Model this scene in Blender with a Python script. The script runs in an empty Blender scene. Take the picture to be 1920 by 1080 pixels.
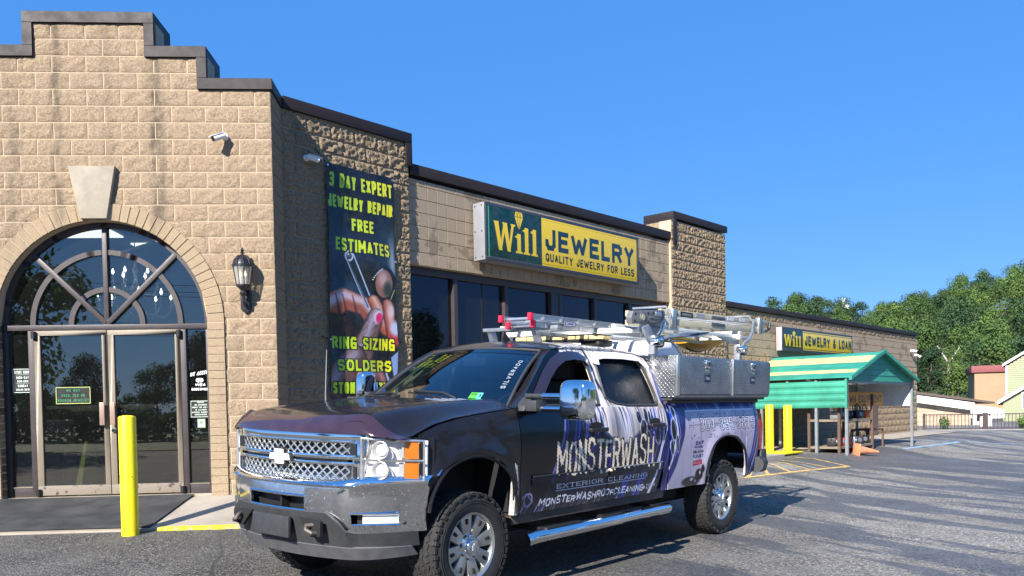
import bpy, bmesh, math, random
import numpy as np
from mathutils import Matrix, Vector, noise as mnoise
R = math.radians
random.seed(7)
C = bpy.context.scene.collection
scene = bpy.context.scene

# ---------------------------------------------------------------- camera, sky, sun, exposure
CZ = 1.384                                   # camera height above the parking lot
PITCH, ROLL, F_PX, PX, PY = -0.0241728562, -0.0196058639, 1619.976, 971.297, 806.801
cam_data = bpy.data.cameras.new("camera")
cam = bpy.data.objects.new("camera", cam_data); C.objects.link(cam); scene.camera = cam
cam_data.sensor_fit = 'HORIZONTAL'; cam_data.sensor_width = 36.0
cam_data.lens = F_PX / 1920 * 36.0
cam_data.shift_x = -(PX - 960) / 1920
cam_data.shift_y = (PY - 540) / 1920
cam_data.clip_start = 0.05; cam_data.clip_end = 2000
_cp, _sp = math.cos(-PITCH), math.sin(-PITCH)
def cam_matrix():
    cp, sp, cr, sr = math.cos(PITCH), math.sin(PITCH), math.cos(ROLL), math.sin(ROLL)
    Rp = Matrix(((1,0,0),(0,cp,sp),(0,-sp,cp))); Rr = Matrix(((cr,0,sr),(0,1,0),(-sr,0,cr)))
    Rt = (Rr @ Rp)                           # world -> (right, forward, up)
    r, f, u = Rt[0], Rt[1], Rt[2]
    M = Matrix(((r[0],u[0],-f[0],0),(r[1],u[1],-f[1],0),(r[2],u[2],-f[2],CZ),(0,0,0,1)))
    return M
cam.matrix_world = cam_matrix()

SUN_AZ, SUN_EL = 26.0, 33.0                  # travel direction azimuth from +Y towards +X, elevation
sv = Vector((math.sin(R(SUN_AZ))*math.cos(R(SUN_EL)), math.cos(R(SUN_AZ))*math.cos(R(SUN_EL)), -math.sin(R(SUN_EL))))
world = bpy.data.worlds.new("World"); scene.world = world; world.use_nodes = True
nt = world.node_tree; nt.nodes.clear()
sky = nt.nodes.new('ShaderNodeTexSky'); sky.sky_type = 'NISHITA'; sky.sun_disc = False
sky.sun_elevation = R(SUN_EL); sky.sun_rotation = R(180 + SUN_AZ)
sky.altitude = 1000; sky.air_density = 1.0; sky.dust_density = 0.0; sky.ozone_density = 6.0
bg = nt.nodes.new('ShaderNodeBackground'); bg.inputs['Strength'].default_value = 0.078
wo = nt.nodes.new('ShaderNodeOutputWorld')
mixs = nt.nodes.new('ShaderNodeMix'); mixs.data_type = 'RGBA'; mixs.inputs[0].default_value = 0.66
mixs.inputs[7].default_value = (0.36, 2.12, 6.2, 1)          # clear-day blue evens out the texture's steep gradient
nt.links.new(sky.outputs[0], mixs.inputs[6]); nt.links.new(mixs.outputs[2], bg.inputs[0]); nt.links.new(bg.outputs[0], wo.inputs[0])
sl = bpy.data.lights.new("sun", 'SUN'); sl.energy = 5.0; sl.angle = R(0.53); sl.color = (1.0, 0.95, 0.88)
sun = bpy.data.objects.new("sun", sl); C.objects.link(sun)
sun.rotation_euler = sv.to_track_quat('-Z', 'Y').to_euler(); sun.location = (-8, -10, 20)
scene.view_settings.view_transform = 'Standard'; scene.view_settings.look = 'None'
scene.view_settings.exposure = 1.1; scene.view_settings.gamma = 1.0
try: scene.view_settings.use_curve_mapping = False
except Exception: pass
scene.cycles.max_bounces = 8; scene.cycles.transparent_max_bounces = 16
scene.cycles.use_denoising = True

# ---------------------------------------------------------------- helpers
W = {}                                        # world matrices by object name
def tag(o, label=None, cat=None, group=None, kind=None):
    if label: o['label'] = label
    if cat: o['category'] = cat
    if group: o['group'] = group
    if kind: o['kind'] = kind
    return o
def put(o, parent=None, M=None):
    """M is in the parent's space (or the world)."""
    C.objects.link(o)
    M = M or Matrix.Identity(4)
    if parent is not None:
        o.parent = parent; o.matrix_basis = M; W[o.name] = W[parent.name] @ M
    else:
        o.matrix_basis = M; W[o.name] = M.copy()
    return o
def empty(name, M=None, parent=None, **k):
    o = bpy.data.objects.new(name, None); o.empty_display_size = 0.2
    put(o, parent, M); return tag(o, **k)
T = lambda x=0, y=0, z=0: Matrix.Translation((x, y, z))
RZ = lambda a: Matrix.Rotation(a, 4, 'Z')
RX = lambda a: Matrix.Rotation(a, 4, 'X')
RY = lambda a: Matrix.Rotation(a, 4, 'Y')
def SC(x, y, z): return Matrix.Diagonal((x, y, z, 1))

class MB:
    def __init__(s): s.v = []; s.f = []; s.m = []; s.mi = 0
    def add(s, vs, fs):
        n = len(s.v); s.v += [tuple(v) for v in vs]
        for f in fs: s.f.append(tuple(i + n for i in f)); s.m.append(s.mi)
    def box(s, x0, y0, z0, x1, y1, z1, M=None):
        vs = [(x0,y0,z0),(x1,y0,z0),(x1,y1,z0),(x0,y1,z0),(x0,y0,z1),(x1,y0,z1),(x1,y1,z1),(x0,y1,z1)]
        if M is not None: vs = [M @ Vector(v) for v in vs]
        s.add(vs, [(0,3,2,1),(4,5,6,7),(0,1,5,4),(1,2,6,5),(2,3,7,6),(3,0,4,7)]); return s
    def hexa(s, vs):
        s.add(vs, [(0,3,2,1),(4,5,6,7),(0,1,5,4),(1,2,6,5),(2,3,7,6),(3,0,4,7)]); return s
    def prism(s, poly, a0, a1, plane='xz', M=None):
        """extrude a 2D polygon along the remaining axis from a0 to a1"""
        def p(u, w, a): return {'xz': (u, a, w), 'xy': (u, w, a), 'yz': (a, u, w)}[plane]
        n = len(poly); vs = [p(u, w, a0) for u, w in poly] + [p(u, w, a1) for u, w in poly]
        if M is not None: vs = [M @ Vector(v) for v in vs]
        s.add(vs, [tuple(range(n))[::-1], tuple(range(n, 2*n))] + [(i, (i+1) % n, n + (i+1) % n, n + i) for i in range(n)]); return s
    def cyl(s, p0, p1, r0, r1=None, n=12, caps=True):
        r1 = r0 if r1 is None else r1
        p0, p1 = Vector(p0), Vector(p1); d = (p1 - p0).normalized()
        a = d.orthogonal().normalized(); b = d.cross(a)
        vs = []
        for p, r in ((p0, r0), (p1, r1)):
            for i in range(n):
                t = 2*math.pi*i/n; vs.append(p + a*(r*math.cos(t)) + b*(r*math.sin(t)))
        fs = [(i, (i+1) % n, n + (i+1) % n, n + i) for i in range(n)]
        if caps: fs += [tuple(range(n))[::-1], tuple(range(n, 2*n))]
        s.add(vs, fs); return s
    def tube(s, pts, r, n=8, closed=False, radii=None, caps=True):
        pts = [Vector(p) for p in pts]; N = len(pts); vs = []; up = None
        for i, p in enumerate(pts):
            if closed: d = pts[(i+1) % N] - pts[i-1]
            else: d = pts[min(i+1, N-1)] - pts[max(i-1, 0)]
            d.normalize()
            if up is None: up = d.orthogonal().normalized()
            up = (up - d*up.dot(d)).normalized(); b = d.cross(up)
            rr = radii[i] if radii else r
            for k in range(n):
                t = 2*math.pi*k/n; vs.append(p + up*(rr*math.cos(t)) + b*(rr*math.sin(t)))
        fs = []
        for i in range(N if closed else N-1):
            j = (i+1) % N
            for k in range(n): fs.append((i*n+k, i*n+(k+1) % n, j*n+(k+1) % n, j*n+k))
        if not closed and caps: fs += [tuple(range(n))[::-1], tuple(range((N-1)*n, N*n))]
        s.add(vs, fs); return s
    def lathe(s, prof, M=None, n=20, axis='z', caps=True):
        """prof: list of (r, h)"""
        vs = []
        for r, h in prof:
            for k in range(n):
                t = 2*math.pi*k/n
                v = (r*math.cos(t), r*math.sin(t), h) if axis == 'z' else ((r*math.cos(t), h, r*math.sin(t)) if axis == 'y' else (h, r*math.cos(t), r*math.sin(t)))
                vs.append(M @ Vector(v) if M is not None else v)
        fs = []
        for i in range(len(prof)-1):
            for k in range(n): fs.append((i*n+k, i*n+(k+1) % n, (i+1)*n+(k+1) % n, (i+1)*n+k))
        if caps: fs += [tuple(range(n))[::-1], tuple(range((len(prof)-1)*n, len(prof)*n))]
        s.add(vs, fs); return s
    def grid(s, fn, nu, nv):
        vs = [fn(i/nu, j/nv) for j in range(nv+1) for i in range(nu+1)]
        fs = [(j*(nu+1)+i, j*(nu+1)+i+1, (j+1)*(nu+1)+i+1, (j+1)*(nu+1)+i) for j in range(nv) for i in range(nu)]
        s.add(vs, fs); return s
    def mesh(s, name, mats, bevel=0.0, seg=2, smooth=35, flipy=False, weld=True, solid=0.0):
        me = bpy.data.meshes.new(name)
        vs = [(v[0], -v[1], v[2]) for v in s.v] if flipy else [tuple(v) for v in s.v]
        me.from_pydata(vs, [], s.f); me.update()
        mats = mats if isinstance(mats, (list, tuple)) else [mats]
        for m in mats: me.materials.append(m)
        if len(mats) > 1: me.polygons.foreach_set('material_index', s.m)
        bm = bmesh.new(); bm.from_mesh(me)
        if weld: bmesh.ops.remove_doubles(bm, verts=bm.verts, dist=1e-5)
        bmesh.ops.recalc_face_normals(bm, faces=bm.faces)
        if solid: bmesh.ops.solidify(bm, geom=bm.faces[:] , thickness=solid)
        if bevel:
            es = [e for e in bm.edges if len(e.link_faces) == 2 and e.calc_face_angle(0) > R(30)]
            bmesh.ops.bevel(bm, geom=es, offset=bevel, segments=seg, profile=0.6, affect='EDGES', clamp_overlap=True)
        bm.to_mesh(me); bm.free()
        if smooth:
            me.shade_smooth()
            try: me.set_sharp_from_angle(angle=R(smooth))
            except Exception: pass
        return me
    def build(s, name, mats, parent=None, M=None, **k):
        tk = {q: k.pop(q) for q in ('label', 'cat', 'group', 'kind') if q in k}
        o = bpy.data.objects.new(name, s.mesh(name, mats, **k)); put(o, parent, M); return tag(o, **tk)
def inst(name, me, parent=None, M=None, **k):
    o = bpy.data.objects.new(name, me); put(o, parent, M); return tag(o, **k)
def copy_tree(o, parent=None, M=None, **k):
    c = o.copy(); C.objects.link(c); c.parent = parent
    if M is not None: c.matrix_basis = M
    W[c.name] = (W[parent.name] if parent else Matrix.Identity(4)) @ c.matrix_basis
    for ch in list(o.children): copy_tree(ch, c)
    return tag(c, **k)

# ---------------------------------------------------------------- materials
class NT:
    def __init__(s, name):
        s.m = bpy.data.materials.new(name); s.m.use_nodes = True; s.m.use_transparent_shadow = True; s.t = s.m.node_tree
        s.b = s.t.nodes['Principled BSDF']; s.out = s.t.nodes['Material Output']
    def n(s, kind, **k):
        nd = s.t.nodes.new(kind)
        for a, v in k.items(): setattr(nd, a, v)
        return nd
    def l(s, a, b): s.t.links.new(a, b)
    def coords(s, kind='Object', scale=(1,1,1), rot=(0,0,0)):
        tc = s.n('ShaderNodeTexCoord'); mp = s.n('ShaderNodeMapping')
        mp.inputs['Scale'].default_value = scale; mp.inputs['Rotation'].default_value = rot
        if kind == 'World':
            g = s.n('ShaderNodeNewGeometry'); s.l(g.outputs['Position'], mp.inputs['Vector'])
        else: s.l(tc.outputs[kind], mp.inputs['Vector'])
        return mp.outputs[0]
    def noise(s, vec, scale, detail=4, rough=0.6, dist=0.0):
        nd = s.n('ShaderNodeTexNoise'); nd.inputs['Scale'].default_value = scale
        nd.inputs['Detail'].default_value = detail; nd.inputs['Roughness'].default_value = rough
        nd.inputs['Distortion'].default_value = dist; s.l(vec, nd.inputs['Vector']); return nd.outputs['Fac']
    def ramp(s, fac, stops):
        nd = s.n('ShaderNodeValToRGB'); e = nd.color_ramp.elements
        while len(e) < len(stops): e.new(0.5)
        for i, (p, c) in enumerate(stops):
            e[i].position = p; e[i].color = (c, c, c, 1) if isinstance(c, (int, float)) else (*c, 1)
        s.l(fac, nd.inputs[0]); return nd.outputs[0]
    def mix(s, fac, a, b, mode='MIX'):
        nd = s.n('ShaderNodeMix', data_type='RGBA', blend_type=mode)
        for sock, v in ((nd.inputs[0], fac), (nd.inputs[6], a), (nd.inputs[7], b)):
            if isinstance(v, (int, float)): sock.default_value = v
            elif isinstance(v, tuple): sock.default_value = (*v, 1) if len(v) == 3 else v
            else: s.l(v, sock)
        return nd.outputs[2]
    def math(s, op, a, b=0.0):
        nd = s.n('ShaderNodeMath', operation=op)
        for sock, v in ((nd.inputs[0], a), (nd.inputs[1], b)):
            if isinstance(v, (int, float)): sock.default_value = v
            else: s.l(v, sock)
        return nd.outputs[0]
    def bump(s, h, strength=0.4, dist=0.01, normal=None):
        nd = s.n('ShaderNodeBump'); nd.inputs['Strength'].default_value = strength
        nd.inputs['Distance'].default_value = dist; s.l(h, nd.inputs['Height'])
        if normal is not None: s.l(normal, nd.inputs['Normal'])
        return nd.outputs[0]
    def set(s, **k):
        for a, v in k.items():
            sock = s.b.inputs[a.replace('_', ' ')]
            if isinstance(v, (int, float)): sock.default_value = v
            elif isinstance(v, tuple): sock.default_value = (*v, 1) if len(v) == 3 and sock.type == 'RGBA' else v
            else: s.l(v, sock)
        return s
def simple(name, col, rough=0.5, metal=0.0, var=0.12, vscale=6.0, bump=0.0, bscale=60.0, coat=0.0, emit=None, estr=0.0, spec=None, kind='Object'):
    n = NT(name); v = n.coords(kind)
    f = n.noise(v, vscale, 5, 0.65)
    lo = tuple(max(0, c*(1-var)) for c in col); hi = tuple(min(1, c*(1+var)) for c in col)
    n.set(Base_Color=n.ramp(f, [(0.3, lo), (0.7, hi)]), Metallic=metal)
    n.set(Roughness=n.ramp(n.noise(v, vscale*2.3, 4), [(0.3, max(0.0, rough*0.85)), (0.7, min(1, rough*1.15))]))
    if coat: n.set(Coat_Weight=coat, Coat_Roughness=0.03)
    if spec is not None: n.set(Specular_IOR_Level=spec)
    if bump: n.set(Normal=n.bump(n.noise(v, bscale, 4), bump, 0.004))
    if emit: n.set(Emission_Color=emit, Emission_Strength=estr)
    return n.m
def glass_mat(name, tint=(0.4,0.45,0.45), refl=0.12, rough=0.0, refl_col=(1,1,1), wave=0.0, dust_haze=0.0):
    n = NT(name); n.t.nodes.remove(n.b)
    tr = n.n('ShaderNodeBsdfTransparent'); tr.inputs[0].default_value = (*tint, 1)
    gl = n.n('ShaderNodeBsdfGlossy'); gl.inputs['Roughness'].default_value = rough; gl.inputs[0].default_value = (*refl_col, 1)
    fr = n.n('ShaderNodeLayerWeight'); fr.inputs['Blend'].default_value = 0.5
    f = n.math('ADD', n.math('MULTIPLY', n.math('POWER', fr.outputs['Facing'], 4.0), 0.85), refl)
    f = n.math('MINIMUM', f, 1.0)
    if wave:
        v = n.coords('World'); b = n.bump(n.noise(v, 0.9, 2), wave, 0.05); n.l(b, gl.inputs['Normal'])
    mx = n.n('ShaderNodeMixShader'); n.l(f, mx.inputs[0]); n.l(tr.outputs[0], mx.inputs[1]); n.l(gl.outputs[0], mx.inputs[2])
    last = mx.outputs[0]
    if dust_haze:
        df = n.n('ShaderNodeBsdfDiffuse'); df.inputs[0].default_value = (.75, .74, .70, 1); m2 = n.n('ShaderNodeMixShader')
        v = n.coords('World'); n.l(n.math('MULTIPLY', n.ramp(n.noise(v, 3.0, 6, .7), [(.3, .45), (.75, 1.0)]), dust_haze), m2.inputs[0]); n.l(last, m2.inputs[1]); n.l(df.outputs[0], m2.inputs[2]); last = m2.outputs[0]
    n.l(last, n.out.inputs[0]); return n.m

# ---------------------------------------------------------------- painted prints (lettering, banner, wrap), made in numpy
class Img:
    """canvas in metres: x right, z up; origin (x0, z0)"""
    def __init__(s, x0, z0, x1, z1, ppm, col):
        s.x0, s.z0, s.ppm = x0, z0, ppm; s.w = int((x1-x0)*ppm); s.h = int((z1-z0)*ppm)
        s.x1 = x0 + s.w/ppm; s.z1 = z0 + s.h/ppm
        s.a = np.empty((s.h, s.w, 4), np.float32); s.a[:] = (*col, 1)
        s.X, s.Z = np.meshgrid(x0 + (np.arange(s.w)+.5)/ppm, z0 + (np.arange(s.h)+.5)/ppm)
    def win(s, xa, za, xb, zb):
        i0 = max(0, int((xa-s.x0)*s.ppm)-1); i1 = min(s.w, int((xb-s.x0)*s.ppm)+2)
        j0 = max(0, int((za-s.z0)*s.ppm)-1); j1 = min(s.h, int((zb-s.z0)*s.ppm)+2)
        return (slice(j0, j1), slice(i0, i1)) if i1 > i0 and j1 > j0 else None
    def blend(s, sl, alpha, col):
        col = np.asarray(col, np.float32); al = np.clip(alpha, 0, 1)[..., None]
        s.a[sl][..., :3] = s.a[sl][..., :3]*(1-al) + col*al
    def sdf(s, sl, d, col, soft=0.8, alpha=1.0): s.blend(sl, (0.5 - d*s.ppm/soft)*alpha if soft else (d < 0)*alpha, col)
    def fill(s, mask, col): s.blend((slice(None), slice(None)), mask, col)
    def poly(s, pts, col, alpha=1.0, grow=0.0, soft=1.0):
        P = np.array(pts, float); sl = s.win(P[:,0].min()-abs(grow)-.02, P[:,1].min()-abs(grow)-.02, P[:,0].max()+abs(grow)+.02, P[:,1].max()+abs(grow)+.02)
        if sl is None: return
        X, Z = s.X[sl], s.Z[sl]; d = np.full(X.shape, 1e9); ins = np.zeros(X.shape, bool)
        for i in range(len(P)):
            a, b = P[i], P[(i+1) % len(P)]; e = b-a
            t = np.clip(((X-a[0])*e[0] + (Z-a[1])*e[1])/(e@e+1e-12), 0, 1)
            d = np.minimum(d, np.hypot(X-a[0]-t*e[0], Z-a[1]-t*e[1]))
            c = ((a[1] <= Z) & (b[1] > Z)) | ((b[1] <= Z) & (a[1] > Z))
            with np.errstate(divide='ignore', invalid='ignore'):
                xi = a[0] + (Z-a[1])/(e[1] if e[1] else 1e-12)*e[0]
            ins ^= c & (X < xi)
        s.sdf(sl, np.where(ins, -d, d)-grow, col, soft, alpha)
    def ell(s, cx, cz, rx, rz, col, alpha=1.0, ring=0.0, soft=1.0, rot=0.0):
        r = max(rx, rz)*1.1+.03; sl = s.win(cx-r, cz-r, cx+r, cz+r)
        if sl is None: return
        X, Z = s.X[sl]-cx, s.Z[sl]-cz; c, q = math.cos(rot), math.sin(rot)
        U, V = X*c+Z*q, -X*q+Z*c
        d = (np.hypot(U/rx, V/rz)-1)*min(rx, rz)
        if ring: d = np.abs(d)-ring/2
        s.sdf(sl, d, col, soft, alpha)
    def stroke(s, pts, w, col, alpha=1.0, w1=None, soft=1.0):
        P = np.array(pts, float); m = max(w, w1 or 0)+.02
        sl = s.win(P[:,0].min()-m, P[:,1].min()-m, P[:,0].max()+m, P[:,1].max()+m)
        if sl is None: return
        X, Z = s.X[sl], s.Z[sl]; d = np.full(X.shape, 1e9); n = len(P)-1
        for i in range(n):
            a, b = P[i], P[i+1]; e = b-a; t = np.clip(((X-a[0])*e[0] + (Z-a[1])*e[1])/(e@e+1e-12), 0, 1)
            ww = w if w1 is None else w + (w1-w)*(i+t)/n
            d = np.minimum(d, np.hypot(X-a[0]-t*e[0], Z-a[1]-t*e[1]) - ww/2)
        s.sdf(sl, d, col, soft, alpha)
    def image(s, name):
        im = bpy.data.images.new(name, s.w, s.h, alpha=False)
        im.pixels.foreach_set(np.clip(s.a, 0, 1).astype(np.float32).ravel()); im.update(); im.pack(); return im
_rng = np.random.default_rng(3)
def vnoise(h, w, cy, cx, oct=3):
    out = np.zeros((h, w), np.float32); amp = 1; tot = 0
    for o in range(oct):
        gy, gx = max(2, int(cy*2**o)), max(2, int(cx*2**o)); g = _rng.random((gy+2, gx+2))
        yy = np.linspace(0, gy, h, endpoint=False); xx = np.linspace(0, gx, w, endpoint=False)
        yi, xi = yy.astype(int), xx.astype(int); fy = (yy-yi)[:, None]; fx = (xx-xi)[None]
        fy = fy*fy*(3-2*fy); fx = fx*fx*(3-2*fx)
        v = (g[yi][:, xi]*(1-fx) + g[yi][:, xi+1]*fx)*(1-fy) + (g[yi+1][:, xi]*(1-fx) + g[yi+1][:, xi+1]*fx)*fy
        out += amp*v; tot += amp; amp *= .5
    return out/tot
def img_mat(name, im, x0, z0, x1, z1, rough=0.4, metal=0.0, coat=0.0, axes='xz', gain=1.0, bump=0.0, extra=None):
    """planar projection of the print on the object's own x,z (metres)"""
    n = NT(name); tc = n.n('ShaderNodeTexCoord'); sp = n.n('ShaderNodeSeparateXYZ'); n.l(tc.outputs['Object'], sp.inputs[0])
    u = n.math('DIVIDE', n.math('SUBTRACT', sp.outputs[0], x0), x1-x0); v = n.math('DIVIDE', n.math('SUBTRACT', sp.outputs[2], z0), z1-z0)
    cb = n.n('ShaderNodeCombineXYZ'); n.l(u, cb.inputs[0]); n.l(v, cb.inputs[1])
    it = n.n('ShaderNodeTexImage', image=im, interpolation='Cubic', extension='EXTEND'); n.l(cb.outputs[0], it.inputs[0])
    col = it.outputs[0]
    gain = gain*.82
    if gain != 1.0: col = n.mix(1.0, col, (gain, gain, gain), 'MULTIPLY')
    f = n.noise(n.coords(), 9, 5); col = n.mix(n.ramp(f, [(0.35, 0.0), (0.8, 0.10)]), col, (0.3, 0.27, 0.22))
    n.set(Base_Color=col, Roughness=n.ramp(n.noise(n.coords(), 14, 4), [(0.3, rough*.8), (0.7, rough*1.2)]), Metallic=metal, Coat_Weight=coat, Coat_Roughness=0.04)
    if bump: n.set(Normal=n.bump(n.noise(n.coords(), 3, 3), bump, 0.02))
    return n.m

# stroke alphabet: polylines in a unit box
GL = {
'A': [[(0,0),(.5,1),(1,0)],[(.2,.34),(.8,.34)]],
'a': [[(0,0),(0,.8),(.25,1),(.75,1),(1,.8),(1,0)],[(0,.42),(1,.42)]],
'B': [[(0,0),(0,1),(.75,1),(.95,.86),(.95,.66),(.75,.52),(0,.52)],[(.75,.52),(1,.38),(1,.14),(.78,0),(0,0)]],
'C': [[(1,.8),(.78,1),(.22,1),(0,.8),(0,.2),(.22,0),(.78,0),(1,.2)]],
'D': [[(0,0),(0,1),(.65,1),(1,.75),(1,.25),(.65,0),(0,0)]],
'E': [[(1,1),(0,1),(0,0),(1,0)],[(0,.52),(.85,.52)]],
'F': [[(1,1),(0,1),(0,0)],[(0,.52),(.85,.52)]],
'G': [[(1,.82),(.78,1),(.22,1),(0,.8),(0,.2),(.22,0),(1,0),(1,.46),(.6,.46)]],
'H': [[(0,0),(0,1)],[(1,0),(1,1)],[(0,.52),(1,.52)]],
'I': [[(.5,0),(.5,1)]],
'J': [[(1,1),(1,.22),(.75,0),(.25,0),(0,.22),(0,.36)]],
'K': [[(0,0),(0,1)],[(1,1),(0,.42)],[(.3,.58),(1,0)]],
'L': [[(0,1),(0,0),(1,0)]],
'M': [[(0,0),(0,1),(.5,.3),(1,1),(1,0)]],
'N': [[(0,0),(0,1),(1,0),(1,1)]],
'O': [[(.25,1),(.75,1),(1,.78),(1,.22),(.75,0),(.25,0),(0,.22),(0,.78),(.25,1)]],
'P': [[(0,0),(0,1),(.75,1),(1,.84),(1,.6),(.75,.44),(0,.44)]],
'Q': [[(.25,1),(.75,1),(1,.78),(1,.22),(.75,0),(.25,0),(0,.22),(0,.78),(.25,1)],[(.6,.3),(1,-.08)]],
'R': [[(0,0),(0,1),(.75,1),(1,.84),(1,.64),(.75,.5),(0,.5)],[(.55,.5),(1,0)]],
'S': [[(1,.82),(.78,1),(.22,1),(0,.82),(0,.66),(.2,.54),(.8,.46),(1,.34),(1,.18),(.78,0),(.22,0),(0,.18)]],
'T': [[(0,1),(1,1)],[(.5,1),(.5,0)]],
'U': [[(0,1),(0,.22),(.25,0),(.75,0),(1,.22),(1,1)]],
'V': [[(0,1),(.5,0),(1,1)]],
'W': [[(0,1),(.25,0),(.5,.8),(.75,0),(1,1)]],
'X': [[(0,0),(1,1)],[(0,1),(1,0)]],
'Y': [[(0,1),(.5,.45),(1,1)],[(.5,.45),(.5,0)]],
'Z': [[(0,1),(1,1),(0,0),(1,0)]],
'0': [[(.3,1),(.7,1),(1,.75),(1,.25),(.7,0),(.3,0),(0,.25),(0,.75),(.3,1)]],
'1': [[(.2,.8),(.55,1),(.55,0)]],
'2': [[(0,.8),(.25,1),(.75,1),(1,.8),(1,.6),(0,0),(1,0)]],
'3': [[(0,.85),(.25,1),(.78,1),(1,.84),(1,.66),(.78,.52),(.35,.52)],[(.78,.52),(1,.36),(1,.16),(.78,0),(.25,0),(0,.15)]],
'4': [[(.78,0),(.78,1),(0,.3),(1,.3)]],
'5': [[(.95,1),(.08,1),(.03,.56),(.7,.6),(1,.44),(1,.18),(.75,0),(.22,0),(0,.15)]],
'6': [[(.9,.95),(.4,1),(0,.6),(0,.2),(.25,0),(.75,0),(1,.2),(1,.38),(.75,.55),(.25,.55),(0,.4)]],
'7': [[(0,1),(1,1),(.35,0)]],
'8': [[(.25,.53),(.05,.68),(.05,.85),(.28,1),(.72,1),(.95,.85),(.95,.68),(.75,.53),(.25,.53),(0,.36),(0,.16),(.25,0),(.75,0),(1,.16),(1,.36),(.75,.53)]],
'9': [[(.1,.05),(.6,0),(1,.4),(1,.8),(.75,1),(.25,1),(0,.8),(0,.62),(.25,.45),(.75,.45),(1,.6)]],
'-': [[(.1,.45),(.9,.45)]], '.': [[(.45,.03),(.55,.03)]], ',': [[(.5,.05),(.35,-.15)]], '&': [[(1,0),(.15,.75),(.3,1),(.6,1),(.7,.8),(.05,.35),(.05,.12),(.3,0),(.65,0),(1,.4)]],
' ': [],
}
WID = {'I': .35, 'i': .35, '.': .3, ',': .3, '-': .6, 'M': 1.3, 'W': 1.45, '1': .6, ' ': .65, 'J': .85, 'E': .88, 'F': .85, 'L': .82}
def text(im, s, x, z, h, w, th, col, gap=.3, slant=0.0, out=None, outw=0.0, serif=0.0, fit=None, rise=0.0, jag=0.0, soft=0.9, round_=False, alpha=1.0, wx=True, maxslope=None):
    """letters of height h and width w; th stroke thickness; fit = total width to fill"""
    adv = []; xx = 0
    for ch in s:
        k = WID.get(ch, 1.0) if wx else (1.0 if ch != 'I' else .35)
        adv.append((xx, k*w)); xx += k*w + gap*w
    tot = xx - gap*w; sc = (fit/tot) if fit else 1.0
    passes = ([(out, outw)] if out is not None else []) + [(col, 0.0)]
    for pc, grow in passes:
        for ch, (ax, aw) in zip(s, adv):
            zs = z + (rise*(ax*sc)/(fit or tot))
            hh = h
            rj = random.Random(int(ax*1000)+ord(ch))
            if jag: zs += rj.uniform(-jag, jag*.3)*h; hh = h*(1+rj.uniform(0, jag*1.2))
            lw, lx = aw*sc - th, x + ax*sc + th/2
            if ch == 'I' or ch in '.,': lw = max(lw, 0.001)
            segs = []
            for pl in GL.get(ch, []):
                for (a, b), (c, d) in zip(pl[:-1], pl[1:]): segs.append((a, b, c, d))
            if serif:
                for pl in GL.get(ch, []):
                    for (a, b) in (pl[0], pl[-1]):
                        if b in (0, 1) and ch not in 'CGSOQ&.,-': segs.append((a-serif, b, a+serif, b))
            def mp(a, b):
                zz = zs + th/2 + b*(hh-th); return (lx + a*lw + slant*(zz-zs), zz)
            for sg in segs:
                (ax0, az0), (ax1, az1) = mp(sg[0], sg[1]), mp(sg[2], sg[3])
                t0 = th
                if serif: t0 = th*(1.0 if abs(ax1-ax0) < abs(az1-az0)*.6 else .55)
                if jag: t0 = th*rj.uniform(.75, 1.2)
                m = t0 + grow + .01
                sl = im.win(min(ax0, ax1)-m, min(az0, az1)-m, max(ax0, ax1)+m, max(az0, az1)+m)
                if sl is None: continue
                X, Z = im.X[sl], im.Z[sl]; ex, ez = ax1-ax0, az1-az0; L = math.hypot(ex, ez) or 1e-6; ex /= L; ez /= L
                al = (X-ax0)*ex + (Z-az0)*ez; ac = -(X-ax0)*ez + (Z-az0)*ex
                if round_: d = np.hypot(al - np.clip(al, 0, L), ac) - t0/2
                else:
                    ext = t0/2*(.98 if (abs(ex) < .05 or abs(ez) < .05) else .35)
                    d = np.maximum(np.abs(al-L/2) - L/2 - ext, np.abs(ac) - t0/2)
                if jag:
                    d = d + .22*t0*np.sin(X*170+Z*90)*np.sin(Z*130-X*60)
                im.sdf(sl, d-grow, pc, soft, alpha)
    return tot*sc
# ---------------------------------------------------------------- frames of the place
A1, A2 = 0.0685187206, 0.727586864
d1 = Vector((math.cos(A1), math.sin(A1), 0)); d2 = Vector((math.sin(A2), math.cos(A2), 0))
n1 = Vector((math.sin(A1), -math.cos(A1), 0)); n2 = Vector((math.cos(A2), -math.sin(A2), 0))
P1 = Vector((0, 11.12, CZ)); UR = -3.03; UL = -7.24
CORN = P1 + d1*UR; P2 = CORN - n1*0.61; P2.z = CZ
def frame(o, dx, dy): return Matrix(((dx.x, dy.x, 0, o.x), (dx.y, dy.y, 0, o.y), (0, 0, 1, o.z), (0, 0, 0, 1)))
M1 = frame(P1, d1, -n1)          # x along the entrance wall, y into it, z relative to camera height
M2 = frame(P2, d2, -n2)          # x along the long wall, y into it
d3 = Vector((-(d2.x), d2.y, 0)); # mirrored left wing direction (goes away to the left)
_ang = math.atan2(d1.y, d1.x)
rel = lambda v: Matrix.Rotation(-_ang, 4, 'Z') @ v
_d2l = rel(d2); d3 = Matrix.Rotation(_ang, 4, 'Z') @ Vector((-_d2l.x, _d2l.y, 0)); n3 = Matrix.Rotation(_ang, 4, 'Z') @ Vector((-rel(n2).x, rel(n2).y, 0))
P3 = P1 + d1*UL - n1*0.61; P3.z = CZ
def interp(x, xs, ys):
    if x <= xs[0]: return ys[0]
    for i in range(len(xs)-1):
        if x <= xs[i+1]: return ys[i] + (ys[i+1]-ys[i])*(x-xs[i])/(xs[i+1]-xs[i])
    return ys[-1]
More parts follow.
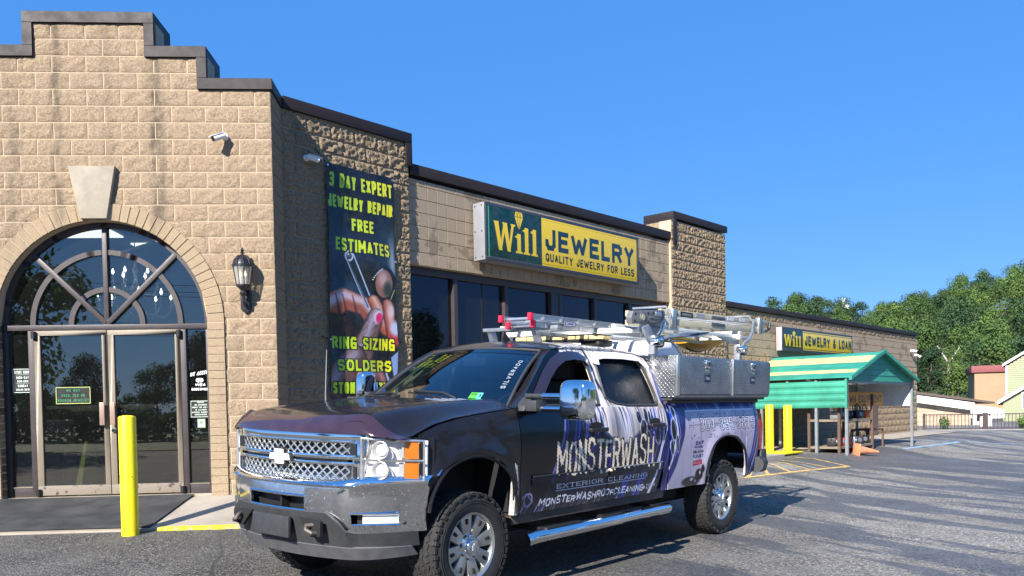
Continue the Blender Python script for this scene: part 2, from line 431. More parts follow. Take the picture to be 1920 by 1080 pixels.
def G(x, y):
    p = Vector((x, y, CZ)); a = (p-P1).dot(n1); b = (p-P2).dot(n2); c = (p-P3).dot(n3); s = (p-P2).dot(d2)
    d = max(a, b, c)
    z1 = interp(d, [0, 1.6, 3.6, 5.0, 12, 45], [-1.10, -1.22, -1.306, -1.384, -1.40, -1.50])
    z2 = interp(d, [0, 1.3, 2.6, 3.6, 4.6, 5.4, 12, 30, 45], [-1.09, -1.11, -1.15, -1.306, -1.35, -1.384, -1.40, -1.45, -1.50])
    t = min(1, max(0, (s-4)/6)); z = z1*(1-t) + z2*t
    if y > 38: z = min(z, z - (min(y, 46)-38)/8*0.0) 
    r = math.hypot(x, y)
    if r > 36: z = z + (-1.50 - z)*min(1, (r-36)/8)
    return z + CZ

# ---------------------------------------------------------------- materials of the setting
def asphalt():
    n = NT('asphalt'); v = n.coords('World')
    ang = math.atan2(8.44-11.22, 4.94-3.82)
    vs = n.n('ShaderNodeMapping'); vs.vector_type = 'TEXTURE'; vs.inputs['Rotation'].default_value = (0, 0, ang); vs.inputs['Scale'].default_value = (9, 1.0, 1)
    n.l(v, vs.inputs['Vector'])
    streak = n.noise(vs.outputs[0], 1.5, 4, 0.55, 0.25)
    big = n.noise(v, 0.17, 3, 0.5, 0.6)
    sp = n.n('ShaderNodeSeparateXYZ'); n.l(v, sp.inputs[0])
    # wetness lies out in the lot, right of the pickup, where the wash water ran
    side = n.math('SUBTRACT', n.math('MULTIPLY', sp.outputs[0], 0.776), n.math('MULTIPLY', n.math('SUBTRACT', sp.outputs[1], 6.0), 0.45))
    wetr = n.math('ADD', streak, n.math('MULTIPLY', n.math('SUBTRACT', big, 0.5), 0.55))
    wet = n.ramp(wetr, [(0.490, 0.0), (0.512, 1.0)])
    dryreg = n.ramp(n.math('MULTIPLY', n.math('ADD', sp.outputs[0], n.math('MULTIPLY', sp.outputs[1], -0.10)), 0.25), [(-0.0, 0.0), (0.22, 1.0)])
    wet = n.math('MULTIPLY', wet, dryreg)
    vor = n.n('ShaderNodeTexVoronoi'); vor.inputs['Scale'].default_value = 62; n.l(v, vor.inputs['Vector'])
    fine = n.noise(v, 140, 3, 0.7); med = n.noise(v, 26, 4, 0.7)
    stone = n.ramp(vor.outputs['Color'], [(0.15, (0.09, 0.088, 0.085)), (0.5, (0.25, 0.235, 0.21)), (0.85, (0.62, 0.57, 0.50))])
    pit = n.ramp(n.math('ADD', n.math('MULTIPLY', fine, 0.55), n.math('MULTIPLY', med, 0.45)), [(0.40, (0.035, 0.035, 0.036)), (0.56, (1, 1, 1))])
    dry = n.mix(1.0, stone, pit, 'MULTIPLY')
    dry = n.mix(n.ramp(n.noise(v, 1.3, 5, 0.65), [(0.35, 0.0), (0.75, 0.65)]), dry, (0.34, 0.32, 0.285))
    patch = n.ramp(n.noise(v, 0.55, 4, 0.6, 0.4), [(0.42, 0.75), (0.6, 1.0)])
    dry = n.mix(1.0, dry, patch, 'MULTIPLY')
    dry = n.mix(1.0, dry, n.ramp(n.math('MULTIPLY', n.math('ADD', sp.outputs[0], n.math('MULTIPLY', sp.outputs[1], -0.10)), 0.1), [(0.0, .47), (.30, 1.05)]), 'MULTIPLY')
    wetc = n.mix(0.60, dry, (0.045, 0.050, 0.062))
    # oil and crack-fill stains
    oil = n.ramp(n.noise(v, 0.9, 3, 0.5), [(0.66, 0.0), (0.74, 0.7)])
    dry = n.mix(oil, dry, (0.05, 0.047, 0.045))
    ck = n.n('ShaderNodeTexVoronoi'); ck.feature = 'DISTANCE_TO_EDGE'; ck.inputs['Scale'].default_value = .33
    wob = n.mix(.22, v, n.t.nodes.new('ShaderNodeTexNoise').outputs['Color']); n.l(wob, ck.inputs['Vector'])
    crack = n.ramp(ck.outputs['Distance'], [(.0015, .85), (.0045, 0.0)]); crack = n.math('MULTIPLY', crack, n.ramp(big, [(.42, 0.0), (.52, 1.0)]))
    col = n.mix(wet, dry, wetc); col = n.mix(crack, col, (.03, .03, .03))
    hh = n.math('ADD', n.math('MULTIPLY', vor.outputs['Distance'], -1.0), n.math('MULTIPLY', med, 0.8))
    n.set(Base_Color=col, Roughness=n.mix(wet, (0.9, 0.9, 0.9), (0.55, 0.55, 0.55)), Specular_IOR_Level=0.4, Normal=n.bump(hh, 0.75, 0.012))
    return n.m
def splitface(name, base, dark, bump=0.8, scale=1.0):
    n = NT(name); v = n.coords('World'); oi = n.n('ShaderNodeObjectInfo')
    f1 = n.noise(v, 42*scale, 6, 0.78); f2 = n.noise(v, 9*scale, 4, 0.6); f3 = n.noise(v, 130*scale, 3, 0.6)
    c = n.mix(n.ramp(f1, [(0.40, 0.0), (0.58, 1.0)]), dark, base)
    c = n.mix(n.ramp(oi.outputs['Random'], [(0.0, 0.0), (1.0, 0.30)]), c, tuple(x*0.80 for x in base))
    c = n.mix(n.ramp(f3, [(0.57, 0.0), (0.68, 0.75)]), c, tuple(x*0.34 for x in base))
    st = n.coords('World', (0.55, 0.55, 0.18)); stf = n.ramp(n.noise(st, 2.1, 4, 0.62), [(0.60, 0.0), (0.76, 0.62)])
    c = n.mix(stf, c, (0.16, 0.125, 0.09))
    # soot streaks washed down from the parapet steps
    g = n.n('ShaderNodeSeparateXYZ'); n.l(n.coords('World'), g.inputs[0])
    u = n.math('ADD', n.math('MULTIPLY', g.outputs[0], 0.9977), n.math('MULTIPLY', g.outputs[1], 0.0685)); 
    for (uu, wd, st_) in ((-4.42+0.76, .13, .85), (-5.62+0.76, .10, .7), (-6.15+0.76, .16, .5), (-5.0+.76, .10, .35)):
        q = n.math('DIVIDE', n.math('SUBTRACT', u, uu), wd); q = n.math('SUBTRACT', 1.0, n.math('MULTIPLY', q, q)); q = n.math('MAXIMUM', q, 0.0)
        q = n.math('MULTIPLY', q, n.ramp(n.noise(n.coords('World', (3.5, 3.5, 1.1)), 2.6, 4, .65), [(.38, .1), (.62, 1.0)]))
        q = n.math('MULTIPLY', q, n.math('MULTIPLY', n.ramp(n.math('MULTIPLY', g.outputs[2], .1), [(.24, 0.0), (.42, 1.0)]), st_))
        c = n.mix(q, c, (0.10, 0.085, 0.065))
    h = n.math('ADD', n.math('MULTIPLY', f1, 0.9), n.math('MULTIPLY', f2, 0.7))
    n.set(Base_Color=c, Roughness=0.92, Specular_IOR_Level=0.2, Normal=n.bump(h, bump, 0.034))
    return n.m
def smoothblock(name, base):
    n = NT(name); v = n.coords('World'); oi = n.n('ShaderNodeObjectInfo')
    f = n.noise(v, 60, 4, 0.7)
    c = n.mix(n.ramp(f, [(0.35, 0.0), (0.7, 1.0)]), tuple(x*0.78 for x in base), base)
    c = n.mix(n.ramp(oi.outputs['Random'], [(0.0, 0.0), (1.0, 0.28)]), c, tuple(x*0.72 for x in base))
    w = n.coords('World', (1, 1, 1.2)); wet = n.ramp(n.noise(w, 1.6, 5, 0.62, 0.3), [(0.55, 0.0), (0.585, 0.75)])
    c = n.mix(wet, c, tuple(x*0.46 for x in base))
    n.set(Base_Color=c, Roughness=0.85, Specular_IOR_Level=0.25, Normal=n.bump(f, 0.35, 0.004))
    return n.m
TAN = (0.460, 0.345, 0.235)
M_asph = asphalt()
M_split = splitface('split_face_concrete', TAN, (0.265, 0.193, 0.122), 0.9)
M_split2 = splitface('coarse_split_face_concrete', (0.45, 0.335, 0.215), (0.22, 0.158, 0.096), 1.0)
M_smooth = smoothblock('scored_concrete_block', (0.40, 0.310, 0.215))
M_brick = splitface('arch_brick', (0.39, 0.300, 0.198), (0.29, 0.215, 0.135), 0.45, 1.6)
M_mortar = simple('mortar', (0.47, 0.365, 0.25), 0.95, var=0.12, vscale=20, bump=0.4, kind='World')
M_mortar2 = simple('wing_mortar', (0.36, 0.275, 0.18), 0.95, var=0.15, vscale=20, bump=0.4, kind='World')
M_coping = simple('dark_bronze_metal', (0.026, 0.020, 0.021), 0.5, 0.0, 0.12, 3, kind='World', spec=.22)
M_stone = simple('keystone_limestone', (0.30, 0.26, 0.20), 0.85, var=0.16, vscale=5, bump=0.3, kind='World')
M_frame = simple('bronze_window_frame', (0.045, 0.036, 0.037), 0.45, 0.1, 0.12, 4)
M_frame2 = simple('pale_anodised_door_frame', (0.20, 0.165, 0.12), 0.5, 0.1, 0.10, 4)
M_plate = simple('pinkish_metal_pull', (0.30, 0.20, 0.155), 0.45, 0.2)
M_concrete = simple('sidewalk_concrete', (0.34, 0.295, 0.235), 0.9, var=0.18, vscale=2.0, bump=0.3, kind='World')
M_yellow = simple('yellow_paint', (0.90, 0.75, 0.015), 0.42, var=0.05, vscale=3)
M_black = simple('black_plastic', (0.015, 0.015, 0.016), 0.45)
M_white = simple('white_paint', (0.75, 0.75, 0.74), 0.4, var=0.04)
M_roofing = simple('roof_membrane', (0.12, 0.12, 0.12), 0.9)
M_room = simple('shop_interior_wall', (0.16, 0.14, 0.12), 0.8)
M_glass = glass_mat('entrance_glass', (0.50, 0.53, 0.53), 0.13, refl_col=(1.0, 0.94, 0.86), dust_haze=.007)
M_glass2 = glass_mat('tinted_storefront_glass', (0.20, 0.20, 0.21), 0.055, refl_col=(0.62, 0.66, 0.78), dust_haze=.012)
M_chrome = simple('polished_chrome', (0.80, 0.81, 0.83), 0.07, 1.0, 0.03)
M_alu = simple('brushed_aluminium', (0.62, 0.62, 0.61), 0.33, 0.9, 0.08, 8)

# ---------------------------------------------------------------- ground
def ground():
    m = MB()
    xs = sorted(set([-60,-40,-28,-20,-15] + [round(-12+0.5*i, 3) for i in range(81)] + [29,31,34,38,44,52,64,80,110,150,220,330,480]))
    ys = sorted(set([-90,-60,-40,-25,-15,-10] + [round(-8+0.5*i, 3) for i in range(85)] + [36,38,40,42,44,46,50,58,70,90,130,200,320,480]))
    nx, ny = len(xs), len(ys)
    m.add([(x, y, G(x, y)) for y in ys for x in xs], [(j*nx+i, j*nx+i+1, (j+1)*nx+i+1, (j+1)*nx+i) for j in range(ny-1) for i in range(nx-1)])
    m.build('parking_lot', M_asph, kind='structure')
ground()
# paved walk that ramps from the entrance door down to the lot, with a yellow edge
def worn_kerb():
    n = NT('worn_yellow_kerb'); v = n.coords('World'); f = n.noise(v, 7, 6, .75)
    n.set(Base_Color=n.mix(n.ramp(f, [(.53, 0.0), (.57, 1.0)]), (.82, .64, .02), (.36, .31, .24)), Roughness=.7, Normal=n.bump(f, .5, .01)); return n.m
def walk():
    m = MB(); N = 16
    def f(u, v):
        x = -9.2 + u*(7.4); d = 1.66*v; return (x, -d, -1.00 - 0.195*max(0, (v-0.05)/0.95))
    m.grid(f, 20, 6)
    m.box(-9.2, -1.66, -1.50, -1.8, -1.64, -1.197)
    o = m.build('sidewalk', M_concrete, None, M1, kind='structure', smooth=0)
    y = MB(); y.box(-3.99, -1.668, -1.235, -1.83, -1.54, -1.184)
    y.box(-9.2, -1.668, -1.235, -5.75, -1.56, -1.184)
    y.build('painted_kerb_edge', worn_kerb(), None, M1, kind='structure', smooth=0)
    w = MB(); w.box(0.5, -2.3, -1.6, 10.2, 0.0, -1.02)
    w.build('store_front_sidewalk', M_concrete, None, M2, kind='structure', bevel=0.015)
    w = MB(); w.grid(lambda u, v: (12.3 + u*14.3, -1.25*v, -1.063-0.03*v), 14, 3)
    w.build('rear_sidewalk', M_concrete, None, M2, kind='structure', smooth=0)
walk()

# ---------------------------------------------------------------- the store building
bld = empty('store_building', T(P2.x, P2.y, G(P2.x, P2.y-1)), label='tan split-face block store with stepped brown parapet and arched glass entrance', cat='building')
BI = W[bld.name].inverted()
def face_mesh(name, w, h, amp, nu, nv, seed, rough=1.0, edge=0.005):
    """the proud, broken front of a split-face block"""
    m = MB()
    def f(u, v):
        x, z = u*w, v*h; e = min(min(u, 1-u)*w, min(v, 1-v)*h)
        k = min(1, e/(0.028 if rough < 1.5 else 0.012))
        a = mnoise.noise(Vector((x*9+seed*7.3, z*9, seed))) * 0.5 + mnoise.noise(Vector((x*26, z*26+seed*3.1, seed*2.0)))*0.5*rough + (mnoise.noise(Vector((x*60, z*60, seed*4.0)))*.35*rough if rough > 1.5 else 0)
        return (x, -(edge + k*(amp*(0.55+0.9*a))), z)
    m.grid(f, nu, nv)
    vs = [(0,0,0),(w,0,0),(w,0,h),(0,0,h),(0,-edge,0),(w,-edge,0),(w,-edge,h),(0,-edge,h)]
    m.add(vs, [(0,1,5,4),(1,2,6,5),(2,3,7,6),(3,0,4,7)])
    return m
_bm = {}
def block_mesh(w, h, amp, mat, nu=12, nv=6, rough=1.0, nvar=6, nm='block'):
    k = (round(w, 2), round(h, 2), amp, mat.name, random.randrange(nvar))
    if k not in _bm: _bm[k] = face_mesh(nm, w, h, amp, max(2, int(nu*w/.4)), nv, k[4]+w*3, rough).mesh(nm, mat, smooth=60, weld=False)
    return _bm[k]
CH, BW, MJ = 0.2032, 0.4064, 0.014
AC = (-5.14, 1.17); RO, RI = 1.48, 1.27                       # arch centre and radii
def top1(u):                                                   # parapet height of the entrance wall
    a = abs(u - (-5.20))
    return 4.86 if a < 0.80 else (4.45 if a < 1.42 else 4.06)
def entrance():
    core = MB()
    us = [UL, -6.61, -6.0] + [AC[0]-RI+2*RI*i/40 for i in range(41)] + [-4.40, -3.78, UR]
    us = sorted(set(round(u, 4) for u in us) )
    for a, b in zip(us[:-1], us[1:]):
        m_ = (a+b)/2; t = top1(m_)
        def low(u):
            q = RI*RI - (u-AC[0])**2
            return (AC[1] + math.sqrt(max(0, q))) if abs(u-AC[0]) <= RI+1e-6 else -1.45
        if abs(m_-AC[0]) < RI: core.hexa([(a,0,low(a)),(b,0,low(b)),(b,.3,low(b)),(a,.3,low(a)),(a,0,t),(b,0,t),(b,.3,t),(a,.3,t)])
        else: core.box(a, 0, -1.45, b, 0.3, t)
    wall = core.build('entrance_wall', M_mortar, bld, BI @ M1, smooth=0)
    # courses of split-face block
    n = 0; nc = 0
    z0 = 1.17 - 0.2032*11 + 0.045
    k = 0
    while True:
        z = z0 + k*CH; k += 1
        if z > 4.9: break
        off = 0.0 if k % 2 else BW/2
        j = 0; x = UR - 0.0 - (BW*0.5 if k % 2 else BW) 
        first = True; xr = UR + 0.02
        while xr > UL + 0.02:
            w = (BW/2 if (first and k % 2) else BW); first = False
            xl = max(UL-0.0, xr - w); xc = (xl+xr)/2
            zt = z + CH - MJ
            cut = top1(xc)
            def overlaps():
                cx = min(max(AC[0], xl), xr); 
                if z < AC[1]: return min(abs(xl-AC[0]), abs(xr-AC[0])) < RO-.03 or (xl < AC[0] < xr)
                nx = cx - AC[0]; nz = max(0, z-AC[1]); return math.hypot(nx, nz) < RO-.03
            def add(xl, xr, z, zt):
                xc = (xl+xr)/2; h = zt - z; ww = xr - xl - MJ
                if ww < 0.03 or h < 0.03: return
                if overlaps():
                    fm = face_mesh('split_face_block', ww, h, 0.016, 12, 6, k+xl); vs = []; keep = 0
                    for v in fm.v:
                        gx, gz = xl + v[0], z + v[2]; lim = RO-.03
                        if gz < AC[1]:
                            if abs(gx-AC[0]) < lim: gx = AC[0] + (lim if xc > AC[0] else -lim)
                            else: keep += 1
                        else:
                            r = math.hypot(gx-AC[0], gz-AC[1])
                            if r < lim: gx = AC[0] + (gx-AC[0])/max(r, 1e-3)*lim; gz = AC[1] + (gz-AC[1])/max(r, 1e-3)*lim
                            else: keep += 1
                        vs.append((gx-xl, v[1], gz-z))
                    if keep > 6: fm.v = vs; fm.build('split_face_block', M_split, wall, T(xl, 0, z), smooth=60, weld=False)
                else: inst('split_face_block', block_mesh(ww, h, 0.016, M_split, 18, 9, 1.3, nm='split_face_block'), wall, T(xl, 0, z))
            if z > -1.32:
                # cut the course where the parapet steps
                cutsx = sorted([xl] + [q for q in (-6.62, -6.0, -4.40, -3.78) if xl < q < xr and (abs(top1(q-.01)-top1(q+.01)) > .01) and zt > min(top1(q-.01), top1(q+.01))] + [xr])
                for p_, q_ in zip(cutsx[:-1], cutsx[1:]):
                    t_ = min(zt, top1((p_+q_)/2))
                    if t_ - z > .03: add(p_, q_ + (MJ if q_ != xr else 0), z, t_)
            xr = xl
            if xr <= UL + 0.03: break
    # arch and jamb bricks
    nb = 41
    bw = math.pi*(RI+RO)/2/nb
    kh = math.atan2(0.165, RI)
    def wedge(r0, r1, a0, a1, y0, y1, cz):
        m = MB(); g = 0.0045
        pts = []
        for (r, a, s_) in ((r0, a0, 1), (r0, a1, -1), (r1, a1, -1), (r1, a0, 1)):
            ang = a + s_*g/r; pts.append((r*math.cos(ang), r*math.sin(ang)))
        m.prism(pts, y0, y1, 'xz'); return m
    seg = (math.pi)/nb
    for i in range(nb):
        a0, a1 = i*seg, (i+1)*seg
        if abs((a0+a1)/2 - math.pi/2) < 0.115: continue
        wedge(RI+0.002, RO, a0, a1, -0.034-random.uniform(0, .006), 0.24, 0).build('brick', M_brick, wall, T(AC[0], 0, AC[1]), bevel=0.003, seg=1)
    jm = MB().box(0.002, -0.036, 0.0, RO-RI, 0.24, 0.0925).mesh('brick', M_brick, bevel=0.003, seg=1)
    for sgn in (-1, 1):
        z = AC[1]-0.101; i = 0
        while z > -1.15:
            x = AC[0]+RI if sgn > 0 else AC[0]-RO
            inst('brick', jm, wall, T(x, -random.uniform(0, .004), z)); z -= 0.1016; i += 1
    ks = MB(); ks.prism([(-5.345, 2.45), (-5.03, 2.45), (-4.915, 3.09), (-5.475, 3.09)], -0.085, 0.2, 'xz')
    ks.build('keystone', M_stone, wall, bevel=0.006)
    # return between the entrance bay and the long wall, and its twin on the left
    rw = MB().box(UR-0.02, 0.002, -1.45, UR, 0.95, 4.02).build('return_wall', M_mortar2, bld, BI @ M1, smooth=0)
    MB().box(UL, 0.002, -1.45, UL+.02, 0.95, 4.02).build('return_wall', M_split, bld, BI @ M1, smooth=0)
    me = MB().box(0, 0.0, 0, 0.012, 0.60, CH-MJ).mesh('return_block', M_split2, bevel=0.004, seg=1)
    for k2 in range(26):
        z = z0 + k2*CH
        if -1.35 < z < 3.9: inst('return_block', me, rw, T(UR, 0.006, z))
    # stepped bronze coping
    def cop(name, x0, x1, z, h=0.155, y0=-0.045, y1=0.60):
        MB().box(x0, y0, z-h+0.02, x1, y1, z+0.0).build(name, M_coping, bld, BI @ M1, bevel=0.0025, seg=1)
    steps = [(-5.985, -4.415, 4.985), (-6.61, -5.985, 4.575), (-4.415, -3.79, 4.575), (UL-0.03, -6.61, 4.185), (-3.79, UR+0.035, 4.185)]
    cop('coping', -5.985, -4.415, 4.985)
    for x0, x1, z in steps[1:]: cop('coping', x0 + (0.0 if x0 < -5 else -0.12), x1 + (0.12 if x0 < -5 else 0), z)
    for x, zb, zt in ((-5.985, 4.577, 4.848), (-6.61, 4.187, 4.438)):
        MB().box(x, -0.044, zb, x+0.12, 0.60, zt).build('coping_riser', M_coping, bld, BI @ M1, bevel=0.0025, seg=1)
    for x, zb, zt in ((-4.415, 4.577, 4.848), (-3.79, 4.187, 4.438)):
        MB().box(x-0.12, -0.044, zb, x, 0.60, zt).build('coping_riser', M_coping, bld, BI @ M1, bevel=0.0025, seg=1)
    MB().box(UR-0.14, 0.602, 4.04, UR+0.035, 1.2, 4.185).build('coping', M_coping, bld, BI @ M1, bevel=0.006)
    return wall
wall1 = entrance()

def long_wall():
    z0 = -1.45
    # rough bay beside the entrance: s 0..2.22
    def core(nm, s0, s1, y0, zb, zt, mat=M_mortar2):
        return MB().box(s0, y0, zb, s1, y0+0.3, zt).build(nm, mat, bld, BI @ M2, smooth=0)
    zc = 4.02 - 20*CH - 0.06 + 0.0
    wa = core('corner_wall', 0.0, 2.22, 0.0, z0, 4.02)
    def courses(parent, s0, s1, zlo, zhi, y, mat, amp, nm, zref, w=BW, rough=1.0, stuff=False, nu=12, nv=6, startoff=0.0, minw=.03):
        k = int(math.floor((zlo-zref)/CH)); big = MB()
        while zref + k*CH < zhi - 0.02:
            z = zref + k*CH; zb, zt = max(z, zlo), min(z+CH-MJ, zhi)
            x = s0 - (w/2 if k % 2 else 0) - startoff
            while x < s1 - 0.01:
                xa, xb = max(x, s0), min(x+w-MJ*.8, s1)
                if xb - xa > minw and zt - zb > 0.02:
                    if stuff:
                        fm = face_mesh(nm, xb-xa, zt-zb, amp, nu, nv, random.random()*50, rough); big.add([(v[0]+xa, v[1]+y, v[2]+zb) for v in fm.v], fm.f)
                    else: inst(nm, block_mesh(xb-xa, zt-zb, amp, mat, nu, nv, rough, 8, nm), parent, T(xa, y, zb))
                x += w
            k += 1
        if stuff: big.build(nm, mat, parent, smooth=60, weld=False, kind='stuff')
    courses(wa, 0.0, 2.22, -1.2, 4.05, 0.0, M_split2, 0.024, 'rough_block', 4.02-21*CH, rough=2.0, nu=22, nv=11)
    # scored smooth wall above the shop windows: every block is scored into two squares
    ws = core('sign_wall', 2.22, 9.68, 0.06, 2.25, 3.56)
    sq = {}
    sw = 0.2045; k = 0; zt = 3.56; z = 3.45
    rows = [(3.473, 3.56)] + [(3.473-(i+1)*CH, 3.473-i*CH-0.009) for i in range(6)]
    for (zb, zt) in rows:
        zb = max(zb, 2.25); x = 2.235
        while x < 9.67:
            xb = min(x+sw-0.007, 9.675); key = (round(xb-x, 3), round(zt-zb, 3))
            if xb-x > 0.03:
                if key not in sq: sq[key] = MB().box(0, -0.016, 0, xb-x, 0.0, zt-zb).mesh('scored_block', M_smooth, bevel=0.003, seg=1)
                inst('scored_block', sq[key], ws, T(x, 0.06-random.uniform(0, .0015), zb))
            x += sw
    # pillar
    wp = core('pillar', 9.70, 12.10, 0.0, z0, 4.03, M_mortar)
    courses(wp, 9.70, 12.10, -1.2, 4.03, 0.0, M_split2, 0.026, 'rough_block', 4.02-21*CH, rough=2.2, nu=20, nv=10)
    MB().box(9.68, 0.0, 1.0, 9.70, 0.5, 3.56).build('pillar_edge', M_mortar, wp, smooth=0)
    MB().box(9.70, 0.3, -1.4, 9.95, 3.0, 4.02).build('pillar_side', M_split2, bld, BI @ M2)
    # lower rear wing
    wl = core('rear_wall', 12.10, 26.38, 0.05, z0, 2.34)
    courses(wl, 12.10, 26.38, 2.155, 2.34, 0.05, M_split2, 0.03, 'split_face_courses', 2.155, rough=1.4, stuff=True, nu=8, nv=4)
    courses(wl, 12.10, 21.5, -1.2, 1.23, 0.05, M_split2, 0.03, 'split_face_courses', 1.23-12*CH, rough=1.4, stuff=True, nu=7, nv=4)
    courses(wl, 22.25, 26.38, -1.2, 1.23, 0.05, M_split2, 0.03, 'split_face_courses', 1.23-12*CH, rough=1.4, stuff=True, nu=7, nv=4)
    courses(wl, 21.5, 22.25, 0.95, 1.23, 0.05, M_split2, 0.03, 'split_face_courses', 1.23-12*CH, rough=1.4, stuff=True, nu=7, nv=4)
    big = MB(); z = 1.242
    while z < 2.14:
        zt = min(z+CH-.012, 2.148); x = 12.12
        while x < 26.36: xb = min(x+sw-.007, 26.37); big.box(x, 0.034, z, xb, 0.052, zt); x += sw
        z += CH
    big.build('scored_block_courses', M_smooth, wl, smooth=0, kind='stuff')
    dr = MB(); dr.box(21.5, 0.0, -1.05, 22.25, 0.06, 0.95); dr.build('door', simple('brown_steel_door', (0.16, 0.10, 0.08), 0.5), wl, bevel=0.01)
    # right end and roofs
    MB().box(26.2, 0.35, z0, 26.38, 14, 2.34).build('end_wall', M_split2, bld, BI @ M2, smooth=0)
    MB().box(12.1, 0.3, 2.0, 26.3, 14, 2.05).build('roof', M_roofing, bld, BI @ M2, smooth=0)
    MB().box(-0.5, 0.3, 3.3, 12.1, 14, 3.35).build('roof', M_roofing, bld, BI @ M2, smooth=0)
    MB().box(-0.5, 13.8, z0, 26.3, 14, 3.3).build('back_wall', M_split2, bld, BI @ M2, smooth=0)
    MB().box(12.1, 0.3, z0, 12.3, 13.8, 3.3).build('party_wall', M_split2, bld, BI @ M2, smooth=0)
    # copings
    def cop(x0, x1, z, h, y0=-0.05, y1=0.42, nm='coping'): MB().box(x0, y0, z-h, x1, y1, z).build(nm, M_coping, bld, BI @ M2, bevel=0.006)
    cop(0.02, 2.27, 4.205, 0.155); cop(2.15, 2.27, 4.048, 0.33, nm='coping_riser'); cop(2.272, 9.73, 3.775, 0.165, -0.0, .4)
    cop(9.735, 12.14, 4.225, 0.15, y1=0.72); MB().box(9.735, -0.05, 3.5, 9.86, 0.72, 4.073).build('coping_riser', M_coping, bld, BI @ M2, bevel=0.006)
    cop(12.142, 26.42, 2.48, 0.125, -0.02, .4)
    # shop windows between s 2.24 and 9.66
    fr = MB(); g = MB()
    fr.box(2.24, 0.14, 2.13, 9.68, 0.28, 2.25); fr.box(2.24, 0.14, -0.55, 9.68, 0.28, -0.45)
    o = fr.build('window_frame', M_frame, bld, BI @ M2, bevel=0.004)
    mull = [2.28, 3.30, 4.52, 5.78, 6.02, 7.10, 8.28, 9.62]
    for x in mull: MB().box(x-0.045, 0.13, -0.45, x+0.045, 0.27, 2.13).build('mullion', M_frame, o, bevel=0.004)
    edges = mull
    for a, b in zip(edges[:-1], edges[1:]):
        if b-a < .3: continue
        MB().box(a+.045, 0.20, -0.45, b-.045, 0.21, 2.13).build('pane', M_glass2, o, smooth=0)
    MB().box(3.95, 0.2, -.45, 4.0, 0.24, 2.13).build('mullion', M_frame, o, bevel=0.004)
    MB().box(5.82, 0.14, -.45, 5.98, 0.27, 2.13).build('post_cover', M_frame, o, bevel=0.004)
    MB().box(2.22, 0.04, -1.4, 9.70, 0.3, -0.55).build('window_bulkhead', M_smooth, bld, BI @ M2, smooth=0)
    # left wing (mirror of the long wall), plain because it lies outside the picture
    M3 = frame(P3 + d3*9, -d3, Vector((-n3.x, -n3.y, 0)))
    m = MB(); m.box(0, 0, z0, 9, 0.3, 3.6); m.build('left_wall', M_split, bld, BI @ M3, smooth=0)
    MB().box(0, -0.04, 3.6, 9, 0.4, 3.76).build('coping', M_coping, bld, BI @ M3, bevel=0.006)
    MB().box(0, 0.3, 3.3, 9.3, 8, 3.35).build('roof', M_roofing, bld, BI @ M3, smooth=0)
long_wall()

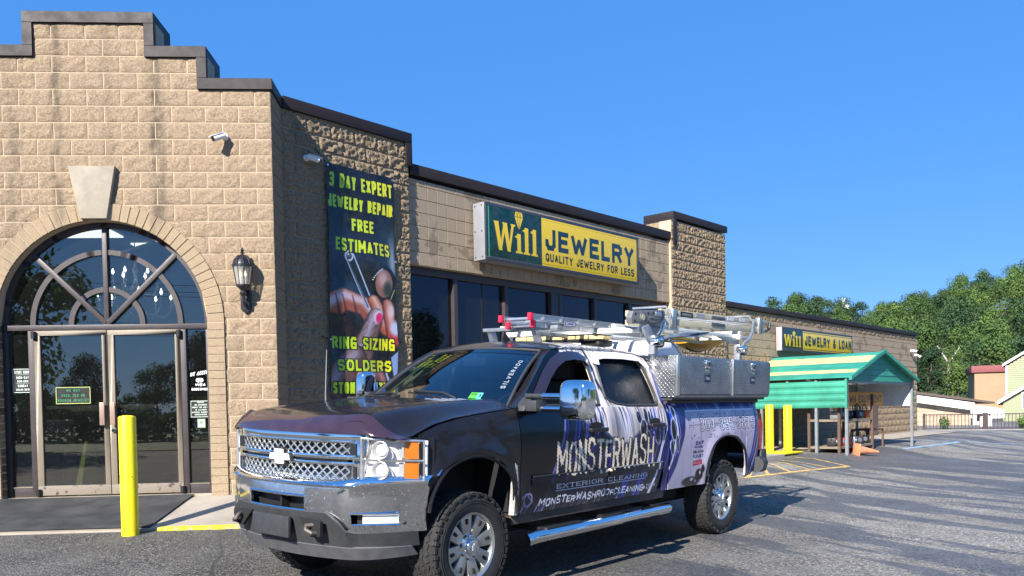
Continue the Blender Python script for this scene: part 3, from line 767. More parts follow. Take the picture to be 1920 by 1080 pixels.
# ---------------------------------------------------------------- glazed entrance
def arc_pts(r, a0, a1, n, cx=AC[0], cz=AC[1]): return [(cx+r*math.cos(a0+(a1-a0)*i/n), cz+r*math.sin(a0+(a1-a0)*i/n)) for i in range(n+1)]
def ring(m, r0, r1, y0, y1, n=48, a0=0, a1=math.pi):
    A = arc_pts(r0, a0, a1, n); B = arc_pts(r1, a0, a1, n)
    for i in range(n):
        (ax, az), (bx, bz), (cx, cz), (dx, dz) = A[i], A[i+1], B[i+1], B[i]
        m.hexa([(ax,y0,az),(bx,y0,bz),(bx,y1,bz),(ax,y1,az),(dx,y0,dz),(cx,y0,cz),(cx,y1,cz),(dx,y1,dz)])
def entrance_glass():
    Y0, Y1 = 0.11, 0.21
    mo = MB(); ring(mo, RI+.004, RO-.002, -.027, .2, 64); mo.build('arch_mortar', M_mortar, bld, BI @ M1)
    for x in (AC[0]-RO+.002, AC[0]+RI+.004): MB().box(x, -.027, -1.3, x+RO-RI-.006, .2, AC[1]).build('jamb_mortar', M_mortar, bld, BI @ M1, smooth=0)
    fr = MB(); ring(fr, 1.205, RI+.0, Y0, Y1, 56)
    f = fr.build('entrance_frame', M_frame, bld, BI @ M1)
    MB().box(AC[0]-RI, Y0-.015, 1.10, AC[0]+RI, Y1+.01, 1.165).build('transom_bar', M_frame, f, bevel=0.003)
    for r in (0.90, 0.435):
        m = MB(); ring(m, r-0.032, r+0.032, Y0+.01, Y1, 48); m.build('curved_mullion', M_frame, f)
    MB().box(AC[0]-.028, Y0-.004, 1.165, AC[0]+.028, Y1, 1.17+1.215).build('mullion', M_frame, f, bevel=0.003)
    for a in (45, 135):
        m = MB(); m.box(0.0, Y0-.006, -0.03, 1.22, Y1, 0.03, T(AC[0], 0, AC[1]) @ RY(-R(a))); m.build('mullion', M_frame, f, bevel=0.003)
    # curved window glass and reveal
    gm = MB(); P = arc_pts(1.21, 0, math.pi, 48)
    gm.prism(P, 0.155, 0.161, 'xz'); gm.build('fanlight_glass', M_glass, f, smooth=0)
    for x in (AC[0]-RI+.0, AC[0]+RI-.06): MB().box(x, Y0, -1.0, x+.06, Y1, 1.10).build('jamb', M_frame, f, bevel=0.003)
    for x in (-6.10, -4.245): MB().box(x, Y0-.005, -1.0, x+.068, Y1, 1.10).build('jamb', M_frame, f, bevel=0.003)
    MB().box(AC[0]-RI-.02, 0.02, -1.02, AC[0]+RI+.02, 0.3, -0.985).build('threshold', simple('pale_threshold', (.40, .35, .27), .5, .1), f, bevel=0.003)
    for x0, x1 in ((AC[0]-RI+.06, -6.10), (-4.177, AC[0]+RI-.06)):
        MB().box(x0, 0.155, -0.86, x1, 0.161, 1.10).build('side_glass', M_glass, f, smooth=0)
        MB().box(x0, Y0+.01, -0.985, x1, Y1, -0.86).build('side_sill', M_frame, f, bevel=0.003)
        MB().box(x0, Y0+.0, -0.866, x1, Y0+.05, -0.855).build('side_bead', M_frame2, f)
    # two doors
    chip = NT('chipped_kick_rail'); v = chip.coords(); f_ = chip.noise(v, 14, 5, .7)
    sep = chip.n('ShaderNodeSeparateXYZ'); chip.l(v, sep.inputs[0])
    chip.set(Base_Color=chip.mix(chip.ramp(f_, [(0.60, 0.0), (0.625, 1.0)]), (0.20, 0.165, 0.125), (0.04, 0.028, 0.03)), Roughness=0.6)
    for k, (xa, xb, hs) in enumerate(((-6.03, -5.145, 1), (-5.135, -4.25, -1))):
        d = MB(); d.box(xa, Y0-.01, -0.845, xa+.075, Y0+.045, 1.035); d.box(xb-.062, Y0-.01, -0.845, xb, Y0+.045, 1.035)
        d.box(xa, Y0-.01, 1.035, xb, Y0+.045, 1.095)
        dr = d.build('glass_door', M_frame2, f, bevel=0.003)
        MB().box(xa, Y0-.008, -0.965, xb, Y0+.043, -0.845).build('kick_rail', chip.m, dr, bevel=0.002)
        MB().box(xa+.075, Y0+.015, -0.845, xb-.062, Y0+.021, 1.035).build('pane', M_glass, dr, smooth=0)
        px = xb-.075 if hs > 0 else xa+.012
        px = -5.235 if hs > 0 else -5.108
        MB().box(px, Y0-.075, -0.095, px+.06, Y0-.055, 0.19).build('pull_handle', M_plate, dr, bevel=0.004)
        MB().box(px+.02, Y0-.055, -0.05, px+.04, Y0-.01, 0.14).build('handle_bracket', M_plate, dr)
        MB().box(xa+.075, Y0+.05, 0.115, xb-.062, Y0+.085, 0.155).build('push_bar', M_frame2, dr, bevel=0.004)
        mx = (xa+xb)/2+.12*hs
        MB().box(mx-.16, Y0+.045, 0.085, mx+.16, Y0+.11, 0.16).build('push_bar_housing', M_frame2, dr, bevel=0.006)
        hx = xa-.02 if hs > 0 else xb-.035
        for z in (1.04, -0.93): m = MB(); m.cyl((hx+.03, Y0-.03, z-.04), (hx+.03, Y0-.03, z+.045), .03, n=12); m.build('pivot', M_black, dr)
    m = MB(); m.cyl((-5.085, Y0-.035, -.165), (-5.085, Y0-.01, -.165), .024, n=16); m.build('lock', M_chrome, dr)
    return f
ef = entrance_glass()
# ---------------------------------------------------------------- signs on the wall
GREEN, YEL, DKG = (0.012, 0.20, 0.165), (0.95, 0.80, 0.10), (0.02, 0.19, 0.20)
def will(im, x0, z0, w, h, col):
    """the slab-serif word Will; i carries a cut diamond instead of a dot"""
    def stem(x, wd, zb, zt, foot=True, flag=True):
        im.poly([(x, zb), (x+wd, zb), (x+wd, zt), (x, zt)], col)
        if foot: im.poly([(x-wd*.45, zb-.001), (x+wd*1.45, zb-.001), (x+wd*1.35, zb+h*.075), (x-wd*.35, zb+h*.075)], col)
        if flag: im.poly([(x-wd*.55, zt-h*.10), (x, zt-h*.06), (x, zt-h*.17), (x-wd*.55, zt-h*.15)], col); im.poly([(x-wd*.55, zt-h*.15), (x+wd*.5, zt-h*.13), (x+wd, zt), (x+wd*.2, zt)], col)
    W_ = w*.42; t = W_*.17
    for a, b in ((.06, .28), (.52, .28), (.52, .74), (.96, .74)):
        xa, xb = x0+a*W_, x0+b*W_; fat = 1.35 if (a, b) in ((.06, .28), (.52, .74)) else .8
        im.poly([(xa-t*.5*fat, z0+h), (xa+t*.5*fat, z0+h), (xb+t*.5*fat*.8, z0), (xb-t*.5*fat*.8, z0)], col)
    for a in (.06, .52, .96): im.poly([(x0+(a-.13)*W_, z0+h), (x0+(a+.14)*W_, z0+h), (x0+(a+.12)*W_, z0+h*.93), (x0+(a-.11)*W_, z0+h*.93)], col)
    sw = w*.085
    stem(x0+w*.50, sw, z0, z0+h*.70); stem(x0+w*.68, sw, z0, z0+h*.97); stem(x0+w*.87, sw, z0, z0+h*.97)
def diamond(im, cx, z0, w, h, col, line):
    P = [(cx, z0), (cx-w/2, z0+h*.66), (cx-w*.34, z0+h), (cx+w*.34, z0+h), (cx+w/2, z0+h*.66)]
    im.poly(P, col)
    for a, b in (((cx-w/2, z0+h*.66), (cx+w/2, z0+h*.66)), ((cx-w*.17, z0+h*.66), (cx, z0)), ((cx+w*.17, z0+h*.66), (cx, z0)),
                 ((cx-w*.34, z0+h), (cx-w*.17, z0+h*.66)), ((cx-w*.17, z0+h*.66), (cx, z0+h)), ((cx, z0+h), (cx+w*.17, z0+h*.66)), ((cx+w*.17, z0+h*.66), (cx+w*.34, z0+h))):
        im.stroke([a, b], .009, line)
def sign(nm, x0, x1, z0, z1, dep, gfrac, label, main, sub=None, edge=(.27, .28, .30)):
    M = M2 @ T(x0, 0, z0); w, h = x1-x0, z1-z0
    cab = simple(nm+'_cabinet_paint', edge, 0.5, 0.3, 0.08, 4)
    root = empty(nm, M, label=label, cat='sign', group='lit box signs on the long wall')
    c = MB(); c.box(0, -dep, 0, w, -0.004, h); c.build('cabinet', cab, root, bevel=0.008)
    fr = MB(); b = 0.05
    fr.box(0, -dep-.03, 0, w, -dep, b); fr.box(0, -dep-.03, h-b, w, -dep, h); fr.box(0, -dep-.03, b, b*.8, -dep, h-b); fr.box(w-b*.8, -dep-.03, b, w, -dep, h-b)
    fr.build('trim', simple(nm+'_trim', (.055, .065, .085), .4, .4), root, bevel=0.004)
    im = Img(0, 0, w, h, 420 if sub else 260, YEL)
    gx = w*gfrac
    im.poly([(0, 0), (gx, 0), (gx, h), (0, h)], GREEN)
    if sub:
        im.poly([(0.0, 0), (.085, 0), (.085, h), (0, h)], (.16, .55, .40)); im.poly([(.085, 0), (.10, 0), (.10, h), (.085, h)], (.01, .13, .11))
        will(im, .22, .185, gx-.32, h*.50, YEL); diamond(im, .22+(gx-.32)*.545, .185+h*.40, .21, h*.38, YEL, DKG)
        text(im, main, gx+.10, h*.36, h*.40, .30, .088, DKG, gap=.22, fit=w-gx-.27)
        text(im, sub, gx+.10, h*.145, h*.155, .105, .030, (.03, .04, .05), gap=.24, fit=w-gx-.27)
        for zz, cc in ((h-.085, (.70, .58, .06)), (.085, (.62, .50, .05))): im.stroke([(gx, zz), (w, zz)], .008, cc, .8)
    else:
        will(im, .10, .12, gx-.20, h*.50, YEL); im.poly([(gx*.55, h*.56), (gx*.47, h*.80), (gx*.54, h*.88), (gx*.63, h*.80)], YEL)
        text(im, main, gx+.12, h*.27, h*.46, .30, .075, DKG, gap=.2, fit=w-gx-.22)
        for zz in (h*.14, h*.86): im.stroke([(gx+.04, zz), (w-.06, zz)], .018, DKG)
    im_ = im.image(nm+'_print'); fm = img_mat(nm+'_face', im_, 0, 0, im.x1, im.z1, rough=.28, coat=.3)
    f = MB(); f.prism([(b, -dep-.012), (b+.02, -dep-.028), (w-b-.02, -dep-.028), (w-b, -dep-.012)], b-.01, h-b+.01, 'xy'); f.build('face', fm, root, bevel=0.004)
    if sub:
        for sx in (0.012,):
            for zz in (.05, h*.5, h-.05):
                m = MB()
                for yy in (-.05, -dep+.06): m.cyl((-.006, yy, zz), (0.002, yy, zz), .012, n=8)
                m.build('rivet', M_black, root)
    return root
sign('box_sign', 3.60, 8.00, 2.44, 3.37, 0.26, 0.318, 'large green and yellow jewelry sign mounted above the shop windows', 'JEWELRY', 'QUALITY JEWELRY FOR LESS')
sign('box_sign', 14.78, 19.58, 1.40, 2.01, 0.16, 0.26, 'smaller green and yellow jewelry and loan sign above the green carport', 'JEWELRY & LOAN', None, edge=(.42, .38, .40))

# ---------------------------------------------------------------- banner
def banner():
    w, h = 1.20, 4.15; im = Img(0, 0, w, h, 300, (.02, .035, .055))
    H, Wd = im.h, im.w; nz = vnoise(H, Wd, 5, 2, 4)
    im.fill(np.clip(nz*1.4-.5, 0, 1)*.8, (.035, .09, .15))
    def soft(cx, cz, rx, rz, col, a=1.0, p=1.0):
        d = np.hypot((im.X-cx)/rx, (im.Z-cz)/rz); im.fill(np.clip(1-d, 0, 1)**p*a, col)
    soft(.25, 2.75, .7, .5, (.10, .26, .42), .8); soft(1.1, 2.9, .5, .9, (.25, .38, .45), .7); soft(1.15, 2.6, .12, .7, (.75, .80, .85), .8)
    soft(.35, 1.95, .5, .35, (.14, .30, .42), .8)
    im.stroke([(.0, 3.2), (.4, 3.35), (1.0, 3.9)], .05, (.20, .10, .12), .5, soft=12)
    # fingers holding the tweezers (back hand)
    def finger(pts, w0, w1, base, lit, shade):
        im.stroke(pts, w0+.03, shade, 1, w1+.03, soft=6); im.stroke(pts, w0, base, 1, w1, soft=14)
        im.stroke([(x-.0, z+w0*.20) for x, z in pts], w0*.45, lit, .85, w1*.45, soft=26)
    finger([(-.1, 1.55), (.25, 1.78), (.62, 1.66), (.74, 1.45)], .46, .30, (.62, .32, .20), (.80, .70, .74), (.12, .05, .05))
    for x in (.10, .22, .40): im.stroke([(x, 1.86), (x+.03, 1.66), (x+.06, 1.45)], .020, (.22, .09, .06), .7, .045, soft=7)
    im.poly([(0, 1.5), (.35, 1.45), (.5, 1.15), (.3, .9), (0, .95)], (.10, .035, .045), .95, soft=14)
    # loupe
    im.ell(.99, 2.13, .235, .40, (.012, .012, .016)); im.ell(.97, 2.17, .165, .29, (.62, .42, .36)); im.ell(.95, 2.25, .10, .17, (.86, .70, .66), .7, soft=20)
    im.ell(1.04, 2.05, .085, .16, (.20, .26, .22), .8, soft=16); im.ell(.98, 2.14, .20, .345, (.03, .03, .035), 1, ring=.045); im.stroke([(1.10, 1.86), (1.17, 2.06)], .02, (.75, .75, .40), .8, soft=3)
    for i in range(9): im.ell(.76+.022*i, 2.22+.045*i-.002*i*i, .016, .016, (.75, .80, .85), .9)
    # ring and tweezers
    im.ell(.36, 2.63, .062, .085, (.70, .74, .80), 1, ring=.028); im.ell(.36, 2.64, .03, .04, (.35, .40, .48)); im.ell(.345, 2.66, .012, .012, (1, 1, 1))
    im.stroke([(.30, 2.64), (.50, 2.10), (.66, 1.66)], .030, (.60, .68, .80), 1, .05, soft=2); im.stroke([(.315, 2.62), (.51, 2.09), (.67, 1.66)], .012, (.12, .16, .22), .9, .02, soft=2)
    im.stroke([(.43, 2.68), (.60, 2.20), (.76, 1.74)], .020, (.62, .70, .80), 1, .03, soft=2)
    # front fingers
    finger([(1.0, 1.35), (.88, 1.60), (.78, 1.80)], .26, .20, (.72, .36, .22), (.92, .78, .74), (.15, .06, .05))
    finger([(1.12, 1.22), (1.06, 1.5), (1.04, 1.76)], .20, .18, (.66, .30, .20), (.85, .68, .66), (.15, .06, .05))
    finger([(.45, .75), (.62, 1.12), (.82, 1.52)], .44, .24, (.50, .36, .34), (.72, .66, .72), (.10, .05, .05))
    rr = random.Random(4)
    for i in range(26):
        x, z = .42+rr.random()*.38, .82+rr.random()*.6; im.stroke([(x, z), (x+.04+rr.random()*.06, z+.05), (x+.10, z+.15*rr.random())], .008, (.20, .12, .12), .65, soft=2)
    im.ell(.855, 1.50, .075, .13, (.90, .84, .86), .9, soft=8, rot=-.5); im.ell(.87, 1.48, .055, .085, (.93, .10, .42), 1, soft=9, rot=-.4)
    im.ell(1.10, 1.62, .07, .16, (.88, .76, .74), .8, soft=12); im.ell(1.15, 1.18, .10, .12, (.70, .16, .22), .9, soft=18); im.ell(1.16, 1.33, .09, .12, (.74, .76, .86), .8, soft=14)
    # lower part
    finger([(-.05, .35), (.15, .62), (.42, .86)], .42, .38, (.36, .24, .22), (.55, .50, .56), (.08, .04, .04))
    im.poly([(.62, .80), (1.0, .90), (1.2, .5), (1.2, -.2), (.6, .2)], (.04, .05, .08), .9, soft=20)
    finger([(.6, .55), (.85, .68), (.92, .55)], .20, .16, (.50, .27, .20), (.75, .58, .54), (.10, .05, .05))
    im.stroke([(.98, .72), (1.10, .40)], .04, (.62, .70, .84), .9, soft=3); im.poly([(1.08, .9), (1.2, 1.0), (1.2, .2)], (.50, .60, .80), .9, soft=4)
    im.poly([(.35, .28), (.9, .34), (1.05, -.1), (.3, -.1)], (.28, .42, .66), .95, soft=16); im.poly([(0, .35), (.32, .2), (.3, -.1), (0, -.1)], (.05, .02, .03), .95, soft=12)
    # the five lines and three lines of lettering, lime to yellow
    def line(s, x, z, hh, fit):
        mk = Img(0, 0, w, 3.55, 300, (0, 0, 0)); text(mk, s, x, z, hh, .16, .037, (1, 1, 1), gap=.22, fit=fit)
        text(im, s, x, z, hh, .16, .037, (.02, .03, .02), gap=.22, fit=fit, out=(.015, .025, .03), outw=.014)
        t = np.clip((im.X-.05)/1.05, 0, 1)[..., None]; colr = np.array((.62, .82, .14))*(1-t) + np.array((1.0, .97, .12))*t
        cov = mk.a[..., :1]; im.a[..., :3] = im.a[..., :3]*(1-cov) + colr*cov
    # squeeze the upper picture to the banner's real height, then letter it
    src = im; im2 = Img(0, 0, w, 3.55, 300, (0, 0, 0))
    zn = im2.Z[:, 0]; zo = np.where(zn < 1.5, zn, 1.5+(zn-1.5)/.72); jj = np.clip((zo*300).astype(int), 0, src.h-1); im2.a[:] = src.a[jj]; im = im2
    for s, x, z, hh, fit in (('3 DAY EXPERT', .04, 3.245, .195, 1.12), ('JEWELRY REPAIR', .02, 2.965, .175, 1.14), ('FREE', .42, 2.675, .175, .38), ('ESTIMATES', .12, 2.375, .18, .98),
                             ('RING SIZING', .04, 1.0, .172, 1.10), ('SOLDERS', .12, .69, .162, .97), ('STONE SETTING', .03, .37, .162, 1.12)):
        line(s, x, z, hh, fit)
    return im
def banner_obj():
    im = banner(); m = img_mat('banner_print', im.image('banner_print'), 0, 0, im.x1, im.z1, rough=.33, coat=.15, bump=.25)
    # hangs a hand's width off the wall, slightly skewed, faintly rippled
    root = empty('hanging_banner', M2 @ T(.67, -.07, -.10), label='tall jewelry repair banner with a hand and tweezers hanging beside the entrance bay', cat='banner')
    b = MB()
    def f(u, v):
        x, z = u*1.2, v*3.55
        return (x + .0, .018*math.sin(u*9+v*3)*math.sin(v*7)+.010*math.sin(v*23+u*4), z)
    b.grid(f, 24, 60); me = b.build('cloth', m, root, solid=0.0015, weld=False)
    for (x, z, dx, dz) in ((.02, 3.52, -.19, .23), (1.18, 3.52, .2, .12), (.0, 1.12, -.12, .04), (1.2, 1.12, .16, .02), (1.2, 2.32, .22, -.02)):
        c = MB(); c.tube([(x, 0, z), (x+dx*.5, .02, z+dz*.55), (x+dx, .065, z+dz)], .006, 6); c.build('cord', M_black, root)
        g = MB(); g.cyl((x, -.012, z), (x, .004, z), .016, n=12); g.build('grommet', M_alu, root)
banner_obj()

# ---------------------------------------------------------------- wall lamp and cameras
def wall_lamp():
    root = empty('wall_lantern', M1 @ T(-3.385, 0, 1.30), label='black carriage lantern with ribbed glass on the wall right of the door', cat='lamp')
    dk = simple('aged_iron', (.045, .043, .047), .35, .6, .25, 30)
    b = MB(); b.prism([(-.065, .02), (-.065, .22), (-.045, .26), (.045, .26), (.065, .22), (.065, .02), (0, -.04)], -.045, -.012, 'xz'); b.build('back_plate', dk, root, bevel=.006)
    a = MB(); a.tube([(0, -.04, .10), (0, -.09, .06), (0, -.14, .10), (0, -.15, .20)], .018, 10); a.lathe([(.02, .17), (.05, .20), (.03, .235), (.06, .27), (.085, .29), (.085, .31)], T(0, -.15, 0), 16); a.build('bracket', dk, root)
    gl = glass_mat('lantern_glass', (.80, .80, .74), .14, dust_haze=.35)  # pale diffuse layer imitates bright highlights on the lantern glass
    g = MB(); g.lathe([(.082, .31), (.118, .53)], T(0, -.15, 0), 10, caps=False); g.build('glass', gl, root, smooth=0)
    r = MB()
    for k in range(10):
        t = 2*math.pi*k/10; r.tube([(.083*math.cos(t), -.15+.083*math.sin(t), .31), (.120*math.cos(t), -.15+.120*math.sin(t), .53)], .0045, 6)
    r.build('rib', dk, root, kind='stuff')
    c = MB(); c.lathe([(.128, .53), (.128, .55), (.118, .555), (.105, .60), (.075, .645), (.035, .675), (.02, .68)], T(0, -.15, 0), 16); c.build('cap', dk, root)
    fb = MB()
    for k in range(10):
        t = 2*math.pi*k/10; fb.tube([((.128)*math.cos(t), -.15+.128*math.sin(t), .555), (.112*math.cos(t), -.15+.112*math.sin(t), .605), (.05*math.cos(t), -.15+.05*math.sin(t), .672)], .006, 6)
    fb.build('cap_rib', dk, root, kind='stuff')
    f = MB(); f.lathe([(.012, .67), (.014, .69), (.034, .70), (.012, .715), (.024, .735), (.006, .765), (.001, .775)], T(0, -.15, 0), 12); f.build('finial', dk, root)
    bu = simple('candle_bulb', (.9, .8, .5), .3, emit=(1.0, .78, .38), estr=1.2)
    for dx in (-.03, .03):
        q = MB(); q.cyl((dx, -.15, .31), (dx, -.15, .41), .011, n=8); q.build('candle', M_white, root)
        q = MB(); q.lathe([(.008, .41), (.017, .435), (.011, .465), (.001, .49)], T(dx, -.15, 0), 10); q.build('bulb', bu, root)
wall_lamp()
def camera_obj(M, tilt, yaw, label, group='security cameras'):
    root = empty('security_camera', M, label=label, cat='security camera', group=group)
    b = MB(); b.cyl((0, 0, 0), (0, -.03, 0), .042, n=20); b.cyl((0, -.03, 0), (0, -.055, 0), .022, n=12); b.build('mount', M_white, root, bevel=.003)
    X = T(0, -.07, 0) @ RZ(yaw) @ RX(tilt)
    c = MB(); v = X
    def cy(m, a, b_, r0, r1): m.cyl(X @ Vector(a), X @ Vector(b_), r0, r1, 20)
    cy(c, (0, .02, 0), (0, -.15, 0), .037, .037); c.build('housing', M_white, root, bevel=.004)
    l = MB(); cy(l, (0, -.148, 0), (0, -.156, 0), .034, .034); l.build('lens', M_black, root)
    h = MB(); h.box(-.036, -.185, .030, .036, .0, .040, X); h.build('hood', M_white, root, bevel=.002)
camera_obj(M1 @ T(-3.585, -.03, 3.455), R(25), R(-50), 'white camera high on the sunlit entrance wall')
camera_obj(M2 @ T(.36, -.03, 3.45), R(12), R(60), 'white camera in the shade left of the banner')
camera_obj(M2 @ T(25.55, -.0, 1.80), R(10), R(50), 'upper white camera at the far end of the rear wall')
camera_obj(M2 @ T(25.98, -.0, 1.66), R(30), R(20), 'lower white camera nearest the far corner of the rear wall')

# ---------------------------------------------------------------- bollards, mat
def bollard(x, y, h, r, label, group, mat=None, base=False):
    z = G(x, y); root = empty('bollard', T(x, y, z-.03), label=label, cat='bollard', group=group)
    m = MB(); m.lathe([(r, 0), (r, h-.012), (r-.004, h), (r*.5, h+.012), (.001, h+.014)], None, 28); m.build('post', mat or M_yellow, root)
    return root
def yellow_scuffed(name, s):
    n = NT(name); v = n.coords()
    f = n.noise(v, 9, 5, .7); g = n.noise(n.coords('Object', (1, 1, .25)), 16, 4)
    c = n.mix(n.ramp(f, [(.62, 0), (.65, .85)]), (.88*s, .72*s, .012), (.30, .24, .05)); c = n.mix(n.ramp(g, [(.50, 0.0), (.72, .40)]), c, (.42, .33, .05))
    n.set(Base_Color=c, Roughness=.4, Normal=n.bump(n.noise(v, 30, 3), .15, .004)); return n.m
M_yb = yellow_scuffed('worn_yellow_paint', 1.0)
def w1p(u, d, z=0): p = P1 + d1*u + n1*d; return (p.x, p.y, p.z+z)
def w2p(s, d, z=0): p = P2 + d2*s + n2*d; return (p.x, p.y, p.z+z)
bp = w1p(-4.20, 1.85); bollard(bp[0], bp[1], 1.385+.004-(G(bp[0], bp[1])-.03), .086, 'yellow steel bollard standing in front of the glass entrance doors', 'yellow bollards', M_yb)
for s_, d_, l_ in ((11.85, 1.62, 'bright yellow bollard with a yellow kerb beneath, left of the green carport'), (12.35, .95, 'shaded yellow bollard right behind the pickup tail')):
    p = w2p(s_, d_); bollard(p[0], p[1], 1.12, .095, l_, 'yellow bollards', M_yb)
m = MB(); m.box(9.7, -1.85, -1.10, 12.15, -1.30, -1.055); m.build('kerb_block', M_yb, None, M2, label='yellow painted concrete kerb at the foot of the bollards behind the pickup', cat='kerb', bevel=.02)
def mat_obj():
    mm = NT('black_rubber_mat'); v = mm.coords(); w = mm.n('ShaderNodeTexWave'); w.inputs['Scale'].default_value = 26; mm.l(v, w.inputs[0])
    mm.set(Base_Color=mm.ramp(mm.noise(v, 3, 5), [(.35, (.018, .019, .021)), (.7, (.055, .055, .055))]), Roughness=.8, Normal=mm.bump(w.outputs[0], .25, .004))
    m = MB()
    sl = lambda d: -1.00 - .195*max(0, (d/1.66-.05)/.95) + .012
    m.grid(lambda u, v: (-7.3 + u*3.22 - .0*v, -(.03+v*1.60), sl(.03+v*1.60)), 8, 12)
    m.build('door_mat', mm.m, None, M1, label='large black ribbed mat on the ramp before the glass doors', cat='mat', smooth=0, solid=.008)
    e = MB(); e.grid(lambda u, v: (-4.08+u*.035, -(.03+v*1.60), sl(.03+v*1.60)+.003), 1, 12)
mat_obj()

# ---------------------------------------------------------------- stickers on the glass
def sticker(nm, x0, z0, x1, z1, lines, label, border=(.8, .85, .8), bgc=(.02, .025, .025), col=(.85, .9, .85), th=.006, bw=.006, y=.150, ppm=1400, group='notices on the entrance glass'):
    w, h = x1-x0, z1-z0; im = Img(0, 0, w, h, ppm, bgc)
    if border: 
        for a, b in (((.004, .004), (w-.004, .004)), ((w-.004, .004), (w-.004, h-.004)), ((w-.004, h-.004), (.004, h-.004)), ((.004, h-.004), (.004, .004))): im.stroke([a, b], bw*1.4, border)
    for s, zc, hh, fit in lines:
        if s == '_': im.stroke([(w*.18, zc*h), (w*.82, zc*h)], .004, col); continue
        text(im, s, w/2-fit*w/2, zc*h-hh*h/2, hh*h, .03, th, col, gap=.35, fit=fit*w)
    mt = img_mat(nm+'_print', im.image(nm+'_print'), 0, 0, im.x1, im.z1, rough=.4)
    m = MB(); m.box(0, 0, 0, w, .003, h)
    m.build(nm, mt, None, M1 @ T(x0, y, z0), label=label, cat='notice', group=group, smooth=0)
sticker('hours_notice', -6.32, .33, -6.08, .63, [('STORE HOURS', .86, .12, .8), ('_', .75, 0, 0), ('MON-SAT', .63, .11, .62), ('9AM-6PM', .48, .09, .55), ('_', .40, 0, 0), ('SUNDAY', .29, .11, .52), ('10AM-5PM', .13, .09, .7)], 'small black opening hours notice on the left side glass')
sticker('buying_notice', -5.79, .18, -5.37, .39, [('WE BUY', .80, .17, .40), ('USED, OLD OR', .50, .17, .68), ('BROKEN JEWELRY', .20, .17, .90)], 'wide black notice with green letters on the left door glass', border=(.75, .78, .45), col=(.12, .50, .32), th=.007, y=.118)
sticker('rules_notice', -4.155, -.02, -3.90, .19, [('NOTICE', .90, .09, .3), ('NO CHILDREN', .75, .09, .6), ('UNDER THE AGE OF', .60, .09, .85), ('16 ALLOWED', .45, .09, .55), ('WITHOUT PARENTAL', .30, .09, .85), ('SUPERVISION.', .16, .09, .6)], 'small black and white text notice on the right side glass', th=.0045)
sticker('badge_sticker', -4.075, -.155, -3.975, -.04, [('OK', .6, .3, .4)], 'tiny pale square sticker below the notice on the right side glass', border=(.5, .6, .5), bgc=(.72, .76, .70), col=(.25, .45, .25))
def accept():
    im = Img(0, 0, .27, .30, 1200, (.02, .025, .028))
    text(im, 'WE ACCEPT', .01, .20, .050, .02, .009, (.85, .87, .87), gap=.3, fit=.25, rise=.035, slant=.3, round_=True)
    im.ell(.115, .150, .030, .027, (.85, .87, .87)); im.ell(.150, .150, .030, .027, (.85, .87, .87))
    text(im, 'VISA', .07, .075, .036, .03, .010, (.85, .87, .87), gap=.2, fit=.13, slant=.25); text(im, 'DISCOVER', .03, .02, .032, .03, .009, (.85, .87, .87), gap=.25, fit=.21)
    # letters only: cut away the black so that the glass shows
    n = NT('window_lettering'); tc = n.n('ShaderNodeTexCoord'); sp = n.n('ShaderNodeSeparateXYZ'); n.l(tc.outputs['Object'], sp.inputs[0])
    cb = n.n('ShaderNodeCombineXYZ'); n.l(n.math('DIVIDE', sp.outputs[0], im.x1), cb.inputs[0]); n.l(n.math('DIVIDE', sp.outputs[2], im.z1), cb.inputs[1])
    it = n.n('ShaderNodeTexImage', image=im.image('window_lettering'), extension='EXTEND'); n.l(cb.outputs[0], it.inputs[0])
    n.set(Base_Color=(.8, .8, .8), Roughness=.5, Alpha=n.ramp(it.outputs[0], [(.3, 0.0), (.6, 1.0)]))
    MB().box(0, 0, 0, .27, .0008, .30).build('window_lettering', n.m, None, M1 @ T(-4.165, .152, .30), label='white payment card lettering on the right side glass', cat='lettering', smooth=0)
accept()

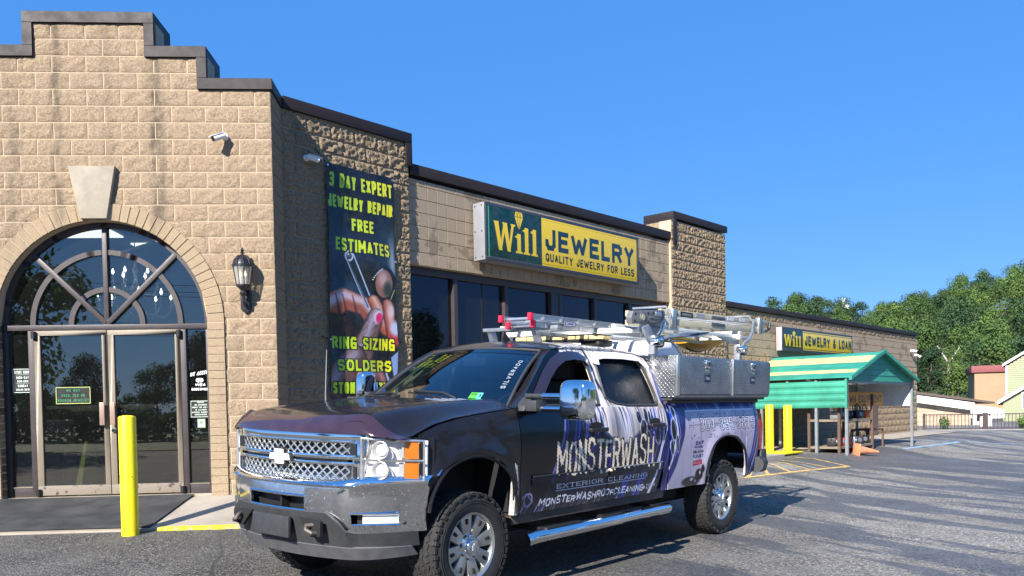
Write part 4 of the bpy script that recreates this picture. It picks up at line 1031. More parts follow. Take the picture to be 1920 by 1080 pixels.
# ---------------------------------------------------------------- inside the shop, seen through the glass
def interior():
    M_cab = simple('grey_cabinet', (.30, .36, .40), .45); M_bin = simple('grey_bin', (.16, .19, .21), .5); M_coolr = simple('white_water_cooler', (.55, .60, .64), .4)
    M_wood = simple('brown_counter_panel', (.13, .085, .06), .5); M_shelf = simple('pale_shelf', (.42, .33, .24), .6)
    LP = [(-7.1, .35), (-3.1, .35), (-3.1, 6.5), (-8.6, 6.5), (-8.6, 2.35), (-7.15, .95)]; fl = MB(); fl.prism(LP, -1.03, -1.0, 'xy'); fl.build('lobby_floor', simple('lobby_floor_tile', (.16, .145, .13), .45), bld, BI @ M1, smooth=0)
    cl = MB(); cl.prism(LP, 3.2, 3.25, 'xy'); cl.build('lobby_ceiling', M_room, bld, BI @ M1, smooth=0)
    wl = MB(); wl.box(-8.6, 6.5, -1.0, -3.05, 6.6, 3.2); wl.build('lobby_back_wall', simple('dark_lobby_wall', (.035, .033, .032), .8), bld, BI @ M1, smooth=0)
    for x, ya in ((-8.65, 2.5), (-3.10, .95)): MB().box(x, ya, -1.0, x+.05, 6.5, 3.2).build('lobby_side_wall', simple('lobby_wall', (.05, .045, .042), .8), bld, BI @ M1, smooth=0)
    M_in = M1
    r = empty('drinks_cabinet', M_in @ T(-6.95, 1.0, -1.0), label='pale grey cabinet with a stack on top behind the left side glass', cat='cabinet')
    MB().box(-.35, 0, 0, .30, .5, 1.15).build('body', M_cab, r, bevel=.01); MB().box(-.32, -.012, .05, -.14, -.002, 1.1).build('door', simple('blue_grey_door', (.24, .40, .60), .4), r, bevel=.004); MB().box(-.22, .05, 1.152, .12, .45, 1.72).build('top_box', M_cab, r, bevel=.02)
    r = empty('water_cooler', M_in @ T(-6.78, 1.8, -1.0), label='white rounded water cooler standing inside the left door', cat='cooler')
    MB().box(-.02, 0, 0, .34, .4, .98).build('body', M_coolr, r, bevel=.06, seg=4); MB().box(.08, -.006, .80, .22, .0, .83).build('slot', M_black, r)
    r = empty('waste_bin', M_in @ T(-6.42, 1.25, -1.0), label='grey round waste bin inside the left door', cat='bin')
    m = MB(); m.lathe([(.17, 0), (.19, .70), (.195, .72), (.18, .76), (.02, .78)], None, 24); m.build('body', M_bin, r)
    MB().box(-6.66, 1.05, -1.0, -6.50, 1.4, .10).build('file_cabinet', M_cab, None, M_in, label='grey upright file cabinet inside the left door', cat='cabinet', bevel=.01)
    wf = empty('wet_floor_sign', M_in @ T(-5.72, .75, -1.0), label='yellow folding floor sign leaning inside by the door gap', cat='floor sign')
    yl = simple('lime_plastic', (.55, .60, .10), .4)
    m = MB(); m.prism([(-.16, 0), (.16, 0), (.05, .66), (-.05, .66)], 0, .012, 'xz', RX(R(-8))); m.build('front_panel', yl, wf); m = MB(); m.prism([(-.16, 0), (.16, 0), (.05, .66), (-.05, .66)], .2, .212, 'xz', RX(R(8))); m.build('back_panel', yl, wf)
    dc = empty('display_counter', M_in @ T(-6.02, 2.3, -1.0), label='glass topped jewelry counter with brown panel inside the right door', cat='counter')
    MB().box(0, 0, 0.12, 2.0, .6, .72).build('panel', M_wood, dc, bevel=.005); MB().box(0, .03, 0, 2.0, .6, .12).build('plinth', M_black, dc); MB().box(-.01, -.02, .72, 2.02, .6, .75).build('ledge', M_alu, dc, bevel=.004)
    MB().box(0, 0, .75, 2.0, .006, 1.05).build('front_glass', glass_mat('counter_glass', (.6, .7, .7), .2), dc, smooth=0); MB().box(0, 0, 1.05, 2.0, .6, 1.075).build('top_glass', M_alu, dc)
    pal = [(.7, .72, .7), (.5, .2, .2), (.6, .6, .2), (.2, .4, .5), (.8, .8, .75)]
    for i in range(9):
        c = random.choice(pal); MB().box(0, 0, 0, .10, .12, random.uniform(.04, .12)).build('display_tray', simple('tray_colour', c, .6), None, M_in @ T(-5.9+i*.2, 2.45+random.uniform(0, .2), -.245), label='small %s display tray, number %s from the left, inside the glass counter' % (('pale', 'red', 'olive', 'blue', 'white')[pal.index(c)], ('first', 'second', 'third', 'fourth', 'fifth', 'sixth', 'seventh', 'eighth', 'ninth')[i]), cat='tray', group='trays in the glass counter')
    # chandelier: arms, candles and lit bulbs
    M_cr = simple('crystal_white', (.78, .80, .84), .15, .2); M_lit = simple('lit_candle_bulb', (1, .9, .8), .3, emit=(1, .93, .85), estr=9.0)
    ch = empty('chandelier', M_in @ T(-5.45, 2.0, 1.75), label='white crystal chandelier with lit candle bulbs behind the arched window', cat='chandelier')
    m = MB(); m.lathe([(.01, .55), (.02, .45), (.05, .40), (.02, .34), (.03, .2), (.08, .12), (.03, .02), (.05, -.1), (.09, -.2), (.02, -.32), (.001, -.36)], None, 14); m.build('stem', M_cr, ch)
    m = MB(); m.tube([(0, 0, .5), (0, 0, 1.24)], .008, 6); m.build('chain', M_cr, ch)
    for (rr, zz, n, ph) in ((.52, -.10, 10, .1), (.30, .22, 6, .4)):
        for k in range(n):
            t = 2*math.pi*k/n + ph; cx, sx = math.cos(t), math.sin(t)
            m = MB(); m.tube([(0.03*cx, .03*sx, zz-.02), (rr*.35*cx, rr*.35*sx, zz-.16), (rr*.8*cx, rr*.8*sx, zz-.17), (rr*cx, rr*sx, zz-.05), (rr*cx, rr*sx, zz)], .013, 6); a = m.build('arm', M_cr, ch)
            m = MB(); m.cyl((rr*cx, rr*sx, zz), (rr*cx, rr*sx, zz+.11), .011, n=8); m.lathe([(.035, zz-.01), (.04, zz+.005), (.01, zz+.008)], T(rr*cx, rr*sx, 0), 10); m.build('candle', M_cr, a)
            m = MB(); m.lathe([(.008, 0), (.021, .025), (.014, .055), (.002, .085)], T(rr*cx, rr*sx, zz+.11), 10); m.build('bulb', M_lit, a)
    M_tro = simple('lit_ceiling_panel', (.9, .9, .85), .5, emit=(1, .96, .86), estr=2.2)
    for i, (x, y) in enumerate(((-7.6, 2.2), (-7.2, 4.4), (-4.6, 3.9), (-6.1, 5.6))): MB().box(x-.6, y-.3, 3.17, x+.6, y+.3, 3.195).build('ceiling_light', M_tro, None, M1, label='lit ceiling panel inside the entrance lobby, ' + ('nearest the glass', 'left middle', 'right middle', 'deepest')[i], cat='ceiling light', group='lobby ceiling lights', smooth=0)
    for i, x in enumerate((3.2, 5.6, 8.0)): MB().box(x-.6, 1.6, 2.86, x+.6, 2.2, 2.895).build('ceiling_light', M_tro, None, M2, label='lit ceiling panel behind the shop windows, ' + ('nearest the banner', 'middle one', 'nearest the pillar')[i], cat='ceiling light', group='showroom ceiling lights', smooth=0)
    # showroom behind the long windows
    MB().box(.3, .35, -1.03, 12, 13, -1.0).build('showroom_floor', simple('showroom_floor', (.10, .09, .08), .5), bld, BI @ M2, smooth=0)
    MB().box(.3, .35, 2.9, 12, 13, 2.95).build('showroom_ceiling', simple('showroom_ceiling', (.16, .155, .15), .8), bld, BI @ M2, smooth=0)
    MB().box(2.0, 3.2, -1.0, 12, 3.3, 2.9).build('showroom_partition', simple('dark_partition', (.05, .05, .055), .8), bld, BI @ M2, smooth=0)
    MB().box(1.9, .35, -1.0, 2.0, 3.2, 2.9).build('showroom_side', M_room, bld, BI @ M2, smooth=0)
    for i, (s_, l_) in enumerate(((2.45, 1.5), (4.7, 1.9))):
        sh = empty('display_shelving', M2 @ T(s_, .9, -1.0), label=('pale shelves behind the first shop window from the banner', 'pale shelves behind the second and third shop windows')[i], cat='shelving')
        for z in (.4, .85, 1.3, 1.75, 2.2, 2.65): MB().box(0, 0, z, l_, .45, z+.03).build('shelf', M_shelf, sh, smooth=0)
        for x in (0, l_-.04): MB().box(x, .40, 0, x+.04, .45, 2.8).build('upright', M_wood, sh, smooth=0)
interior()
# ---------------------------------------------------------------- the pickup truck
TA = Vector((0.6307886, 0.7759546, 0)); TB = Vector((TA.y, -TA.x, 0))
TO = Vector((-.36547, 6.17134, 0)) - TB*.99
MT = frame(Vector((TO.x, TO.y, 0.0)), TA, -TB) @ T(0, 0, .0376) @ RX(.038)   # x rearwards, -y to the driver side
pt = lambda xs: (lambda x: interp(x, [a for a, b in xs], [b for a, b in xs]))
YLZ = pt([(.40,.950),(.56,.972),(.70,.984),(.82,.991),(.95,.999),(1.06,1.003),(1.16,1.0),(1.25,.987),(1.32,.970),(1.37,.952),(1.40,.932),(1.42,.912),(1.5,.880),(1.6,.842),(1.7,.802),(1.8,.757),(1.88,.715),(1.95,.665)])
FX, RXW, ZW = 0.02, 4.03, .40
def YS(x, z):
    y = YLZ(z)
    if x < .0: y -= .050*((-x)/.47)**2
    for cx in (.03, 4.08):
        r = math.hypot(x-cx, (z-.60)*1.0)
        if .42 < r < .62 and z < 1.2: y += .022*max(0, 1-abs(r-.50)/.11)
    if z > .9 and x < .6: y -= .0
    if x > 4.85: y -= .10*((x-4.85)/.25)**2
    return y
def mat_paint(name, col, rough=.22, coat=.35):
    n = NT(name); v = n.coords('Object')
    f = n.noise(v, 3, 4); dust_haze = n.ramp(n.noise(v, 7, 5, .65), [(.45, 0), (.9, .04)])
    sp = n.n('ShaderNodeSeparateXYZ'); n.l(v, sp.inputs[0]); low = n.ramp(sp.outputs[2], [(.45, .22), (.75, .0)])
    c = n.mix(n.math('MAXIMUM', dust_haze, low), col, (.16, .14, .12)) if col[0] < .1 else n.mix(dust_haze, col, tuple(x*.8 for x in col))
    n.set(Base_Color=c, Roughness=n.ramp(n.noise(v, 11, 4), [(.3, rough*.7), (.8, rough*1.5)]), Coat_Weight=coat, Coat_Roughness=.03, Specular_IOR_Level=.22); return n.m
M_blk = mat_paint('black_truck_paint', (.012, .011, .014))
M_trim = simple('grey_black_plastic', (.035, .036, .038), .55, var=.2, vscale=14, bump=.15)
M_dark = simple('underbody_black', (.008, .008, .008), .8)
M_rub = simple('tyre_rubber', (.022, .021, .020), .82, var=.35, vscale=22, bump=.4, bscale=40)
M_rim = simple('machined_wheel_alloy', (.52, .52, .50), .30, .85, .10, 9)
def chrome_dirty():
    n = NT('dusty_chrome'); v = n.coords()
    sp = n.ramp(n.noise(v, 95, 2, .6), [(.68, 0.0), (.72, .8)]); du = n.ramp(n.noise(v, 5, 5, .65), [(.40, .06), (.8, .42)])
    c = n.mix(n.math('MAXIMUM', sp, du), (.84, .85, .87), (.58, .56, .53))
    n.set(Base_Color=c, Metallic=n.ramp(sp, [(0, 1.0), (1, .2)]), Roughness=n.ramp(du, [(0.05, .06), (.42, .17)])); return n.m
M_chr = chrome_dirty()
M_glsT = glass_mat('truck_window_glass', (.30, .36, .34), .10)
M_glsR = simple('dark_rear_window_glass', (.004, .007, .012), .25, coat=.0, var=.05, spec=.2)

def wrap_print():
    im = Img(.40, .40, 5.20, 2.04, 330, (.012, .011, .015)); H, Wd = im.h, im.w; X, Z = im.X, im.Z
    rr = random.Random(11)
    n1_ = vnoise(H, Wd, 6, 18, 5); nv = vnoise(H, Wd, 2.2, 70, 4); n3_ = vnoise(H, Wd, 14, 40, 4)
    S = lambda d, w=.03: np.clip(.5 + d/w, 0, 1)
    # doors: navy to purple with streaks
    edge = .88 + .42*(Z-.56)/.80                                # slanted front edge of the artwork
    m = S(X-edge, .05); im.fill(m, (.075, .065, .20)); im.fill(m*np.clip(n1_*2-.7, 0, 1), (.02, .02, .07)); im.fill(m*np.clip(nv*2.4-1.35, 0, 1)*.9, (.20, .22, .55))
    for i in range(26):
        x0 = rr.uniform(.80, 1.65); c = rr.choice([(.13, .17, .55), (.20, .28, .66), (.05, .04, .12), (.42, .42, .62), (.10, .10, .32)])
        im.stroke([(x0, .56), (x0+.12, .85), (x0+.26, 1.15), (x0+.33, 1.40)], rr.uniform(.006, .035), c, .8, rr.uniform(.004, .02), soft=2)
    # white torn cloth over the upper doors and the pillars
    up = 1.165 + .10*np.sin(X*5.2+.6) + .08*(n1_-.5)
    m = S(Z-up, .04)*S(X-1.42, .04)*S(2.86+.0*X-X, .02); im.fill(m, (.84, .80, .76))
    im.fill(m*np.clip(nv*2.6-1.5, 0, 1)*.9, (.30, .25, .27)); im.fill(m*np.clip(n3_*3-2.0, 0, 1)*.8, (.56, .42, .34))
    m = S(Z-1.42, .01)*S(X-1.36-.10*(Z-1.5), .02)*S(2.98-X, .02); im.fill(m, (.86, .83, .80)); im.fill(m*np.clip(nv*2.8-1.72, 0, 1)*.85, (.38, .30, .27)); im.fill(m*np.clip(n3_*3-2.05, 0, 1)*.7, (.62, .48, .38))
    for i in range(34):
        x0 = rr.uniform(1.40, 2.85); z0 = rr.uniform(1.80, 1.93); im.stroke([(x0, z0+.1), (x0+rr.uniform(-.03, .03), z0-rr.uniform(0, .04))], rr.uniform(.004, .03), (.10, .09, .13), .8, .004, soft=2)
    for (a, b) in (((1.86, 1.78), (1.90, 1.42)), ((1.80, 1.62), (1.86, 1.40)), ((2.80, 1.74), (2.86, 1.46)), ((1.76, 1.9), (1.80, 1.55))):
        im.stroke([a, ((a[0]+b[0])/2+.02, (a[1]+b[1])/2), b], .035, (.10, .09, .14), .85, .015, soft=4)
    # pale smoke in the middle of the rear door
    g = np.exp(-(((X-2.0)/.20)**2 + ((Z-1.22)/.20)**2)); im.fill(g*.9, (.62, .61, .66)); im.fill(g*np.clip(nv*3-1.4, 0, 1), (.10, .10, .14)); 
    g = np.exp(-(((X-2.08)/.06)**2 + ((Z-1.28)/.16)**2)); im.fill(g*.8, (.90, .90, .92))
    # dark claws and links
    for (x, z, rx, rz, ro) in ((2.30, 1.29, .035, .055, .2), (2.43, 1.30, .03, .07, -.1), (2.36, 1.19, .05, .075, -.3), (2.52, 1.25, .045, .10, .2), (2.60, 1.15, .05, .11, .25), (1.60, 1.30, .03, .08, .1), (1.52, 1.32, .02, .07, 0), (1.69, 1.29, .03, .07, -.1), (2.45, 1.10, .03, .06, .2)):
        im.ell(x, z, rx*1.25, rz*1.18, (.80, .78, .80), .7, soft=3, rot=ro); im.ell(x, z, rx, rz, (.05, .045, .07), 1, soft=2, rot=ro); im.ell(x-.01, z+rz*.4, rx*.3, rz*.25, (.42, .40, .50), .7, soft=4)
    for i in range(30):
        x0 = rr.uniform(1.38, 2.75); im.stroke([(x0, 1.38), (x0+rr.uniform(-.02, .05), 1.20-rr.uniform(0, .08))], rr.uniform(.008, .03), rr.choice([(.06, .05, .09), (.85, .83, .84), (.28, .30, .62), (.40, .35, .45)]), .75, .004, soft=2)
    for (x, c, w) in ((2.50, (.22, .28, .70), .05), (2.58, (.30, .26, .50), .04), (2.66, (.78, .80, .90), .03), (2.74, (.10, .12, .45), .05), (2.44, (.10, .12, .40), .04)):
        im.stroke([(x-.22, .55), (x-.06, .80), (x+.06, 1.10), (x+.10, 1.36)], w, c, .9, w*.5, soft=3)
    # lower door band
    m = S(.86-Z, .02)*S(X-.62, .04)*S(2.80-X, .02); im.fill(m*.80, (.045, .042, .075)); im.fill(m*np.clip(nv*2.6-1.6, 0, 1)*.7, (.30, .30, .46))
    for x in (2.05, 2.30): im.poly([(x-.13, .57), (x+.0, .57), (x+.14, .80), (x+.04, .80)], (.09, .17, .50), .8, soft=6)
    for i in range(34):
        x0 = rr.uniform(.60, 2.5); l = rr.uniform(.05, .16); im.stroke([(x0, .57), (x0+l*.8, .57+l)], rr.uniform(.003, .014), rr.choice([(.72, .72, .80), (.30, .32, .60), (.5, .5, .6)]), .75, .002, soft=2)
    im.stroke([(2.48, .56), (2.62, .75), (2.70, 1.0), (2.82, 1.22)], .04, (.85, .86, .90), .95, .012, soft=2)
    # bed side: riveted lavender plate
    m = S(X-2.80, .01); im.fill(m, (.66, .63, .71)); im.fill(m*np.clip(n1_*2-1, 0, 1)*.6, (.84, .82, .86)); im.fill(m*np.clip(nv*2.4-1.4, 0, 1)*.45, (.26, .24, .38)); im.fill(m*np.clip(n3_*3-2.0, 0, 1)*.5, (.80, .80, .86))
    m = S(Z-1.345, .015)*S(X-2.8, .01); im.fill(m, (.20, .28, .52)); im.fill(m*np.clip(nv*4-2.2, 0, 1), (.60, .68, .86))
    for i in range(80): x0 = rr.uniform(3.0, 4.9); im.stroke([(x0, 1.345), (x0-.03, 1.42)], .008, (.07, .09, .28), .8, .003, soft=2)
    im.stroke([(3.2, 1.335), (3.5, 1.338), (4.9, 1.34)], .012, (.85, .88, .95), .9, soft=2)
    for a, b, c in ((2.80, 3.02, (.06, .07, .25)), (2.86, 2.93, (.16, .26, .72)), (2.97, 3.05, (.80, .80, .88))):
        im.poly([(a, 1.44), (b, 1.44), (b+.02, 1.2), (b-.10, .9), (b-.30, .55), (a-.22, .55), (a-.06, .9), (a+.01, 1.2)], c, .95, soft=4)
    im.poly([(2.98, 1.40), (3.20, 1.36), (3.14, 1.10), (3.00, .80), (2.80, .56), (2.70, .56), (2.92, .85), (3.02, 1.1)], (.13, .14, .40), .9, soft=4)
    for (x, z, rx, rz, ro) in ((2.95, 1.33, .03, .05, .1), (2.93, 1.16, .05, .10, .1), (2.90, .98, .03, .07, .3), (3.00, 1.02, .03, .08, .2), (2.88, 1.38, .02, .05, 0)):
        im.ell(x, z, rx*1.3, rz*1.2, (.75, .76, .86), .8, soft=3, rot=ro); im.ell(x, z, rx, rz, (.05, .05, .09), 1, soft=2, rot=ro)
    for k in range(3): im.stroke([(2.92+.05*k, 1.30), (2.98+.04*k, 1.10), (2.90+.03*k, .90)], .008, (.82, .84, .95), .8, soft=2)
    for (x, z, rx, rz) in ((3.32, .62, .18, .05), (3.48, .68, .07, .06), (3.40, .60, .06, .04), (4.60, .60, .08, .06), (3.55, .74, .03, .04)):
        im.ell(x, z, rx, rz, (.035, .03, .045), .95, soft=6); im.ell(x+.02, z+.02, rx*.25, rz*.4, (.70, .70, .76), .7, soft=4)
    for x, c, w in ((4.82, (.14, .18, .52), .05), (4.88, (.06, .06, .22), .04), (4.95, (.26, .33, .70), .04), (5.0, (.05, .05, .16), .07), (4.76, (.55, .58, .80), .02)):
        im.stroke([(x+.03, 1.44), (x+.02, 1.15), (x-.06, .85), (x-.22, .56)], w, c, .9, soft=3)
    im.stroke([(4.57, .62), (4.60, .80), (4.58, 1.02)], .05, (.90, .89, .90), .9, .02, soft=2)
    # seams and rivets
    im.stroke([(3.24, 1.19), (4.75, 1.195)], .006, (.22, .20, .32), .8, soft=2); im.stroke([(3.24, 1.33), (3.24, 1.19)], .005, (.22, .20, .32), .7, soft=2); im.stroke([(3.30, .60), (3.27, 1.19)], .005, (.30, .28, .42), .6, soft=2)
    for i in range(60):
        x = 3.20+rr.random()*1.55; z = rr.choice([1.215, 1.17, 1.30, 1.085, 1.06]); im.ell(x, z, .009, .009, (.16, .14, .25), .9); im.ell(x-.003, z+.003, .004, .004, (.75, .74, .85), .8)
    # lettering
    text(im, 'MONSTERWASH', 1.01, .845, .268, .12, .029, (.90, .84, .73), gap=.16, fit=1.53, jag=.10, rise=.01, out=(.02, .018, .03), outw=.008)
    text(im, 'EXTERIOR CLEANING', 1.03, .735, .042, .050, .011, (.92, .92, .95), gap=.28, fit=1.42, serif=.16)
    im.stroke([(1.02, .722), (2.42, .722)], .008, (.80, .80, .86))
    text(im, 'MONSTERWASHROOFCLEANING', .80, .618, .055, .04, .0115, (.92, .92, .95), gap=.22, fit=1.58, jag=.20, slant=.28)
    im.ell(2.405, .636, .014, .014, (.85, .85, .9)); text(im, 'COM', 2.44, .622, .042, .04, .009, (.72, .72, .78), gap=.25, fit=.16, slant=.2, jag=.1)
    im.ell(.66, .68, .055, .045, (.50, .48, .62), .95, ring=.016, rot=.5); im.stroke([(.58, .70), (.64, .73), (.72, .66), (.66, .62)], .012, (.62, .60, .72), .9); im.stroke([(.56, .60), (.63, .66)], .02, (.62, .60, .72), .9, .006)
    text(im, '304-395-3875', 3.47, 1.125, .140, .085, .019, (.88, .88, .92), gap=.28, fit=1.33, out=(.08, .07, .14), outw=.007, serif=.10)
    text(im, 'CAT', 3.37, .985, .042, .05, .016, (.06, .08, .36), gap=.12, fit=.17, slant=.25); text(im, 'PUMPS', 3.35, .955, .022, .03, .007, (.06, .08, .36), gap=.12, fit=.18, slant=.25)
    text(im, 'DELAVAN', 3.33, .905, .026, .03, .008, (.03, .03, .06), gap=.15, fit=.22); text(im, 'FLOJET', 3.33, .858, .030, .03, .009, (.05, .13, .36), gap=.18, fit=.22)
    im.poly([(3.34, .775), (3.53, .785), (3.53, .835), (3.34, .825)], (.62, .12, .24)); text(im, 'BANJO', 3.36, .793, .022, .03, .005, (.85, .6, .65), gap=.2, fit=.14)
    return im
wim = wrap_print()
def wrap_mat():
    n = NT('vinyl_wrap'); tc = n.n('ShaderNodeTexCoord'); sp = n.n('ShaderNodeSeparateXYZ'); n.l(tc.outputs['Object'], sp.inputs[0])
    cb = n.n('ShaderNodeCombineXYZ'); n.l(n.math('DIVIDE', n.math('SUBTRACT', sp.outputs[0], wim.x0), wim.x1-wim.x0), cb.inputs[0]); n.l(n.math('DIVIDE', n.math('SUBTRACT', sp.outputs[2], wim.z0), wim.z1-wim.z0), cb.inputs[1])
    it = n.n('ShaderNodeTexImage', image=wim.image('vinyl_wrap'), interpolation='Cubic', extension='EXTEND'); n.l(cb.outputs[0], it.inputs[0])
    front = n.ramp(sp.outputs[0], [(.549, 0.0), (.551, 1.0)])
    c = n.mix(front, (.012, .011, .014), it.outputs[0])
    low = n.ramp(sp.outputs[2], [(.50, .25), (.70, .0)]); c = n.mix(low, c, (.15, .13, .115))
    n.set(Base_Color=c, Roughness=.30, Coat_Weight=.30, Coat_Roughness=.05, Specular_IOR_Level=.3); return n.m
M_wrap = wrap_mat()

truck = empty('pickup_truck', MT, label='black crew cab pickup with purple exterior cleaning wrap parked across the store front', cat='pickup truck')
BW_ = dict(flipy=True)
def TP(mb, name, mat, parent=None, **k): return mb.build(name, mat, parent or truck, flipy=True, **k)
def strip(xs, lo, hi, rows, yfn=YS, mirror=1):
    m = MB(); n = len(xs)
    vs = []
    for j in range(rows+1):
        for x in xs:
            a, b = lo(x), hi(x); z = a + (b-a)*j/rows; vs.append((x, mirror*yfn(x, z), z))
    m.add(vs, [(j*n+i, j*n+i+1, (j+1)*n+i+1, (j+1)*n+i) for j in range(rows) for i in range(n-1)]); return m
def lin(a, b, n): return [a+(b-a)*i/n for i in range(n+1)]
def arch(cx, hw, base, top):
    def f(x):
        t = abs(x-cx)/hw
        return None if t >= 1 else base + (top-base)*(1-t**2.7)**(1/2.7)
    return f
aF, aR = arch(.03, .445, .60, 1.055), arch(4.09, .475, .60, 1.065)
ftop = pt([(-.50,1.215),(-.45,1.235),(-.3,1.29),(-.1,1.328),(.1,1.350),(.3,1.368),(.55,1.388)])
def flo(x): 
    a = aF(x); return a if a is not None else (.915 if x < 0 else .575)
belt = lambda x: interp(x, [.55, .8, 1.7, 2.8], [1.388, 1.392, 1.385, 1.378])
def blo(x):
    a = aR(x); return a if a is not None else (.575 if x < 4.6 else interp(x, [4.56, 4.75, 4.9, 5.08], [.575, .59, .66, .74]))
for sd in (1, -1):
    sidemat = M_wrap if sd > 0 else M_blk
    pn = lambda nm: nm
    xs = sorted(set(lin(-.47, -.4149, 4) + [.03-.445*math.cos(math.pi*i/30) for i in range(1, 30)] + lin(.476, .545, 4)))
    fm = strip(xs, flo, ftop, 16, mirror=sd)
    fender = TP(fm, 'fender', M_blk, solid=.012, smooth=50)
    # arch lips
    m = MB(); m.tube([(.03-.447*math.cos(t), sd*(YS(.03-.447*math.cos(t), .9)+.012), .60+.455*max(0, math.sin(t))**(.74)) for t in lin(0.12, math.pi, 30)], .013, 6); TP(m, 'arch_lip', M_blk, fender)
    m = MB(); m.prism([(.46, .585), (.50, .585), (.515, .80), (.50, .96), (.475, .98), (.485, .80)], sd*.955, sd*1.008, 'xz'); TP(m, 'rock_guard', simple('scuffed_clear_film', (.50, .50, .48), .35, .3, .3, 20, .3), fender) if sd > 0 else None
    d1o = TP(strip(lin(.553, 1.762, 30), lambda x: .575, lambda x: min(belt(x), 1.392), 16, mirror=sd), 'front_door', sidemat, solid=.012, smooth=50)
    d2o = TP(strip(lin(1.774, 2.735, 26), lambda x: .575 + max(0, (x-2.60)/.135)**2*.30, belt, 16, mirror=sd), 'rear_door', sidemat, solid=.012, smooth=50)
    m = strip(lin(2.745, 2.835, 6), lambda x: .575, lambda x: 1.378, 16, mirror=sd); TP(m, 'cab_corner', sidemat, solid=.012, smooth=50)
    xs = sorted(set(lin(2.862, 3.61, 14) + [4.09-.475*math.cos(math.pi*i/30) for i in range(0, 31)] + lin(4.57, 5.08, 14)))
    bed = TP(strip(xs, blo, lambda x: 1.432 - max(0, (x-4.98)/.1)**2*.03, 16, mirror=sd), 'bed_side', sidemat, solid=.015, smooth=50)
    m = MB(); m.tube([(4.09-.477*math.cos(t), sd*(YS(4.09-.477*math.cos(t), .9)+.012), .60+.465*max(0, math.sin(t))**(.74)) for t in lin(0.05, math.pi-.05, 30)], .013, 6); TP(m, 'arch_lip', M_blk, bed)
    m = MB(); m.tube([(2.87, sd*.925, 1.43), (4.0, sd*.925, 1.437), (5.02, sd*.915, 1.43)], .022, 8); TP(m, 'bed_rail', M_trim, bed)
    # door furniture
    for dd, x0, x1 in ((d1o, .70, 1.755), (d2o, 1.785, 2.70)):
        m = MB(); m.prism([(x0, .79), (x1, .79), (x1, .855), (x0+.02, .86), (x0, .84)], sd*.985, sd*1.010, 'xz'); mo = TP(m, 'moulding', M_wrap if sd > 0 else M_blk, dd, bevel=.006)
        m = MB(); m.box(x0, sd*1.004, .856, x1, sd*1.012, .866); TP(m, 'chrome_strip', M_chrome if dd is d2o else M_trim, dd)
    for dd, x0, x1, z in ((d1o, 1.44, 1.70, 1.20), (d2o, 2.44, 2.68, 1.215)):
        m = MB(); m.box(x0, sd*1.022, z-.018, x1, sd*1.045, z+.018); m.box(x0+.01, sd*.985, z-.012, x0+.05, sd*1.025, z+.012); m.box(x1-.06, sd*.985, z-.016, x1, sd*1.025, z+.016); TP(m, 'handle', M_black, dd, bevel=.008)
        m = MB(); m.prism([((x0+x1)/2+.09*math.cos(t), z+.035+.03*math.sin(t)) for t in lin(0, 2*math.pi, 20)[:-1]], sd*.98, sd*1.0015, 'xz'); TP(m, 'handle_cup', M_blk, dd)
    # upper cab side with two window holes
    outer = [(.553, 1.393), (.62, 1.405), (.80, 1.545), (1.0, 1.70), (1.15, 1.81), (1.28, 1.875), (1.45, 1.905), (1.7, 1.918), (2.1, 1.922), (2.45, 1.915), (2.66, 1.895), (2.76, 1.85), (2.83, 1.75), (2.875, 1.62), (2.885, 1.50), (2.865, 1.41), (2.835, 1.379), (2.3, 1.381), (1.7, 1.386), (.85, 1.393)]
    w1_ = [(.82, 1.405), (.84, 1.45), (.96, 1.545), (1.13, 1.69), (1.30, 1.795), (1.44, 1.840), (1.60, 1.845), (1.69, 1.83), (1.725, 1.78), (1.735, 1.60), (1.725, 1.42), (1.71, 1.402)]
    w2_ = [(1.86, 1.405), (1.855, 1.60), (1.87, 1.80), (1.90, 1.838), (2.30, 1.848), (2.60, 1.838), (2.655, 1.80), (2.70, 1.66), (2.735, 1.50), (2.73, 1.43), (2.70, 1.402), (2.66, 1.396)]
    def dens(P, step=.04):
        out = []
        for a, b in zip(P, P[1:]+P[:1]):
            n = max(1, int(math.hypot(b[0]-a[0], b[1]-a[1])/step)); out += [(a[0]+(b[0]-a[0])*i/n, a[1]+(b[1]-a[1])*i/n) for i in range(n)]
        return out
    def smoothp(P, it=2):
        for _ in range(it): P = [q for a, b in zip(P, P[1:]+P[:1]) for q in (((a[0]*3+b[0])/4, (a[1]*3+b[1])/4), ((a[0]+b[0]*3)/4, (a[1]+b[1]*3)/4))]
        return P
    w1_, w2_ = smoothp(w1_), smoothp(w2_)
    def fill_holes(loops, off=0.0):
        bm = bmesh.new()
        for L in loops:
            vs = [bm.verts.new((x, 0, z)) for x, z in L]
            for a, b in zip(vs, vs[1:]+vs[:1]): bm.edges.new((a, b))
        bmesh.ops.triangle_fill(bm, use_beauty=True, use_dissolve=False, edges=bm.edges[:])
        for _ in range(1): bmesh.ops.subdivide_edges(bm, edges=[e for e in bm.edges if e.calc_length() > .12 and len(e.link_faces) == 2], cuts=1, use_grid_fill=False)
        bmesh.ops.triangulate(bm, faces=bm.faces[:])
        bm.verts.index_update(); m = MB(); m.add([(v.co.x, sd*(YS(v.co.x, v.co.z)+off), v.co.z) for v in bm.verts], [tuple(q.index for q in f.verts) for f in bm.faces]); bm.free(); return m
    TP(fill_holes([dens(outer), w1_, w2_]), 'cab_side', sidemat if sd > 0 else M_blk, solid=.02, smooth=50)
